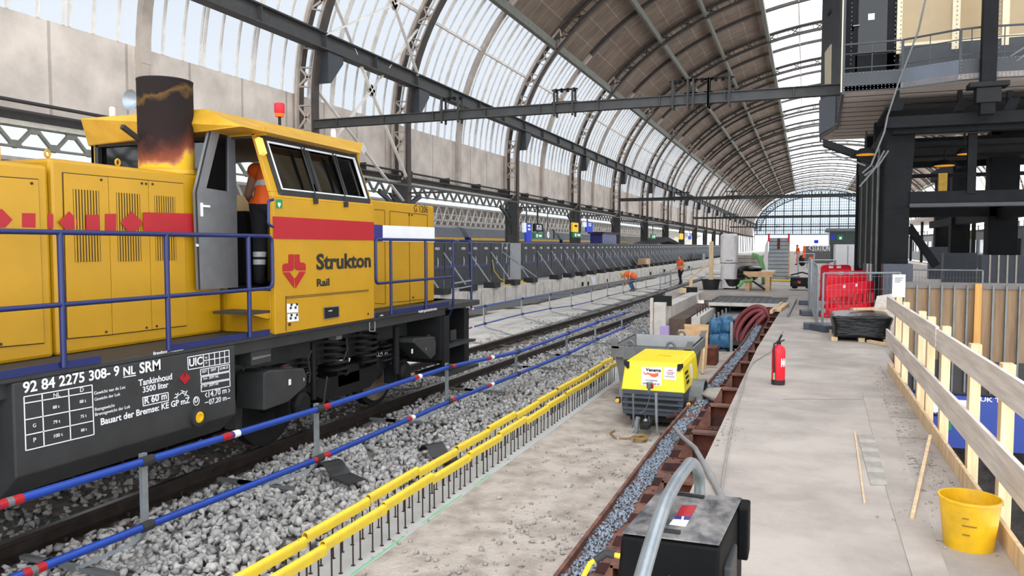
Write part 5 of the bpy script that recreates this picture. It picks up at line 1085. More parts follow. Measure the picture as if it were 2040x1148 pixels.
# blue tarpaulin bundles
def bundle(c, s, lab, seed):
    b = MB(); b.ball((0, 0, 0), 1., 22, 16); rg = np.random.default_rng(seed); ph = rg.uniform(0, 6, 6); vs = []
    for v in b.v:
        v = Vector(v); a = math.atan2(v.y, v.x); k = 1 + .06 * math.sin(5 * a + ph[0] + 2 * v.z) + .05 * math.sin(9 * a + ph[1] - 3 * v.z) + .04 * math.sin(8 * v.z + ph[2] + a * 2)
        e = Vector([math.copysign(abs(t) ** .62, t) for t in v]); vs.append((c[0] + e.x * s[0] * k, c[1] + e.y * s[1] * k, c[2] + e.z * s[2] * k))
    b.v = vs; return tag(b.build('tarpaulin_bundle', m_tarp, smooth=True), lab, 'bundle')
ya = 17.9; A = lambda u, v: P(u, v, y=ya)
for i, (u, v, lab) in enumerate(((1426, 650, 'upper left blue tarpaulin bundle in the stack at the trench edge'), (1447, 648, 'upper right blue tarpaulin bundle in the stack at the trench edge'), (1427, 678, 'lower left blue tarpaulin bundle, resting on the sand at the trench edge'), (1445, 677, 'lower right blue tarpaulin bundle, resting on the sand at the trench edge'))):
    c = A(u, v); bundle((c.x, c.y, c.z), (.145, .2, .185), lab, i)
for u in (1459,):
    c = A(u, 640); tag(MB().bx(c.x - .03, c.x + .03, ya - .2, ya - .14, -.72, c.z).build('rack_post', m_galv), 'galvanised rack post in front of the blue tarpaulin bundles', 'post')
b = MB(); c = A(1428, 698); b.ball((c.x + .1, ya + .05, -.72), (.3, .2, .12)); tag(b.build('bin_bag', m_film, smooth=True), 'black bin bag under the blue tarpaulin bundles', 'bag')
# dark red hose coil
def H(u, v, y): return P(u, v, y=y)
b = MB(); ph = math.radians(55)
for k, (a, w, du, dv, y) in enumerate(((43, 29, 0, 0, 20.9), (39, 20, -1, 3, 20.75), (36, 11, 3, 6, 20.6), (33, 4, 8, 8, 20.5))):
    pts = []
    for t in np.linspace(0, 2 * math.pi, 40)[:-1]: pts.append(H(1497 + du + a * math.cos(t) * math.cos(ph) - w * math.sin(t) * math.sin(ph), 650 + dv - a * math.cos(t) * math.sin(ph) - w * math.sin(t) * math.cos(ph), y + .12 * math.sin(t + k)))
    b.tube(pts, .062, 10, True)
b.tube([H(1515, 628, 20.8), H(1526, 620, 21), H(1540, 617, 21.3)], .05, 10)
tag(b.build('hose_coil', m_hose, smooth=True), 'coiled thick dark red hose leaning on the rusty girder in the trench', 'hose')
# plywood sheets
def sheet(px, y, lab, mat=None, th=.02, name='plywood_sheet'): return tag(MB().prism([P(u, v, y=y) for u, v in px], (0, th, 0)).build(name, mat or m_ply), lab, 'sheet')
sheet([(1363, 646), (1412, 647), (1407, 735), (1396, 760), (1393, 735), (1393, 700), (1368, 700)], 14.9, 'tall upright plywood sheet behind the grey skip')
sheet([(1352, 657), (1368, 656), (1390, 664), (1372, 700), (1341, 700)], 14.4, 'tilted plywood sheet leaning behind the grey skip, lower left of the tall one')
c = P(1413, 728, z=-.7); tag(MB().bx(c.x - .1, c.x + .12, c.y, c.y + .6, -.72, -.36).build('wooden_crate', m_rustor, bevel=.01), 'dark brown wooden crate standing behind the tall plywood sheet', 'crate')
p, q = P(1399, 745, y=14.3), P(1403, 695, y=14.5); tag(MB().bar(p, q, .03, .03).build('timber_batten', m_wood), 'short light batten leaning on the tall plywood sheet', 'batten')
p, q = P(1290, 700, y=15.8), P(1322, 662, y=15.8); b = MB(); b.bar((-3.06, 13.4, -.42), (-3.06, 15.2, -.40), .05, .07); tag(b.build('rebar_cap', m_capyel), 'loose yellow cap strip behind the skip, beside the lilac foam block', 'safety cap')
# grey skip
r = T('skip_container', 'grey steel skip container with lifting lugs behind the yellow compressor', 'skip', (-2.15, 12.3, -.7))
ys, ye = 11.55, 13.1; xa, xb = P(1218, 690, y=ys).x, P(1380, 690, y=ys).x; zt_ = P(1300, 692, y=ys).z
def tub(z0, z1_, ia, ib, y0, y1, d): return [(xa + ia, y0 + d, z0), (xb - ia, y0 + d, z0), (xb - ia, y1 - d, z0), (xa + ia, y1 - d, z0), (xa + ib, y0, z1_), (xb - ib, y0, z1_), (xb - ib, y1, z1_), (xa + ib, y1, z1_)]
b = MB(); o = tub(-.62, zt_, .14, .03, ys, ye, .12); i_ = [(x + (.03 if x < (xa + xb) / 2 else -.03), y + (.03 if y < 12.3 else -.03), z + (.04 if z < 0 else 0)) for x, y, z in o]
b.add(o + i_, [(0, 3, 2, 1), (0, 1, 5, 4), (1, 2, 6, 5), (2, 3, 7, 6), (3, 0, 4, 7), (8, 9, 10, 11), (9, 8, 12, 13), (10, 9, 13, 14), (11, 10, 14, 15), (8, 11, 15, 12), (4, 5, 13, 12), (5, 6, 14, 13), (6, 7, 15, 14), (7, 4, 12, 15)]); b.build('skip_body', m_skip, r)
b = MB(); b.bx(xa, xb, ys - .03, ys + .04, zt_ - .18, zt_); b.bx(xa, xb, ye - .04, ye + .03, zt_ - .12, zt_); b.bx(xa, xa + .06, ys, ye, zt_ - .15, zt_); b.bx(xb - .06, xb, ys, ye, zt_ - .15, zt_); b.build('skip_rim', m_skip, r, bevel=.008)
MB().bx(xa + .08, xb - .08, ye - .06, ye - .045, -.3, zt_ + .02).build('inner_back', m_skipin, r, 'pale inside back wall')
for x, y in ((P(1255, 690, y=ys).x, ys - .02), (P(1337, 690, y=ys).x, ys - .02), (P(1282, 672, y=ye).x, ye), (P(1358, 672, y=ye).x, ye)):
    b = MB(); b.tube([(x + .055 * math.cos(a), y, zt_ + .03 + .055 * math.sin(a)) for a in np.linspace(0, 2 * math.pi, 18)[:-1]], .02, 8, True); b.prism([(x - .1, y - .02, zt_ - .2), (x + .1, y - .02, zt_ - .2), (x + .075, y - .02, zt_ + .0), (x - .075, y - .02, zt_ + .0)], (0, .04, 0)); b.build('lifting_lug', m_galvd, r)
for x0_, s, y in ((xa - .02, 1, ys - .03), (xb + .02, -1, ys - .03), (xa - .02, 1, ye), (xb + .02, -1, ye)):
    MB().prism([(x0_, y, zt_ + .11), (x0_ + s * .09, y, zt_ + .11), (x0_ + s * .15, y, zt_ - .04), (x0_ + s * .04, y, zt_ - .04)], (0, .03, 0)).build('stacking_ear', m_skip, r)
b = MB(); b.bx(xa + .2, xa + .3, ys, ye, -.7, -.6); b.bx(xb - .3, xb - .2, ys, ye, -.7, -.6); b.build('skid_foot', m_skip, r)
# yellow compressor
r = T('mobile_compressor', 'yellow and dark grey mobile compressor parked on the sand by the rusty girder', 'compressor', (-1.79, 10.4, -.7))
yf, yb_ = 9.75, 11.1; xa, xb = -2.2, -1.385; zt_, zm, zl = .165, -.21, -.53
b = MB(); b.add([(xa, yf, zm), (xb, yf, zm), (xb, yb_, zm), (xa, yb_, zm), (xa + .035, yf + .045, zt_ - .06), (xb - .035, yf + .045, zt_ - .06), (xb - .035, yb_ - .04, zt_ - .06), (xa + .035, yb_ - .04, zt_ - .06), (xa + .06, yf + .075, zt_), (xb - .06, yf + .075, zt_), (xb - .06, yb_ - .06, zt_), (xa + .06, yb_ - .06, zt_)],
      [(3, 2, 1, 0), (0, 1, 5, 4), (1, 2, 6, 5), (2, 3, 7, 6), (3, 0, 4, 7), (4, 5, 9, 8), (5, 6, 10, 9), (6, 7, 11, 10), (7, 4, 8, 11), (8, 9, 10, 11)]); hood = b.build('hood', m_cyel, r, bevel=.012)
MB().bx(xa + .02, xb - .02, yf + .02, yb_, zl, zm).build('lower_body', m_cgrey, r, bevel=.012)
MB().bx(xa + .09, xb - .09, yf, yf + .02, zl + .07, zm - .07).build('grille_recess', m_vblack, r)
for k in range(4): z = zl + .06 + k * .075; MB().prism([(xa + .02, yf + .015, z), (xa + .02, yf - .012, z + .012), (xa + .02, yf - .012, z + .04), (xa + .02, yf + .015, z + .05)], (xb - xa - .04, 0, 0)).build('grille_slat', m_cgrey, r)
MB().bx(xa + .02, xb - .02, yf - .01, yf + .02, zm - .045, zm - .005).build('grille_frame', m_cgrey, r)
b = MB(); b.bx(xa + .37, xb - .28, yf + .55, yf + .63, zt_ - .002, zt_ + .012); b.build('hood_label', m_bucket, hood)
for x, s in ((xa + .05, 1), (xb - .05, -1)): MB().prism([(x - s * .02, yf + .03, zt_ + .0), (x + s * .05, yf + .03, zt_ - .01), (x + s * .05, yf + .012, zt_ - .09), (x + s * .03, yf + .012, zt_ - .1), (x - s * .02, yf + .03, zt_ - .05)], (0, -.015, 0)).build('hood_latch', m_vblack, hood)
def cf(u, v, o=.0): 
    p = P(u, v, y=yf + .02); t = (p.z - zm) / (zt_ - .06 - zm); return Vector((p.x, yf + .045 * t - .004 - o, p.z))
def plq(px, mat, par, name, lab=None): return MB().prism([cf(1220 + x * 200 / 1044, 680 + y * 220 / 1148) for x, y in px], (0, -.003, 0)).build(name, mat, par, lab)
o = plq([(300, 268), (515, 270), (512, 466), (300, 458)], m_white, hood, 'company_label', 'white company label with an orange wave'); m_orl = M('label_orange', (226, 100, 50), .6)
text('Venema', cf(1220 + 345 * .1916, 680 + 312 * .1916, .005), cf(1220 + 505 * .1916, 700).x - cf(1220 + 345 * .1916, 700).x, PLY, m_ink, hood, off=.03)
MB().prism([cf(1220 + x * .1916, 680 + y * .1916, .003) for x, y in ((318, 320), (332, 318), (336, 338), (365, 326), (400, 334), (430, 338), (478, 330), (478, 362), (445, 376), (410, 370), (375, 345), (335, 350))], (0, -.003, 0)).build('orange_wave', m_orl, hood)
for s, x0_, x1_, y in (('HOOGEZAND', 345, 470, 410), ('0598 - 39 65 61', 320, 492, 444)): text(s, cf(1220 + x0_ * .1916, 680 + y * .1916, .005), cf(1220 + x1_ * .1916, 700).x - cf(1220 + x0_ * .1916, 700).x, PLY, m_ink, hood)
plq([(532, 268), (668, 278), (662, 408), (532, 396)], m_white, hood, 'warning_label', 'white warning label with red writing')
for k, (s, a_, c_) in enumerate((('GEEN', 575, 625), ('SLANGEN', 560, 642), ('OP DE', 570, 630), ('MOTORKAP', 548, 648))): text(s, cf(1220 + a_ * .1916, 680 + (312 + k * 20) * .1916, .005), cf(1220 + c_ * .1916, 700).x - cf(1220 + a_ * .1916, 700).x, PLY, m_red, hood)
def side_box(name, y0, y1, z0, z1_, mat, lab=None):
    t = lambda z: xb - .035 * (z - zm) / (zt_ - .06 - zm) + .002; MB().prism([(t(z0), y0, z0), (t(z0), y1, z0), (t(z1_), y1, z1_), (t(z1_), y0, z1_)], (.004, 0, 0)).build(name, mat, hood, lab)
side_box('side_vent', yf + .15, yf + .4, .0, .035, m_vblack); side_box('side_vent', yf + .17, yf + .42, -.06, -.03, m_vblack); side_box('side_vent', yf + .2, yf + .42, -.13, -.09, m_vblack); side_box('side_label', yf + .62, yf + .8, -.12, .06, m_white, 'white side label')
for x, s in ((xa - .03, 1), (xb + .05, -1)):
    b = MB(); b.lathe([(.1, -.08), (.24, -.08), (.26, -.05), (.26, .05), (.24, .08), (.1, .08)], (x, yf + .78, -.44), 28, 'x'); w = b.build('road_wheel', m_rubber, r, smooth=True); MB().lathe([(0, -.085), (.13, -.085), (.13, .085), (0, .085)], (x, yf + .78, -.44), 20, 'x', cap=False).build('wheel_rim', m_galvd, w)
    b = MB(); ps = [(yf + .78 + .31 * math.cos(a), -.44 + .29 * math.sin(a)) for a in np.linspace(.15, math.pi - .15, 12)]; qs = [(yf + .78 + .29 * math.cos(a), -.44 + .27 * math.sin(a)) for a in np.linspace(.15, math.pi - .15, 12)][::-1]; b.prism([(x - .11, y, z) for y, z in ps + qs], (.22, 0, 0)); b.build('mudguard', m_galvd, r)
for u, v in ((1230, 798), (1372, 806)): c = P(u, v, y=yf - .03); b = MB(); b.lathe([(0, -.02), (.026, -.02), (.026, .02), (0, .02)], c, 14, 'y', cap=False); b.build('reflector', M('amber_lens', (220, 170, 70), .3), r, 'round amber reflector'); MB().cb(c + Vector((0, .04, 0)), (.06, .04, .07)).build('reflector_holder', m_vblack, r)
b = MB(); b.bx(-1.84, -1.74, yf - .55, yf + .1, -.58, -.53); b.bx(xa + .1, xb - .1, yf + .1, yb_ - .1, -.62, -.53); b.build('drawbar', m_vblack, r)
def cp(x, y, dy=0): return P(1220 + x * 200 / 1044, 680 + y * 220 / 1148, y=yf - .28 + dy)
b = MB(); a, c = cp(455, 540), cp(460, 850); b.tube([a, c], .02, 10); b.tube([c, cp(470, 960)], .014, 8); b.build('jockey_post', m_galv, r); c = cp(515, 1000); b = MB(); b.lathe([(0, -.02), (.055, -.02), (.055, .02), (0, .02)], c, 18, 'x', cap=False); b.build('jockey_wheel', m_rubber, r)
a = cp(390, 460); b = MB(); b.cb(a, (.075, .06, .08), rz=.5); b.cb(a + Vector((-.01, 0, -.06)), (.03, .03, .07)); h_ = b.build('crank_head', m_galvd, r, bevel=.01); MB().cb(a + Vector((.035, -.03, 0)), (.03, .012, .05), rz=.5).build('red_tag', m_red, h_)
b = MB(); b.tube([cp(215, 565), cp(220, 820), cp(205, 900)], .012, 8); b.tube([cp(215, 550), cp(216, 580)], .018, 8); b.build('brake_lever', m_galvd, r)
b = MB(); b.tube([cp(270, 790), cp(250, 850), cp(260, 920), cp(220, 970), cp(170, 1010)], [.03, .035, .03, .024, .03], 10); b.ball(cp(345, 830), .032); b.tube([cp(345, 830), cp(300, 910), cp(230, 960)], .016, 8); b.build('tow_coupling', m_galv, r, smooth=True)
b = MB(); b.tube([cp(390, 560), cp(375, 640), cp(340, 720), cp(285, 750)], .005, 6); b.tube([cp(380, 780), cp(385, 870), cp(395, 960), cp(385, 1030)], .005, 6); b.tube([cp(340, 770), cp(350, 860), cp(380, 930)], .005, 6); b.build('control_cable', m_galvd, r)
c = P(1275, 878, z=-.69); b = MB(); pts = [c + Vector((.07 * math.cos(t) * (1 + .3 * math.sin(t * 1.7)) - .0, .1 * math.sin(t), .01 + .012 * (t / 6))) for t in np.linspace(0, 20, 60)]; pts += [P(u, v, z=-.685) for u, v in ((1245, 874), (1225, 872), (1216, 862), (1224, 858))]
b.tube(pts, .011, 7); tag(b.build('coiled_strap', M('ochre_strap', (142, 116, 66), .8), smooth=True), 'ochre strap coiled on the sand below the compressor drawbar', 'strap')
c = P(1342, 835, y=9.6); b = MB(); b.tube([P(1328, 833, y=9.6), P(1345, 828, y=9.6), P(1360, 830, y=9.6)], [.015, .035, .02], 8); b.cb(P(1344, 840, y=9.6), (.07, .06, .04)); b.build('outlet_valve', m_rustdk, r)
# ================================================================ platform, right
# black film wrapped pallet
a, c, t_ = P(1662, 680, z=.06), P(1775, 686, z=.06), P(1700, 629, y=14.35).z
r = T('wrapped_pallet', 'pallet load wrapped in glossy black film at the end of the guardrail', 'pallet', (.95, 15, 0)); b = MB(); nx, ny, nz = 26, 16, 9; rg = np.random.default_rng(4)
b.ball((0, 0, 0), 1., 40, 22); vs = []
for v in b.v:
    e = [math.copysign(abs(t) ** .17, t) for t in v]; n = .035 * math.sin(e[2] * 7 + e[0] * 3.1) + .02 * math.sin(e[0] * 9 - e[2] * 4 + e[1] * 5) + .02 * math.sin(e[1] * 8 + e[2] * 11); vs.append((.93 + e[0] * .46 * (1 + n), 15.05 + e[1] * .68 * (1 + n), .06 + (t_ - .06) / 2 * (1 + e[2]) * (1 + n * .5)))
b.v = vs; b.build('film_wrap', m_film, r, smooth=True); b = MB()
for x in (.5, .93, 1.32): b.bx(x - .05, x + .05, 14.42, 15.7, 0, .07)
b.build('pallet_runner', m_wood, r)
p, q = P(1730, 680, z=.03), P(1772, 688, z=.03); tag(MB().bar(p, q, .07, .05).build('timber_offcut', m_wood), 'timber offcut on the platform in front of the black wrapped pallet', 'offcut')
p, q = P(1708, 624, y=16), P(1755, 612, y=16.4); tag(MB().bar((.8, 15.2, t_ + .045), (1.5, 15.5, t_ + .06), .1, .04).build('timber_board', m_wood), 'timber board lying on top of the black wrapped pallet', 'board')
tag(MB().prism([(1.15, 16.0, .0), (1.75, 16.2, .0), (1.75, 16.2, .78), (1.28, 16.05, .70)], (0, .03, 0)).build('leaning_panel', m_board), 'grey board leaning behind the black wrapped pallet beside the red barriers', 'board')
# red plastic barriers
def redbar(p0, p1, h, lab, idx):
    L = 1.0; r = T('plastic_barrier', lab, 'barrier', (0, 0, 0), None); b = MB(); Wd = (p1 - p0).length; d = .04
    b.prism(arcpts([(0, 0, h * .5), (0, 0, h), (Wd, 0, h), (Wd, 0, h * .5), (Wd, 0, h * .5)][:4], .12), (0, d, 0)) if 0 else None
    out = [Vector(v) for v in arcpts([(0, 0, .12), (0, 0, h), (Wd, 0, h), (Wd, 0, .12)], .14)]
    b.prism([(0, 0, h * .62)] + [tuple(v) for v in out[1:-1]] + [(Wd, 0, h * .62)], (0, d, 0)); b.bx(0, Wd, 0, d, .1, .22); b.bx(0, .07, 0, d, .1, h * .65); b.bx(Wd - .07, Wd, 0, d, .1, h * .65)
    n = 8
    for k in range(n): x = .1 + (Wd - .2) * (k + .5) / n; b.bx(x - .026, x + .026, .003, d - .003, .2, h * .64)
    b.build('barrier_panel', m_redp, r); 
    for x in (Wd * .12, Wd * .88): MB().bx(x - .05, x + .05, -.25, .3, 0, .11).build('barrier_foot', m_redp, r, bevel=.02)
    for x in (Wd * .32, Wd * .58): MB().bx(x - .07, x + .07, -.006, 0, h - .1, h - .03).build('reflector_patch', m_white, r, 'white reflective patch')
    r.location = p0; r.rotation_euler.z = math.atan2(p1.y - p0.y, p1.x - p0.x); return r
redbar(P(1648, 636, z=0), P(1741, 618, z=0), .76, 'nearest red plastic pedestrian barrier, right behind the black wrapped pallet', 0)
redbar(Vector((.55, 21.6, 0)), Vector((1.55, 22.3, 0)), 1.0, 'middle red plastic pedestrian barrier of the three', 1)
redbar(Vector((.45, 24.8, 0)), Vector((1.3, 25.3, 0)), 1.08, 'farthest red plastic pedestrian barrier of the three', 2)
# site fence panels around them
def herasp(p0, p1, h, lab, feet=True, mesh_n=18):
    r = T('site_fence', lab, 'fence', p0); d = p1 - p0; b = MB(); u = Vector((0, 0, 1))
    for z in (.12, h): b.tube([p0 + u * z, p1 + u * z], .02, 8)
    for q in (p0, p1): b.tube([q + u * .02, q + u * h], .022, 8)
    b.build('fence_frame', m_galv, r); b = MB()
    for k in range(1, mesh_n): q = p0 + d * (k / mesh_n); b.bar(q + u * .12, q + u * h, .005, .005)
    for z in frange(.3, h - .1, .25): b.bar(p0 + u * z, p1 + u * z, .005, .005)
    b.build('wire_mesh', m_galvd, r)
    for q in ((p0, p1) if feet else ()): MB().cb(q + u * .065, (.5, .24, .13), rz=math.atan2(d.y, d.x) + math.pi / 2).build('concrete_foot', m_cgrey, r, bevel=.015)
    return r
herasp(Vector((.33, 16.0, 0)), Vector((1.75, 16.9, 0)), 1.12, 'site fence panel standing across the platform in front of the nearest red barrier')
herasp(Vector((.24, 16.3, 0)), Vector((.18, 19.4, 0)), 1.25, 'nearer site fence panel running along the platform beside the red barriers')
herasp(Vector((.14, 19.7, 0)), Vector((.1, 23.0, 0)), 1.3, 'farther site fence panel running along the platform beside the red barriers')
herasp(P(1812, 600, y=24), Vector((P(1905, 600, y=24).x, 24, 0)), 1.1, 'crowd fence standing under the control tower behind the plank hoarding', False, 24) if 0 else herasp(Vector((2.6, 23.5, 0)), Vector((4.4, 23.5, 0)), 1.0, 'crowd fence standing under the control tower behind the plank hoarding', False, 24)
# loose timber and cables on the platform edge by the trench
for (u0, v0, u1, v1, w, lab) in ((1550, 618, 1567, 606, .14, 'short thick timber block lying on the platform edge by the trench'), (1536, 622, 1558, 604, .06, 'slim timber lying beside the short block on the trench edge'), (1570, 628, 1586, 596, .05, 'grey lath lying on the platform beside the short timber block')):
    p, q = P(u0, v0, z=.05), P(u1, v1, z=.05); tag(MB().bar(p, q, w, .08).build('timber_piece', m_wood if w > .05 else m_galvd), lab, 'timber')
# ================================================================ left platform: fence, signs, trains
XFN = -13.6; zb = -.138
def fence_panel(y, n, wl=True, first=None):
    """2 m high site fence panel with black banner, strut and ballast block"""
    r = T('banner_fence_panel', 'site fence panel hung with a black banner in the long row on the left platform', 'fence panel', (XFN, y, zb), 'banner fence panels on the left platform')
    z0, z1_ = zb + .06, zb + 1.93; b = MB()
    for a in (0, n): b.tube([(XFN, y + a, zb), (XFN, y + a, z1_ + .03)], .024, 8)
    b.tube([(XFN, y, z1_), (XFN, y + n, z1_)], .02, 6); b.tube([(XFN, y, z0), (XFN, y + n, z0)], .02, 6); b.build('fence_frame', m_galvd, r)
    b = MB(); k = 12; vs = []
    for i in range(k + 1):
        for z in (z0, z1_ - .02): vs += [(XFN + .035 + .012 * math.sin(i * 2.1 + z), y + .03 + (n - .06) * i / k, z)]
    vs2 = [(x - .015, yy, z) for x, yy, z in vs]; m = len(vs); fs = [(2 * i, 2 * i + 2, 2 * i + 3, 2 * i + 1) for i in range(k)]; b.add(vs + vs2, fs + [tuple(j + m for j in f[::-1]) for f in fs])
    bn = b.build('banner', m_banner, r)
    for s in (.25, .75):
        yy = y + n * s; text('HERAS', (XFN + .055, yy - .2, z1_ - .3), .4, PLX, m_white, bn, .1, .02)
        b = MB(); b.prism([(XFN + .055, yy + .09 * math.sin(t), 1.0 + .2 * math.cos(t)) for t in np.linspace(0.2, 2.9, 9)] + [(XFN + .055, yy + .03 * math.sin(t), 1.0 + .2 * math.cos(t)) for t in np.linspace(2.9, .2, 9)], (.003, 0, 0)); b.build('wing_emblem', m_wsign if 0 else m_white, bn)
    MB().prism([(XFN + .05, y + .05, zb + .86), (XFN + .05, y + n - .05, zb + .86), (XFN + .05, y + n - .05, zb + 1.0), (XFN + .05, y + .05, zb + 1.02)], (.004, 0, 0)).build('banner_stripe', M('banner_blue', (52, 56, 88), .6), bn, 'dull blue band across the banner')
    MB().bar((XFN + .03, y + n, z1_ - .4), (XFN + 1.0, y + n + .15, zb + .15), .045, .045).build('strut', m_galv, r)
    return r
def block(y, x=XFN + 1.05, s=1.):
    r = MB(); r.cb((x, y, zb + .12), (.5, .75 * s, .24)); return r
FY = []; y = 20.5; fp = None; k0 = None; lens = 2.45
while y < 135:
    if 34.2 < y < 36.9: y = 36.95; continue
    if fp is None: fp = fence_panel(y, lens)
    else: dup(fp, (XFN, y, zb))
    yy = y + lens + .15; xb = XFN + 1.02
    if k0 is None: k0 = tag(block(yy).build('ballast_block', m_rubber, bevel=.02), 'black ballast block on the strut of the banner fence on the left platform', 'ballast block', 'ballast blocks of the banner fence')
    else: c = k0.copy(); COL.objects.link(c); c.location.y = yy
    FY.append(y); y += lens + .03
r = T('grey_fence_panel', 'single light grey blank fence panel among the black banners', 'fence panel', (XFN, 34.2, zb)); MB().bx(XFN, XFN + .03, 34.2, 36.9, zb + .05, zb + 1.93).build('blank_sheet', M('light_grey_sheet', (150, 150, 152), .6, var=.04), r); b = MB()
for yy in (34.2, 36.9): b.tube([(XFN + .02, yy, zb), (XFN + .02, yy, zb + 1.98)], .025, 8)
b.build('frame_post', m_galvd, r); MB().bar((XFN + .03, 34.3, zb + 1.5), (XFN + 1.0, 36.6, zb + .2), .045, .045).build('strut', m_galv, r)
b = MB(); pts = []
for t in np.linspace(0, 40, 160): pts.append((XFN + .7 + .35 * math.cos(t) * (1 + .3 * math.sin(t * .37)), 33.0 + t * .07 + .9 * math.sin(t * .9), zb + .02 + .02 * abs(math.sin(t * 1.3))))
b.tube(pts, .018, 5); b.tube([(XFN + .05, 33.0, 1.0), (XFN + .1, 33.1, .5), (XFN + .25, 33.5, .1), (XFN + .5, 34, zb + .05)], .018, 5); tag(b.build('yellow_cable', m_capyel), 'yellow cable lying in loops on the left platform below the grey fence panel', 'cable')
p = P(1283, 526, x=-12.9); tag(MB().cb((p.x, p.y, zb + .35), (.7, 1.9, .7)).build('wooden_crate', m_ply, bevel=.01), 'plywood crate on the left platform in front of the banner fence', 'crate')
p = P(1394, 521, x=-12.6); tag(MB().cb((p.x, p.y, zb + .4), (1, 2.4, .8)).build('pallet_load', m_galvd, bevel=.02), 'grey pallet load on the far part of the left platform beside the fence', 'pallet')
# white cloth hanging on the platform wall
b = MB(); c = [P(u, v, x=-12.37) for u, v in ((1175, 551), (1203, 551), (1199, 566), (1195, 582), (1187, 586), (1182, 574))]; c = [(-12.34 - .02 * (i % 2), p.y, p.z) for i, p in enumerate(c)]; b.prism(c, (-.01, 0, 0)); tag(b.build('white_cloth', m_white), 'white cloth hanging over the left platform wall', 'cloth')
# hanging platform signs
def sign(name, lab, u0, v0, u1, v1, x, parts, hang=True):
    a, c = P(u0, v1, x=x), P(u1, v0, x=x); r = T(name, lab, 'sign', ((x), (a.y + c.y) / 2, a.z)); w = c.y - a.y; h = c.z - a.z
    for (nm, s0, t0, s1, t1, mat, th) in parts: MB().bx(x - .12 + 0, x + th, a.y + w * s0, a.y + w * s1, a.z + h * t0, a.z + h * t1).build(nm, mat, r)
    if hang: MB().bx(x - .1, x - .06, a.y + w * .45, a.y + w * .55, c.z - .1, 4.0).build('hanger_rod', m_iron, r)
    return r, a, w, h
XG = -14.6
for (u0, v0, u1, v1, lab) in ((1044, 445, 1059, 482, 'blue and white platform sign hanging nearest above the banner fence'), (1163, 444, 1181, 462, 'blue and white platform sign hanging in the middle, beside the yellow sign'), (1371, 465, 1378, 477, 'small far blue platform sign above the banner fence')):
    sign('platform_sign', lab, u0, v0, u1, v1, XG, [('sign_body', .3, 0, 1, 1, m_blues, 0), ('white_face', 0, .5, .3, 1, m_wsign, .0), ('white_symbol', .5, .62, .8, .72, m_wsign, .02), ('white_symbol', .5, .8, .8, .9, m_wsign, .02)])
sign('track_display', 'black display with a green arrow frame hanging beside the nearest blue sign', 1065, 447, 1082, 461, XG, [('display_case', 0, 0, 1, 1, m_vblack, 0), ('arrow_frame', .25, .2, .32, .8, m_wsign, .02), ('arrow_frame', .68, .2, .75, .8, m_wsign, .02), ('arrow_frame', .25, .75, .75, .82, m_wsign, .02), ('arrow_stem', .46, .2, .54, .6, m_wsign, .02)])
for (u0, v0, u1, v1, lab) in ((1065, 465, 1081, 475, 'nearest green exit sign hanging below the black display'), (1142, 464, 1158, 473, 'second green exit sign hanging under the yellow sign'), (1298, 467, 1306, 476, 'third green sign farther along the left platform')):
    sign('exit_sign', lab, u0, v0, u1, v1, XG, [('sign_body', 0, 0, 1, 1, m_greens, 0), ('running_figure', .2, .2, .35, .8, m_wsign, .02), ('exit_arrow', .5, .3, .85, .7, m_wsign, .02)])
sign('yellow_sign', 'yellow sign with black pictogram hanging above the second exit sign', 1141, 445, 1158, 462, XG, [('sign_body', 0, 0, .65, 1, m_yels, 0), ('dark_half', .65, 0, 1, 1, m_vblack, 0), ('pictogram', .2, .55, .5, .75, m_vblack, .02)])
sign('yellow_sign', 'small far yellow sign hanging beside the small blue sign', 1354, 466, 1364, 477, XG, [('sign_body', 0, 0, .7, 1, m_yels, 0), ('dark_half', .7, 0, 1, 1, m_vblack, 0)])
a, c = P(1085, 475, x=XG), P(1105, 460, x=XG); r = T('platform_clock', 'round white clock in a grey case beside the nearest exit sign', 'clock', (XG, (a.y + c.y) / 2, a.z)); MB().bx(XG - .1, XG, a.y, c.y - .25, a.z, c.z).build('clock_case', m_galvd, r); MB().bx(XG - .1, XG, c.y - .3, c.y, a.z, c.z + .05).build('side_case', m_vblack, r); q = P(1092, 468, x=XG)
MB().lathe([(.2, 0), (.2, .02), (0, .02)], q, 20, 'x').build('clock_face', m_wsign, r); MB().bx(XG - .06, XG - .02, q.y - .03, q.y + .03, c.z, 4.0).build('hanger_rod', m_iron, r); b = MB(); b.bar(q + Vector((.025, 0, 0)), q + Vector((.025, .04, .13)), .02, .02); b.bar(q + Vector((.025, 0, 0)), q + Vector((.025, .1, -.03)), .02, .02); b.build('clock_hand', m_vblack, r)
# kiosk, black canopy tent
a, c = P(1200, 486, x=-15.2), P(1228, 464, x=-15.2); r = T('platform_kiosk', 'dark blue kiosk standing on the left platform behind the banner fence', 'kiosk', (-15.2, (a.y + c.y) / 2, -.15)); MB().bx(-16.2, -15.2, a.y, c.y, -.15, c.z - .15).build('kiosk_body', m_navy, r); MB().bx(-16.3, -15.0, a.y - .4, c.y + .4, c.z - .15, c.z).build('kiosk_roof', m_gut, r); MB().bx(-15.21, -15.18, a.y + .5, a.y + 1.5, 1.0, 1.9).build('green_panel', m_greens, r)
a, c = P(1290, 492, x=-15.4), P(1360, 492, x=-15.4); zt_ = P(1325, 472, x=-15.4).z; r = T('canopy_tent', 'black gabled canopy tent behind the banner fence on the left platform', 'tent', (-15.4, (a.y + c.y) / 2, -.15)); m_ = (a.y + c.y) / 2
MB().prism([(-15.3, a.y, 1.75), (-15.3, m_, zt_), (-15.3, c.y, 1.75), (-15.3, c.y, 1.6), (-15.3, m_, zt_ - .5), (-15.3, a.y, 1.6)], (-2, 0, 0)).build('tent_roof', m_vblack, r)
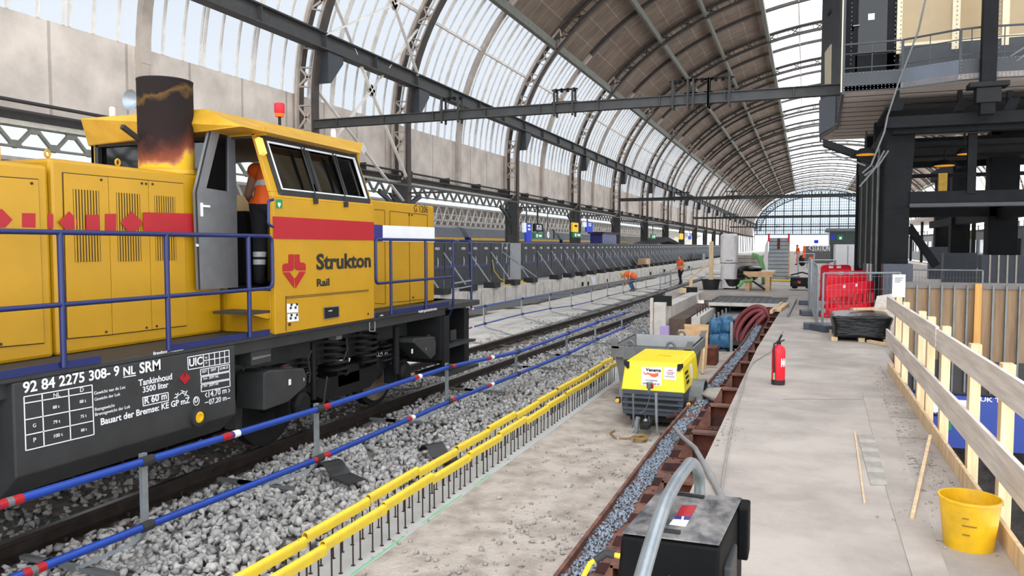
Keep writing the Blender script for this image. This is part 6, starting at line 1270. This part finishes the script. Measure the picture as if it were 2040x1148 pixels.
for yy in (a.y + .3, c.y - .3): MB().bx(-15.45, -15.35, yy - .05, yy + .05, -.15, 1.7).build('tent_pole', m_galvd, r)
# trains in the hall next door
m_tgrey = M('train_roof_grey', (118, 122, 128), .55, scale=1.5, var=.1); m_tyel = M('train_yellow', (244, 190, 30), .4); m_tblue = M('train_blue', (30, 44, 110), .35)
def train(y0, y1, lab, x=-19.8, zr_=2.85):
    r = T('train_car', lab, 'train', (x - 1.4, (y0 + y1) / 2, -1.0)); pr = [(0, -.6), (0, 1.9), (-.08, 2.2), (-.4, zr_ - .1), (-.9, zr_), (-2.0, zr_), (-2.5, zr_ - .1), (-2.75, 2.2), (-2.8, -.6)]
    MB().prism([(x + a, y0, z) for a, z in pr[:3] + pr[7:]], (0, y1 - y0, 0)).build('car_body', m_tblue, r); MB().prism([(x + a, y0, z) for a, z in pr[2:8]], (0, y1 - y0, 0)).build('car_roof', m_tgrey, r)
    MB().bx(x, x + .01, y0 + .1, y1 - .1, 2.0, 2.17).build('yellow_band', m_tyel, r); MB().bx(x, x + .008, y0 + 1, y1 - 1, .9, 1.7).build('window_band', m_vblack, r)
    for yy in frange(y0 + 2, y1 - 2, 7): MB().bx(x - 2.2, x - .6, yy - .25, yy + .25, -1.0, -.55).build('bogie', m_vblack, r)
train(18, 43.8, 'nearest grey roofed yellow banded train car in the hall beyond the left platform'); train(44.6, 63.5, 'second grey roofed yellow banded train car in the hall next door'); train(64.3, 90, 'third grey roofed train car in the hall next door, far behind the signs')
# ---------------------------------------------------------------- people
def human(lab, base, rz, J, vest=True, trousers=None, boots=True, helmet=None, hair=True, top=None, voxel=.014, bands=False):
    """one continuous remeshed body; vest, trousers, boots, hair or helmet as children"""
    b = MB(); seg = []
    def limb(kind, names, rs): 
        pts = [Vector(J[n]) for n in names]; pp, rr = [], []
        for i in range(len(pts) - 1):
            for k in range(4): t = k / 4; pp.append(pts[i].lerp(pts[i + 1], t)); rr.append(rs[i] * (1 - t) + rs[i + 1] * t)
        pp.append(pts[-1]); rr.append(rs[-1]); b.tube(pp, rr, 12)
        for p, r_ in zip(pp, rr): b.ball(p, r_ * .98, 10, 6); seg.append((np.array(p), r_, kind))
    limb('torso', ('pelvis', 'spine', 'chest', 'neck0'), (.145, .135, .15, .09)); limb('head', ('neck0', 'neck'), (.06, .055))
    hd_ = Vector(J['head']); b.ball(hd_, (.078, .098, .115), 16, 12); seg.append((np.array(hd_), .1, 'head')); f = Vector(J.get('face', (0, 1, 0))).normalized(); b.ball(hd_ + f * .1 + Vector((0, 0, -.015)), (.014, .018, .02), 8, 6); sd = Vector((f.y, -f.x, 0)).normalized()
    for s in (-1, 1): b.ball(hd_ + sd * s * .08, (.015, .02, .03), 8, 6)
    b.ball(hd_ + f * .05 + Vector((0, 0, -.09)), (.05, .045, .04), 10, 6)
    for s in ('l', 'r'):
        limb('torso', ('chest', s + 'sho'), (.11, .075)); limb('arm', (s + 'sho', s + 'elb', s + 'wri'), (.062, .045, .032)); limb('leg', (s + 'hip', s + 'kne', s + 'ank'), (.098, .064, .046)); limb('torso', ('pelvis', s + 'hip'), (.13, .105))
        limb('foot', (s + 'ank', s + 'toe'), (.05, .045)); w, e = Vector(J[s + 'wri']), Vector(J[s + 'elb']); d = (w - e).normalized(); o = d.orthogonal().normalized(); o2 = d.cross(o)
        b.tube([w, w + d * .05, w + d * .09], [.03, .042, .036], 10); seg.append((np.array(w + d * .07), .04, 'hand'))
        for k, (sp, ln) in enumerate(((-.03, .065), (-.01, .08), (.01, .075), (.03, .058))): q = w + d * .085 + o * sp; b.tube([q, q + d * ln * .5 + o2 * .006, q + d * ln * .9 + o2 * .028], [.0115, .0105, .009], 7)
        q = w + d * .035 + o * -.03; b.tube([q, q + d * .03 - o * .03, q + d * .06 - o * .035 + o2 * .01], [.014, .012, .01], 7)
    tmp = b.build('tmp', m_skin, loc=(0, 0, 0)); md = tmp.modifiers.new('r', 'REMESH'); md.mode = 'VOXEL'; md.voxel_size = voxel; sm = tmp.modifiers.new('s', 'SMOOTH'); sm.iterations = 4; sm.factor = .5
    me = bpy.data.meshes.new_from_object(tmp.evaluated_get(bpy.context.evaluated_depsgraph_get())); bpy.data.objects.remove(tmp)
    me.materials.clear(); 
    for m in (m_skin, trousers or m_dkcloth, top or m_dkcloth, m_dkcloth): me.materials.append(m)
    me.polygons.foreach_set('use_smooth', [True] * len(me.polygons)); r = bpy.data.objects.new('person', me); COL.objects.link(r); r.location = base; r.rotation_euler.z = rz; r['label'] = lab; r['category'] = 'person'
    V = np.array([v.co[:] for v in me.vertices]); SP = np.array([s[0] for s in seg]); SR = np.array([s[1] for s in seg]); K = [s[2] for s in seg]
    near = (np.linalg.norm(V[:, None, :] - SP[None], axis=2) - SR[None]).argmin(1); kind = [K[i] for i in near]; N = np.array([v.normal[:] for v in me.vertices])
    fk = []
    for p in me.polygons: ks = [kind[i] for i in p.vertices]; fk.append(max(set(ks), key=ks.count))
    pel = J['pelvis'][2]
    me.polygons.foreach_set('material_index', [2 if k == 'torso' else 1 if k in ('leg', 'foot') else 2 if (k == 'arm' and top) else 0 for k in fk])
    def shell(name, sel, off, mat):
        vid = {}; vs = []; fs = []
        for p, k in zip(me.polygons, fk):
            if sel(k, p.center):
                f_ = []
                for i in p.vertices:
                    if i not in vid: vid[i] = len(vs); vs.append(tuple(V[i] + N[i] * off))
                    f_.append(vid[i])
                fs.append(tuple(f_))
        if not fs: return None
        m2 = bpy.data.meshes.new(name); m2.from_pydata(vs, [], fs); m2.materials.append(mat); m2.polygons.foreach_set('use_smooth', [True] * len(fs)); o = bpy.data.objects.new(name, m2); COL.objects.link(o); o.parent = r; return o
    shell('trousers', lambda k, c: k == 'leg' or (k == 'torso' and J.get('bend', 0) == 0 and c.z < pel + .06), .012, trousers or m_dkcloth)
    if vest:
        v_ = shell('vest', lambda k, c: k == 'torso' and (J.get('bend', 0) or c.z > pel - .02), .02, m_orange)
        shell('vest_band', lambda k, c: k == 'torso' and abs((Vector(c) - Vector(J['spine'])).dot((Vector(J['chest']) - Vector(J['pelvis'])).normalized())) < .03, .024, m_refl)
    shell('boots', lambda k, c: k == 'foot', .012, m_vblack)
    if bands: shell('leg_band', lambda k, c: k == 'leg' and (abs(c.z - .36) < .025 or abs(c.z - .27) < .025), .016, m_refl)
    if helmet: b = MB(); b.lathe([(.13, 0), (.118, .01), (.112, .06), (.08, .11), (0, .13)], hd_ + Vector((0, 0, .03)), 18, cap=False); o = b.build('helmet', helmet, None, smooth=True, loc=(0, 0, 0)); o.parent = r
    elif hair: b = MB(); b.ball(hd_ + Vector((0, -.012, .02)) - f * .02, (.088, .1, .108), 14, 10); o = b.build('hair', m_dkcloth, None, smooth=True, loc=(0, 0, 0)); o.parent = r
    return r
WALK = dict(pelvis=(0, 0, .93), spine=(0, .03, 1.12), chest=(0, .06, 1.32), neck0=(0, .08, 1.47), neck=(0, .1, 1.54), head=(0, .13, 1.64), lsho=(-.19, .06, 1.4), lelb=(-.26, .02, 1.14), lwri=(-.22, .16, .94), rsho=(.19, .06, 1.4), relb=(.27, .0, 1.14), rwri=(.22, .2, 1.0), lhip=(-.1, 0, .9), lkne=(-.1, .16, .5), lank=(-.1, .12, .08), ltoe=(-.1, .28, .04), rhip=(.1, 0, .9), rkne=(.1, .0, .5), rank=(.1, -.22, .12), rtoe=(.1, -.08, .04))
BEND = dict(bend=1, pelvis=(0, 0, .82), spine=(0, .17, .9), chest=(0, .36, .92), neck0=(0, .5, .88), neck=(0, .56, .86), head=(0, .66, .82), face=(0, .6, -.5), lsho=(-.19, .4, .88), lelb=(-.22, .42, .6), lwri=(-.16, .52, .36), rsho=(.19, .4, .88), relb=(.22, .46, .6), rwri=(.14, .56, .36), lhip=(-.1, 0, .78), lkne=(-.13, .2, .44), lank=(-.13, .0, .08), ltoe=(-.13, .16, .04), rhip=(.1, 0, .78), rkne=(.13, .22, .44), rank=(.13, .02, .08), rtoe=(.13, .18, .04))
LEAN = dict(pelvis=(0, 0, .92), spine=(0, .04, 1.08), chest=(0, .14, 1.24), neck0=(0, .24, 1.34), neck=(0, .29, 1.37), head=(0, .36, 1.42), face=(0, 1, -.4), lsho=(-.19, .16, 1.28), lelb=(-.3, .22, 1.02), lwri=(-.3, .42, .9), rsho=(.19, .16, 1.28), relb=(.27, .26, 1.02), rwri=(.2, .46, .95), lhip=(-.1, 0, .88), lkne=(-.11, .03, .48), lank=(-.11, -.02, .08), ltoe=(-.11, .14, .04), rhip=(.1, 0, .88), rkne=(.11, .03, .48), rank=(.11, -.02, .08), rtoe=(.11, .14, .04))
q = P(522, 560, y=6.75); human('person in an orange vest and dark trousers leaning forward inside the locomotive cab doorway', (-5.5, 6.95, 1.2), math.radians(20), LEAN, bands=True)
q = P(1248, 581, z=-.76); human('person in an orange vest with a yellow helmet bending down at the far blue barrier', (q.x + .35, q.y + .2, -.76), math.radians(75), BEND, trousers=m_jean, helmet=m_bucket)
q = P(1356, 566, z=-.76); human('person in an orange vest and black trousers walking beside the far track', (q.x, q.y, -.76), math.radians(150), WALK)
q = P(1590, 528, z=0); human('person in orange work clothes standing far off on the platform left of the STATION board', (q.x, q.y, 0), 2, dict(WALK, rank=(.1, 0, .08), rtoe=(.1, .16, .04)), trousers=m_orange, top=m_orange, voxel=.02)
# ---------------------------------------------------------------- objects on the slab beyond the trench
def black_tub(u, v, lab, w=.34, contents=None):
    c = P(u, v, z=0); r = T('mixing_tub', lab, 'tub', c); MB().lathe([(w * .82, 0), (w, .36), (w + .03, .37), (w + .03, .39), (w - .02, .385), (w * .8, .02), (0, .02)], c, 24, cap=False).build('tub_body', m_plastic, r, smooth=True); b = MB()
    for s in (-1, 1): b.bx(c.x + s * (w + .02) - .03, c.x + s * (w + .02) + .03, c.y - .1, c.y + .1, .33, .36)
    b.build('tub_grip', m_plastic, r); return c
c1 = black_tub(1416, 577, 'left black mixing tub on the slab beyond the trench, with a timber post in it'); c2 = black_tub(1456, 576, 'right black mixing tub beyond the trench, holding the white wrapped column')
b = MB(); zt_ = P(1420, 481, y=c1.y).z; b.bx(c1.x - .08, c1.x + .08, c1.y - .04, c1.y + .04, .03, zt_); tag(b.build('timber_post', m_wood), 'tall raw timber post standing in the left black mixing tub', 'post')
p, q = P(1378, 553, y=c1.y + .1), P(1416, 522, y=c1.y + .1); b = MB(); b.bar(p, q, .1, .05); b.bx(p.x - .08, p.x + .04, c1.y + .05, c1.y + .12, -.02, p.z + .02); tag(b.build('timber_brace', m_wood), 'raw timber brace sloping from the tall post down to the left', 'brace')
r = T('wrapped_column', 'tall column wrapped in white film standing in the right black tub', 'column', (c2.x, c2.y, .02)); zt_ = P(1452, 466, y=c2.y).z
def wav(z0, z1_, rx, ry, seed, top=.12):
    b = MB(); n, m = 30, 14; vs = []; rg = np.random.default_rng(seed); ph = rg.uniform(0, 6, 4)
    for i in range(m + 1):
        t = i / m; k = 1 - (.0 if t < .93 else (t - .93) / .07 * top)
        for j in range(n):
            a = 2 * math.pi * j / n; q = 1 + .03 * math.sin(3 * a + ph[0] + 4 * t) + .02 * math.sin(7 * a + ph[1] - 6 * t); ca, sa = math.cos(a), math.sin(a); ca, sa = math.copysign(abs(ca) ** .6, ca), math.copysign(abs(sa) ** .6, sa)
            vs.append((c2.x - .08 + rx * k * q * ca, c2.y + ry * k * q * sa, z0 + (z1_ - z0) * t))
    return b.add(vs, [(i * n + j, i * n + (j + 1) % n, (i + 1) * n + (j + 1) % n, (i + 1) * n + j) for i in range(m) for j in range(n)] + [tuple(m * n + j for j in range(n)), tuple(range(n))[::-1]])
wav(.05, 1.05, .30, .3, 1).build('lower_wrap', m_wfilm, r, smooth=True); wav(1.02, zt_, .32, .32, 2, .2).build('upper_wrap', m_wfilm, r, smooth=True); b = MB()
for z in (1.0, 1.1): b.lathe([(.335, z - .02), (.345, z), (.335, z + .02)], (c2.x - .08, c2.y, 0), 24, cap=False)
b.build('wrap_strap', m_galv, r)
# work bench of timber
a, c = P(1483, 579, z=0), P(1533, 580, z=0); zt_ = P(1500, 541, y=a.y).z; r = T('timber_bench', 'timber work bench on the slab beyond the trench, loaded with black bags', 'bench', ((a.x + c.x) / 2, a.y, 0))
for x in (a.x + .1, c.x - .08):
    for y in (a.y, a.y + 1.4): MB().bx(x - .08, x + .08, y, y + .12, 0, zt_ - .2).build('bench_leg', m_ply, r)
b = MB(); b.bx(a.x, c.x + .1, a.y, a.y + 1.5, zt_ - .2, zt_ - .08); b.bx(a.x - .05, c.x + .15, a.y + .02, a.y + .1, zt_ - .1, zt_); b.bx(a.x - .05, c.x + .15, a.y + 1.4, a.y + 1.48, zt_ - .1, zt_); b.build('bench_top', m_ply, r); b = MB(); b.bar((a.x, a.y - .06, zt_ - .15), (c.x - .15, a.y - .06, .05), .16, .06); b.build('dark_plank', m_vblack, r)
x_ = (a.x + c.x) / 2; b = MB(); b.ball((x_ - .25, a.y + .5, zt_ + .08), (.42, .45, .13), 16, 10); tag(b.build('black_bag', m_film, smooth=True), 'black bag lying on the timber work bench', 'bag')
b = MB(); b.bx(x_ + .15, x_ + .62, a.y + .1, a.y + .8, zt_, zt_ + .03); tag(b.build('pale_sheet', m_wfilm), 'pale sheet lying on the right end of the timber work bench', 'sheet')
b = MB(); b.tube([P(u, v, y=a.y + 2) for u, v in ((1498, 507), (1508, 510), (1516, 520), (1521, 540))] + [P(1521, 562, z=.06)], .09, 8); tag(b.build('green_hose', M('green_hose', (110, 170, 100), .5), smooth=True), 'thick green hose standing curved behind the timber bench', 'hose'); b = MB(); b.tube([P(u, v, y=a.y - .1) for u, v in ((1470, 572), (1482, 560), (1500, 558))], .06, 8); tag(b.build('green_hose', bpy.data.materials['green_hose'], smooth=True), 'thinner green hose lying under the timber bench beside the right mixing tub', 'hose')
m_plk = M('plank_grey', (150, 155, 160), .6, scale=2, var=.1)
# standing grey plank stack
a, c = P(1529, 562, z=0), P(1572, 560, z=0); y = c.y; zt_ = P(1550, 473, y=y).z; r = T('steel_trench_plates', 'tall upright grey sheet of stacked steel planks with red clamps, beyond the trench', 'shuttering', ((a.x + c.x) / 2, y, 0)); n = 11; xa, xb = P(1531, 500, y=y).x, P(1571, 500, y=y).x
for k in range(n): z0 = .02 + (zt_ - .05) * k / n; MB().bx(xa, xb, y, y + .12 - .03 * (k % 2), z0 + .02, z0 + (zt_ - .05) / n).build('steel_plank', m_plk, r, bevel=.01)
MB().bx(xa, xb, y + .06, y + .12, 0, zt_ - .02).build('back_sheet', m_cgrey, r)
for x in (xa, xb): MB().bx(x - .05, x + .05, y - .05, y + .15, zt_ - .2, zt_ + .18).build('red_clamp', m_redp, r)
MB().bx((xa + xb) / 2 - .06, (xa + xb) / 2 + .06, y - .03, y, zt_ - .55, zt_ - .05).build('orange_strap', m_rustor, r); MB().bx(xb, xb + .06, y, y + .1, 0, zt_ - .2).build('timber_edge', m_ply, r); MB().prism([(xa - .3, y, .3), (xa - .02, y, .3), (xa - .02, y, 2.0), (xa - .15, y, 1.7)], (0, .05, 0)).build('white_sheet', m_wfilm, r)
tag(MB().cb(((xa + xb) / 2, y - .35, .05), (1.3, .4, .06)).build('yellow_hose_roll', m_capyel), 'flat yellow roll on the slab at the foot of the upright grey steel planks', 'hose')
# STATION board, white cabin, glass shelter, far bits
y = 62; a, c = P(1602, 522, y=y), P(1655, 490, y=y); r = T('station_board', 'grey STATION direction board with an orange end on the far platform', 'sign', ((a.x + c.x) / 2, y, 0)); MB().bx(a.x, c.x, y, y + .3, a.z - .1, c.z).build('board_panel', m_galvd if 0 else M('board_grey', (96, 94, 94), .6), r); MB().bx(a.x - .12, a.x + .1, y - .02, y + .3, a.z + .3, c.z).build('orange_end', m_orange, r)
for x in (a.x + .2, c.x - .2): MB().bx(x - .05, x + .05, y + .1, y + .2, 0, a.z).build('board_leg', m_galv, r)
q = P(1611, 500, y=y - .02); text('< STATION', (q.x, y - .01, q.z), P(1653, 500, y=y).x - q.x, PLY, m_white, r, .42, .03)
y = 58; a, c = P(1612, 528, y=y), P(1622, 512, y=y); tag(MB().bx(a.x, c.x, y, y + .3, 0, c.z).build('orange_box', m_orange), 'small orange box below the STATION board', 'box')
y = 70; a, c = P(1664, 522, y=y), P(1708, 487, y=y); r = T('site_cabin', 'white site cabin to the right of the STATION board', 'cabin', ((a.x + c.x) / 2, y, 0)); MB().bx(a.x, c.x + 1, y, y + 5, 0, c.z).build('cabin_body', m_white, r); MB().bx((a.x + c.x) / 2 + .1, (a.x + c.x) / 2 + .15, y - .02, y, .1, c.z - .1).build('panel_joint', m_galvd, r)
y = 85; a, c = P(1652, 486, y=y), P(1708, 458, y=y); r = T('platform_shelter', 'dark glass shelter with green and blue signs above the white site cabin', 'shelter', ((a.x + c.x) / 2, y, 0)); MB().bx(a.x, c.x + 2, y, y + 6, 0, c.z - .15).build('shelter_body', M('shelter_dark', (44, 62, 58), .3), r); MB().bx(a.x - .3, c.x + 2.3, y - .4, y + 6, c.z - .15, c.z + .15).build('shelter_roof', m_galvd, r)
for (u0, u1, v0, v1, m, nm) in ((1655, 1663, 468, 477, m_blues, 'blue_panel'), (1668, 1680, 468, 478, m_greens, 'green_panel')): p, q = P(u0, v1, y=y - .1), P(u1, v0, y=y - .1); MB().bx(p.x, q.x, y - .1, y, p.z, q.z).build(nm, m, r)
p, q = P(1672, 477, y=y - .12), P(1677, 472, y=y - .12); MB().bx(p.x, q.x, y - .13, y - .1, p.z, q.z).build('white_symbol', m_wsign, r)
y = 120; tag(MB().bx(P(1632, 0, y=y).x, P(1641, 0, y=y).x, y, y + .2, P(1636, 485, y=y).z, P(1636, 478, y=y).z).bx(P(1636, 0, y=y).x, P(1637, 0, y=y).x, y, y + .2, 0, P(1636, 484, y=y).z).build('blue_sign', m_blues), 'small blue sign far off, left of the dark glass shelter', 'sign') 
m_clut = [m_vblack, m_galv, m_wfilm, m_rust, m_galvd, m_cgrey]
for i, (u, v, w, h, k, nm, lab, cat) in enumerate(((1597, 578, .8, .55, 0, 'motor_pump', 'black pump unit standing on the slab at the end of the site fence', 'pump'), (1605, 560, .7, 1.3, 1, 'steel_frame_stand', 'grey steel frame stand behind the black pump unit', 'stand'), (1598, 530, .6, .9, 0, 'dark_sack', 'dark sack hanging on the grey steel frame stand', 'sack'), (1640, 560, 1.0, 1.0, 1, 'galvanised_rack', 'galvanised rack left of the farthest red barrier', 'rack'), (1580, 560, .6, .25, 4, 'grey_pallet', 'low grey pallet left of the black pump unit', 'pallet'), (1664, 548, .9, .6, 2, 'white_big_bag', 'white big bag behind the farthest red barrier', 'bag'))):
    c = P(u, v, z=0); r = T(nm, lab, cat, c); b = MB()
    if nm in ('steel_frame_stand', 'galvanised_rack'):
        for sx in (-1, 1):
            for sy in (-1, 1): b.bx(c.x + sx * w / 2 - .03, c.x + sx * w / 2 + .03, c.y + sy * w / 2 - .03, c.y + sy * w / 2 + .03, 0, h)
        for z in (h * .35, h * .7, h): b.bx(c.x - w / 2, c.x + w / 2, c.y - w / 2, c.y + w / 2, z - .03, z)
        b.build('frame', m_clut[k], r)
    elif nm == 'motor_pump':
        b.cb((c.x, c.y, h * .55), (w, w * .7, h * .6)); b.lathe([(.12, -.1), (.14, 0), (.12, .1)], (c.x - w * .3, c.y - w * .4, .2), 14, 'x'); b.lathe([(.12, -.1), (.14, 0), (.12, .1)], (c.x + w * .3, c.y - w * .4, .2), 14, 'x'); b.tube([(c.x - w / 2, c.y, h), (c.x, c.y, h * 1.2), (c.x + w / 2, c.y, h)], .03, 6); b.build('pump_body', m_vblack, r, bevel=.02); MB().cb((c.x - .1, c.y - w * .36, .3), (.12, .02, .1)).build('red_cap', m_redp, r)
    elif nm in ('white_big_bag', 'dark_sack'):
        b.ball((c.x, c.y, h * .5), (w / 2, w / 2, h * .52), 16, 10); b.build('bag_body', m_clut[k], r, smooth=True); 
    else: b.cb((c.x, c.y, h - .05), (w, w, .06)); b.cb((c.x - w * .4, c.y, h / 2 - .04), (.1, w, h - .08)); b.cb((c.x + w * .4, c.y, h / 2 - .04), (.1, w, h - .08)); b.build('pallet_body', m_clut[k], r)
# stacked material far left on the track side
for (u, v, w, l, h, m, lab, cat, nm) in ((1474, 556, 1.6, 2.5, .55, m_vblack, 'dark stack of formwork behind the timber bench', 'stack', 'formwork_stack'), (1462, 520, 1.4, 2, .5, M('pink_wrap', (200, 110, 120), .6), 'pinkish wrapped pile beside the white wrapped column', 'pile', 'wrapped_pile'), (1425, 560, 1.0, 1.4, .5, m_wfilm, 'white bag on the track side, left of the white wrapped column', 'bag', 'white_bag'), (1490, 530, 1.8, 2, .9, m_conc2, 'grey concrete elements stacked behind the timber bench', 'stack', 'concrete_elements')):
    c = P(u, v, z=0); b = MB()
    for k in range(3): b.cb((c.x + .05 * (k % 2), c.y, h * (k + .5) / 3), (w - .1 * k, l, h / 3 * .92))
    tag(b.build(nm, m, bevel=.03), lab, cat)
b = MB(); q0 = P(1315, 578, z=-.76); herasp(q0, q0 + Vector((.1, 3.0, 0)), .95, 'nearer crowd fence panel on the pale strip beside the walking person', False, 16); q1 = P(1335, 570, z=-.76); herasp(q1, q1 + Vector((.1, 3.0, 0)), .95, 'farther crowd fence panel on the pale strip beside the walking person', False, 16)
# ---------------------------------------------------------------- right hand side platform and train
b = MB(); b.bx(10.9, 12, 8, 250, -1.1, -.1); S(b.build('right_platform', m_white_conc)); tag(MB().bx(10.95, 11.0, 10, 250, -.1, -.085).build('yellow_line', m_capyel), 'yellow safety line along the far right platform', 'line')
m_tr = M('right_train_dark', (52, 58, 60), .35, var=.2)
r = T('train_car', 'dark train standing far right behind the legs of the control tower', 'train', (14, 50, -.1)); MB().bx(12.2, 15, 24, 110, -.1, 2.9).build('car_body', m_tr, r, bevel=.2)
for y in frange(26, 106, 3.2): MB().bx(12.17, 12.21, y, y + 1.9, 1.0, 2.1).build('train_window', m_glass_dark, r)
for y, mm in ((34, m_greens), (52, m_greens), (70, m_yels)): MB().bx(12.0, 12.15, y, y + .9, 2.2, 2.8).build('green_sign' if mm is m_greens else 'yellow_sign', mm, r)
b = MB()
for y in frange(20, 120, 9): b.bx(11.4, 11.65, y, y + .25, -.1, 4.2)
S(b.build('right_canopy_columns', m_black)); b = MB(); b.bx(10.6, 20, 14, 150, 4.2, 4.45); S(b.build('right_canopy', m_plank))
# ---------------------------------------------------------------- foreground machine
r = T('floor_machine', 'black dusty machine with a bent galvanised tube handle on the platform edge', 'machine', (-.38, 3.0, 0)); zt_ = .64
pf = [P(1237, 1067, z=zt_), P(1434, 1092, z=zt_), P(1480, 996, z=zt_), P(1346, 983, z=zt_), P(1311, 981, z=zt_)]
b = MB(); low = [Vector((p.x, p.y, .22)) for p in pf]; low[0] += Vector((-.03, -.03, 0)); low[1] += Vector((.0, -.03, 0)); b.add(pf + low, [(0, 1, 2, 3, 4), (9, 8, 7, 6, 5)] + [(i, i + 5, (i + 1) % 5 + 5, (i + 1) % 5) for i in range(5)]); b.build('body_shell', m_machine, r, bevel=.012)
b = MB(); up = [p + Vector((0, 0, .004)) for p in pf]; ctr = sum(up, Vector()) / 5; b.prism([ctr + (p - ctr) * .985 for p in up], (0, 0, .006)); b.build('dusty_cover', m_dustblack, r, 'dust covered lid', bevel=.003)
def tz(x, y): return P(1100 + x * .2857, 820 + y * .2857, z=zt_ + .0115)
MB().prism([tz(*q) for q in ((905, 655), (1012, 655), (968, 735), (865, 730))], (0, 0, .001)).build('red_label', m_red, r); MB().prism([tz(*q) for q in ((865, 730), (968, 735), (955, 760), (845, 752))], (0, 0, .001)).build('navy_label', m_navy, r); MB().prism([tz(*q) for q in ((845, 752), (955, 760), (930, 805), (815, 790))], (0, 0, .001)).build('white_label', m_white, r)
b = MB()
for q in (((880, 760), (900, 762), (880, 790), (862, 788)), ((905, 735), (920, 736), (915, 758), (900, 757))): b.prism([tz(*p) for p in q], (0, 0, .0022))
b.build('label_mark', m_white, r)
a, c = tz(858, 575), tz(1060, 602); MB().bar(a, c, .025, .012).build('lid_slot', m_vblack, r); a, c = tz(725, 830), tz(895, 850); MB().bar(a, c, .02, .016).build('lid_latch', m_rubber, r)
a, c = tz(1140, 700), tz(1330, 615); b = MB(); e = pf[2]; b.bx(e.x - .012, e.x + .03, e.y - .12, e.y - .0, zt_ - .20, zt_ + .005); b.build('side_flange', m_machine, r, bevel=.008); e = pf[1].lerp(pf[2], .35); MB().bx(e.x - .01, e.x + .02, e.y - .1, e.y + .14, .2, zt_ - .1).build('side_panel', m_dkgrey, r, bevel=.008)
XT_ = -.435; pts = [P(u, v, x=XT_) for u, v in ((1268, 1190), (1290, 1110), (1308, 1050), (1325, 1000), (1350, 955), (1375, 922))]; e = P(1383, 925, x=XT_ + .01); pts += [e, Vector((e.x + .01, e.y + .12, e.z - .08)), Vector((e.x + .01, e.y + .1, .35))]
b = MB(); b.tube(arcpts(pts, .06, 4), .0245, 16); b.build('tube_handle', m_galv, r, smooth=True)
b = MB(); p = P(1322, 1120, x=-.4); b.prism([(-.42, p.y - .03, zt_ - .35), (-.34, p.y - .03, zt_ - .35), (-.34, p.y - .03, zt_ - .05), (-.38, p.y - .03, zt_ - .02), (-.41, p.y - .03, zt_ - .08)], (0, .01, 0)); b.build('mount_plate', m_galvd, r)
MB().bx(-.5, -.28, 3.25, 3.3, .3, .55).build('green_guard', m_spot, r)
b = MB()
for x in (-.52, -.28):
    for y in (2.75, 3.2): b.lathe([(.04, -.025), (.11, -.025), (.115, 0), (.11, .025), (.04, .025)], (x, y, .115), 20, 'x')
b.build('machine_wheel', m_rubber, r, smooth=True); MB().bx(-.56, -.25, 2.68, 3.28, .12, .24).build('chassis', m_dkgrey, r)
b = MB(); q0 = Vector((pf[0].x - .0, pf[0].y - .01, zt_ - .07)); pl2 = [q0, q0 + Vector((-.05, -.005, .005)), q0 + Vector((-.1, -.03, -.03)), q0 + Vector((-.13, -.08, -.1)), q0 + Vector((-.15, -.16, -.2)), q0 + Vector((-.18, -.35, -.45)), Vector((q0.x - .15, q0.y - .6, .02))]
b.tube(pl2, .0095, 8); cab_ = b.build('power_cable', m_bucket, r, 'yellow power cable', smooth=True); b = MB(); b.tube([pl2[0].lerp(pl2[1], .4), pl2[1], pl2[1].lerp(pl2[2], .7)], [.014, .015, .012], 12); b.build('cable_gland', m_rubber, cab_)
# rubber mats and scraps on the ballast
for (u, v, du, dv, lab) in ((640, 935, 70, 30, 'curled dark rubber strip on the ballast below the second barrier post'), (850, 900, 50, 25, 'arched dark rubber strip on the ballast beside the yellow caps')):
    c = P(u, v, z=-.7); e = P(u + du, v + dv, z=-.7); n = 12; d = (e - c); s = Vector((-d.y, d.x, 0)).normalized() * .11; b = MB(); top = []
    for i in range(n + 1): t = i / n; top.append(c + d * t + Vector((0, 0, .02 + .1 * math.sin(min(1, t * 1.8) * math.pi) if t < .56 else .02)))
    vs = []
    for p in top: vs += [p - s, p + s, p + s + Vector((0, 0, .012)), p - s + Vector((0, 0, .012))]
    b.add(vs, [(4 * i + j, 4 * i + (j + 1) % 4, 4 * i + 4 + (j + 1) % 4, 4 * i + 4 + j) for i in range(n) for j in range(4)] + [(0, 1, 2, 3), (4 * n + 3, 4 * n + 2, 4 * n + 1, 4 * n)]); tag(b.build('rubber_strip', m_dkgrey), lab, 'rubber strip')
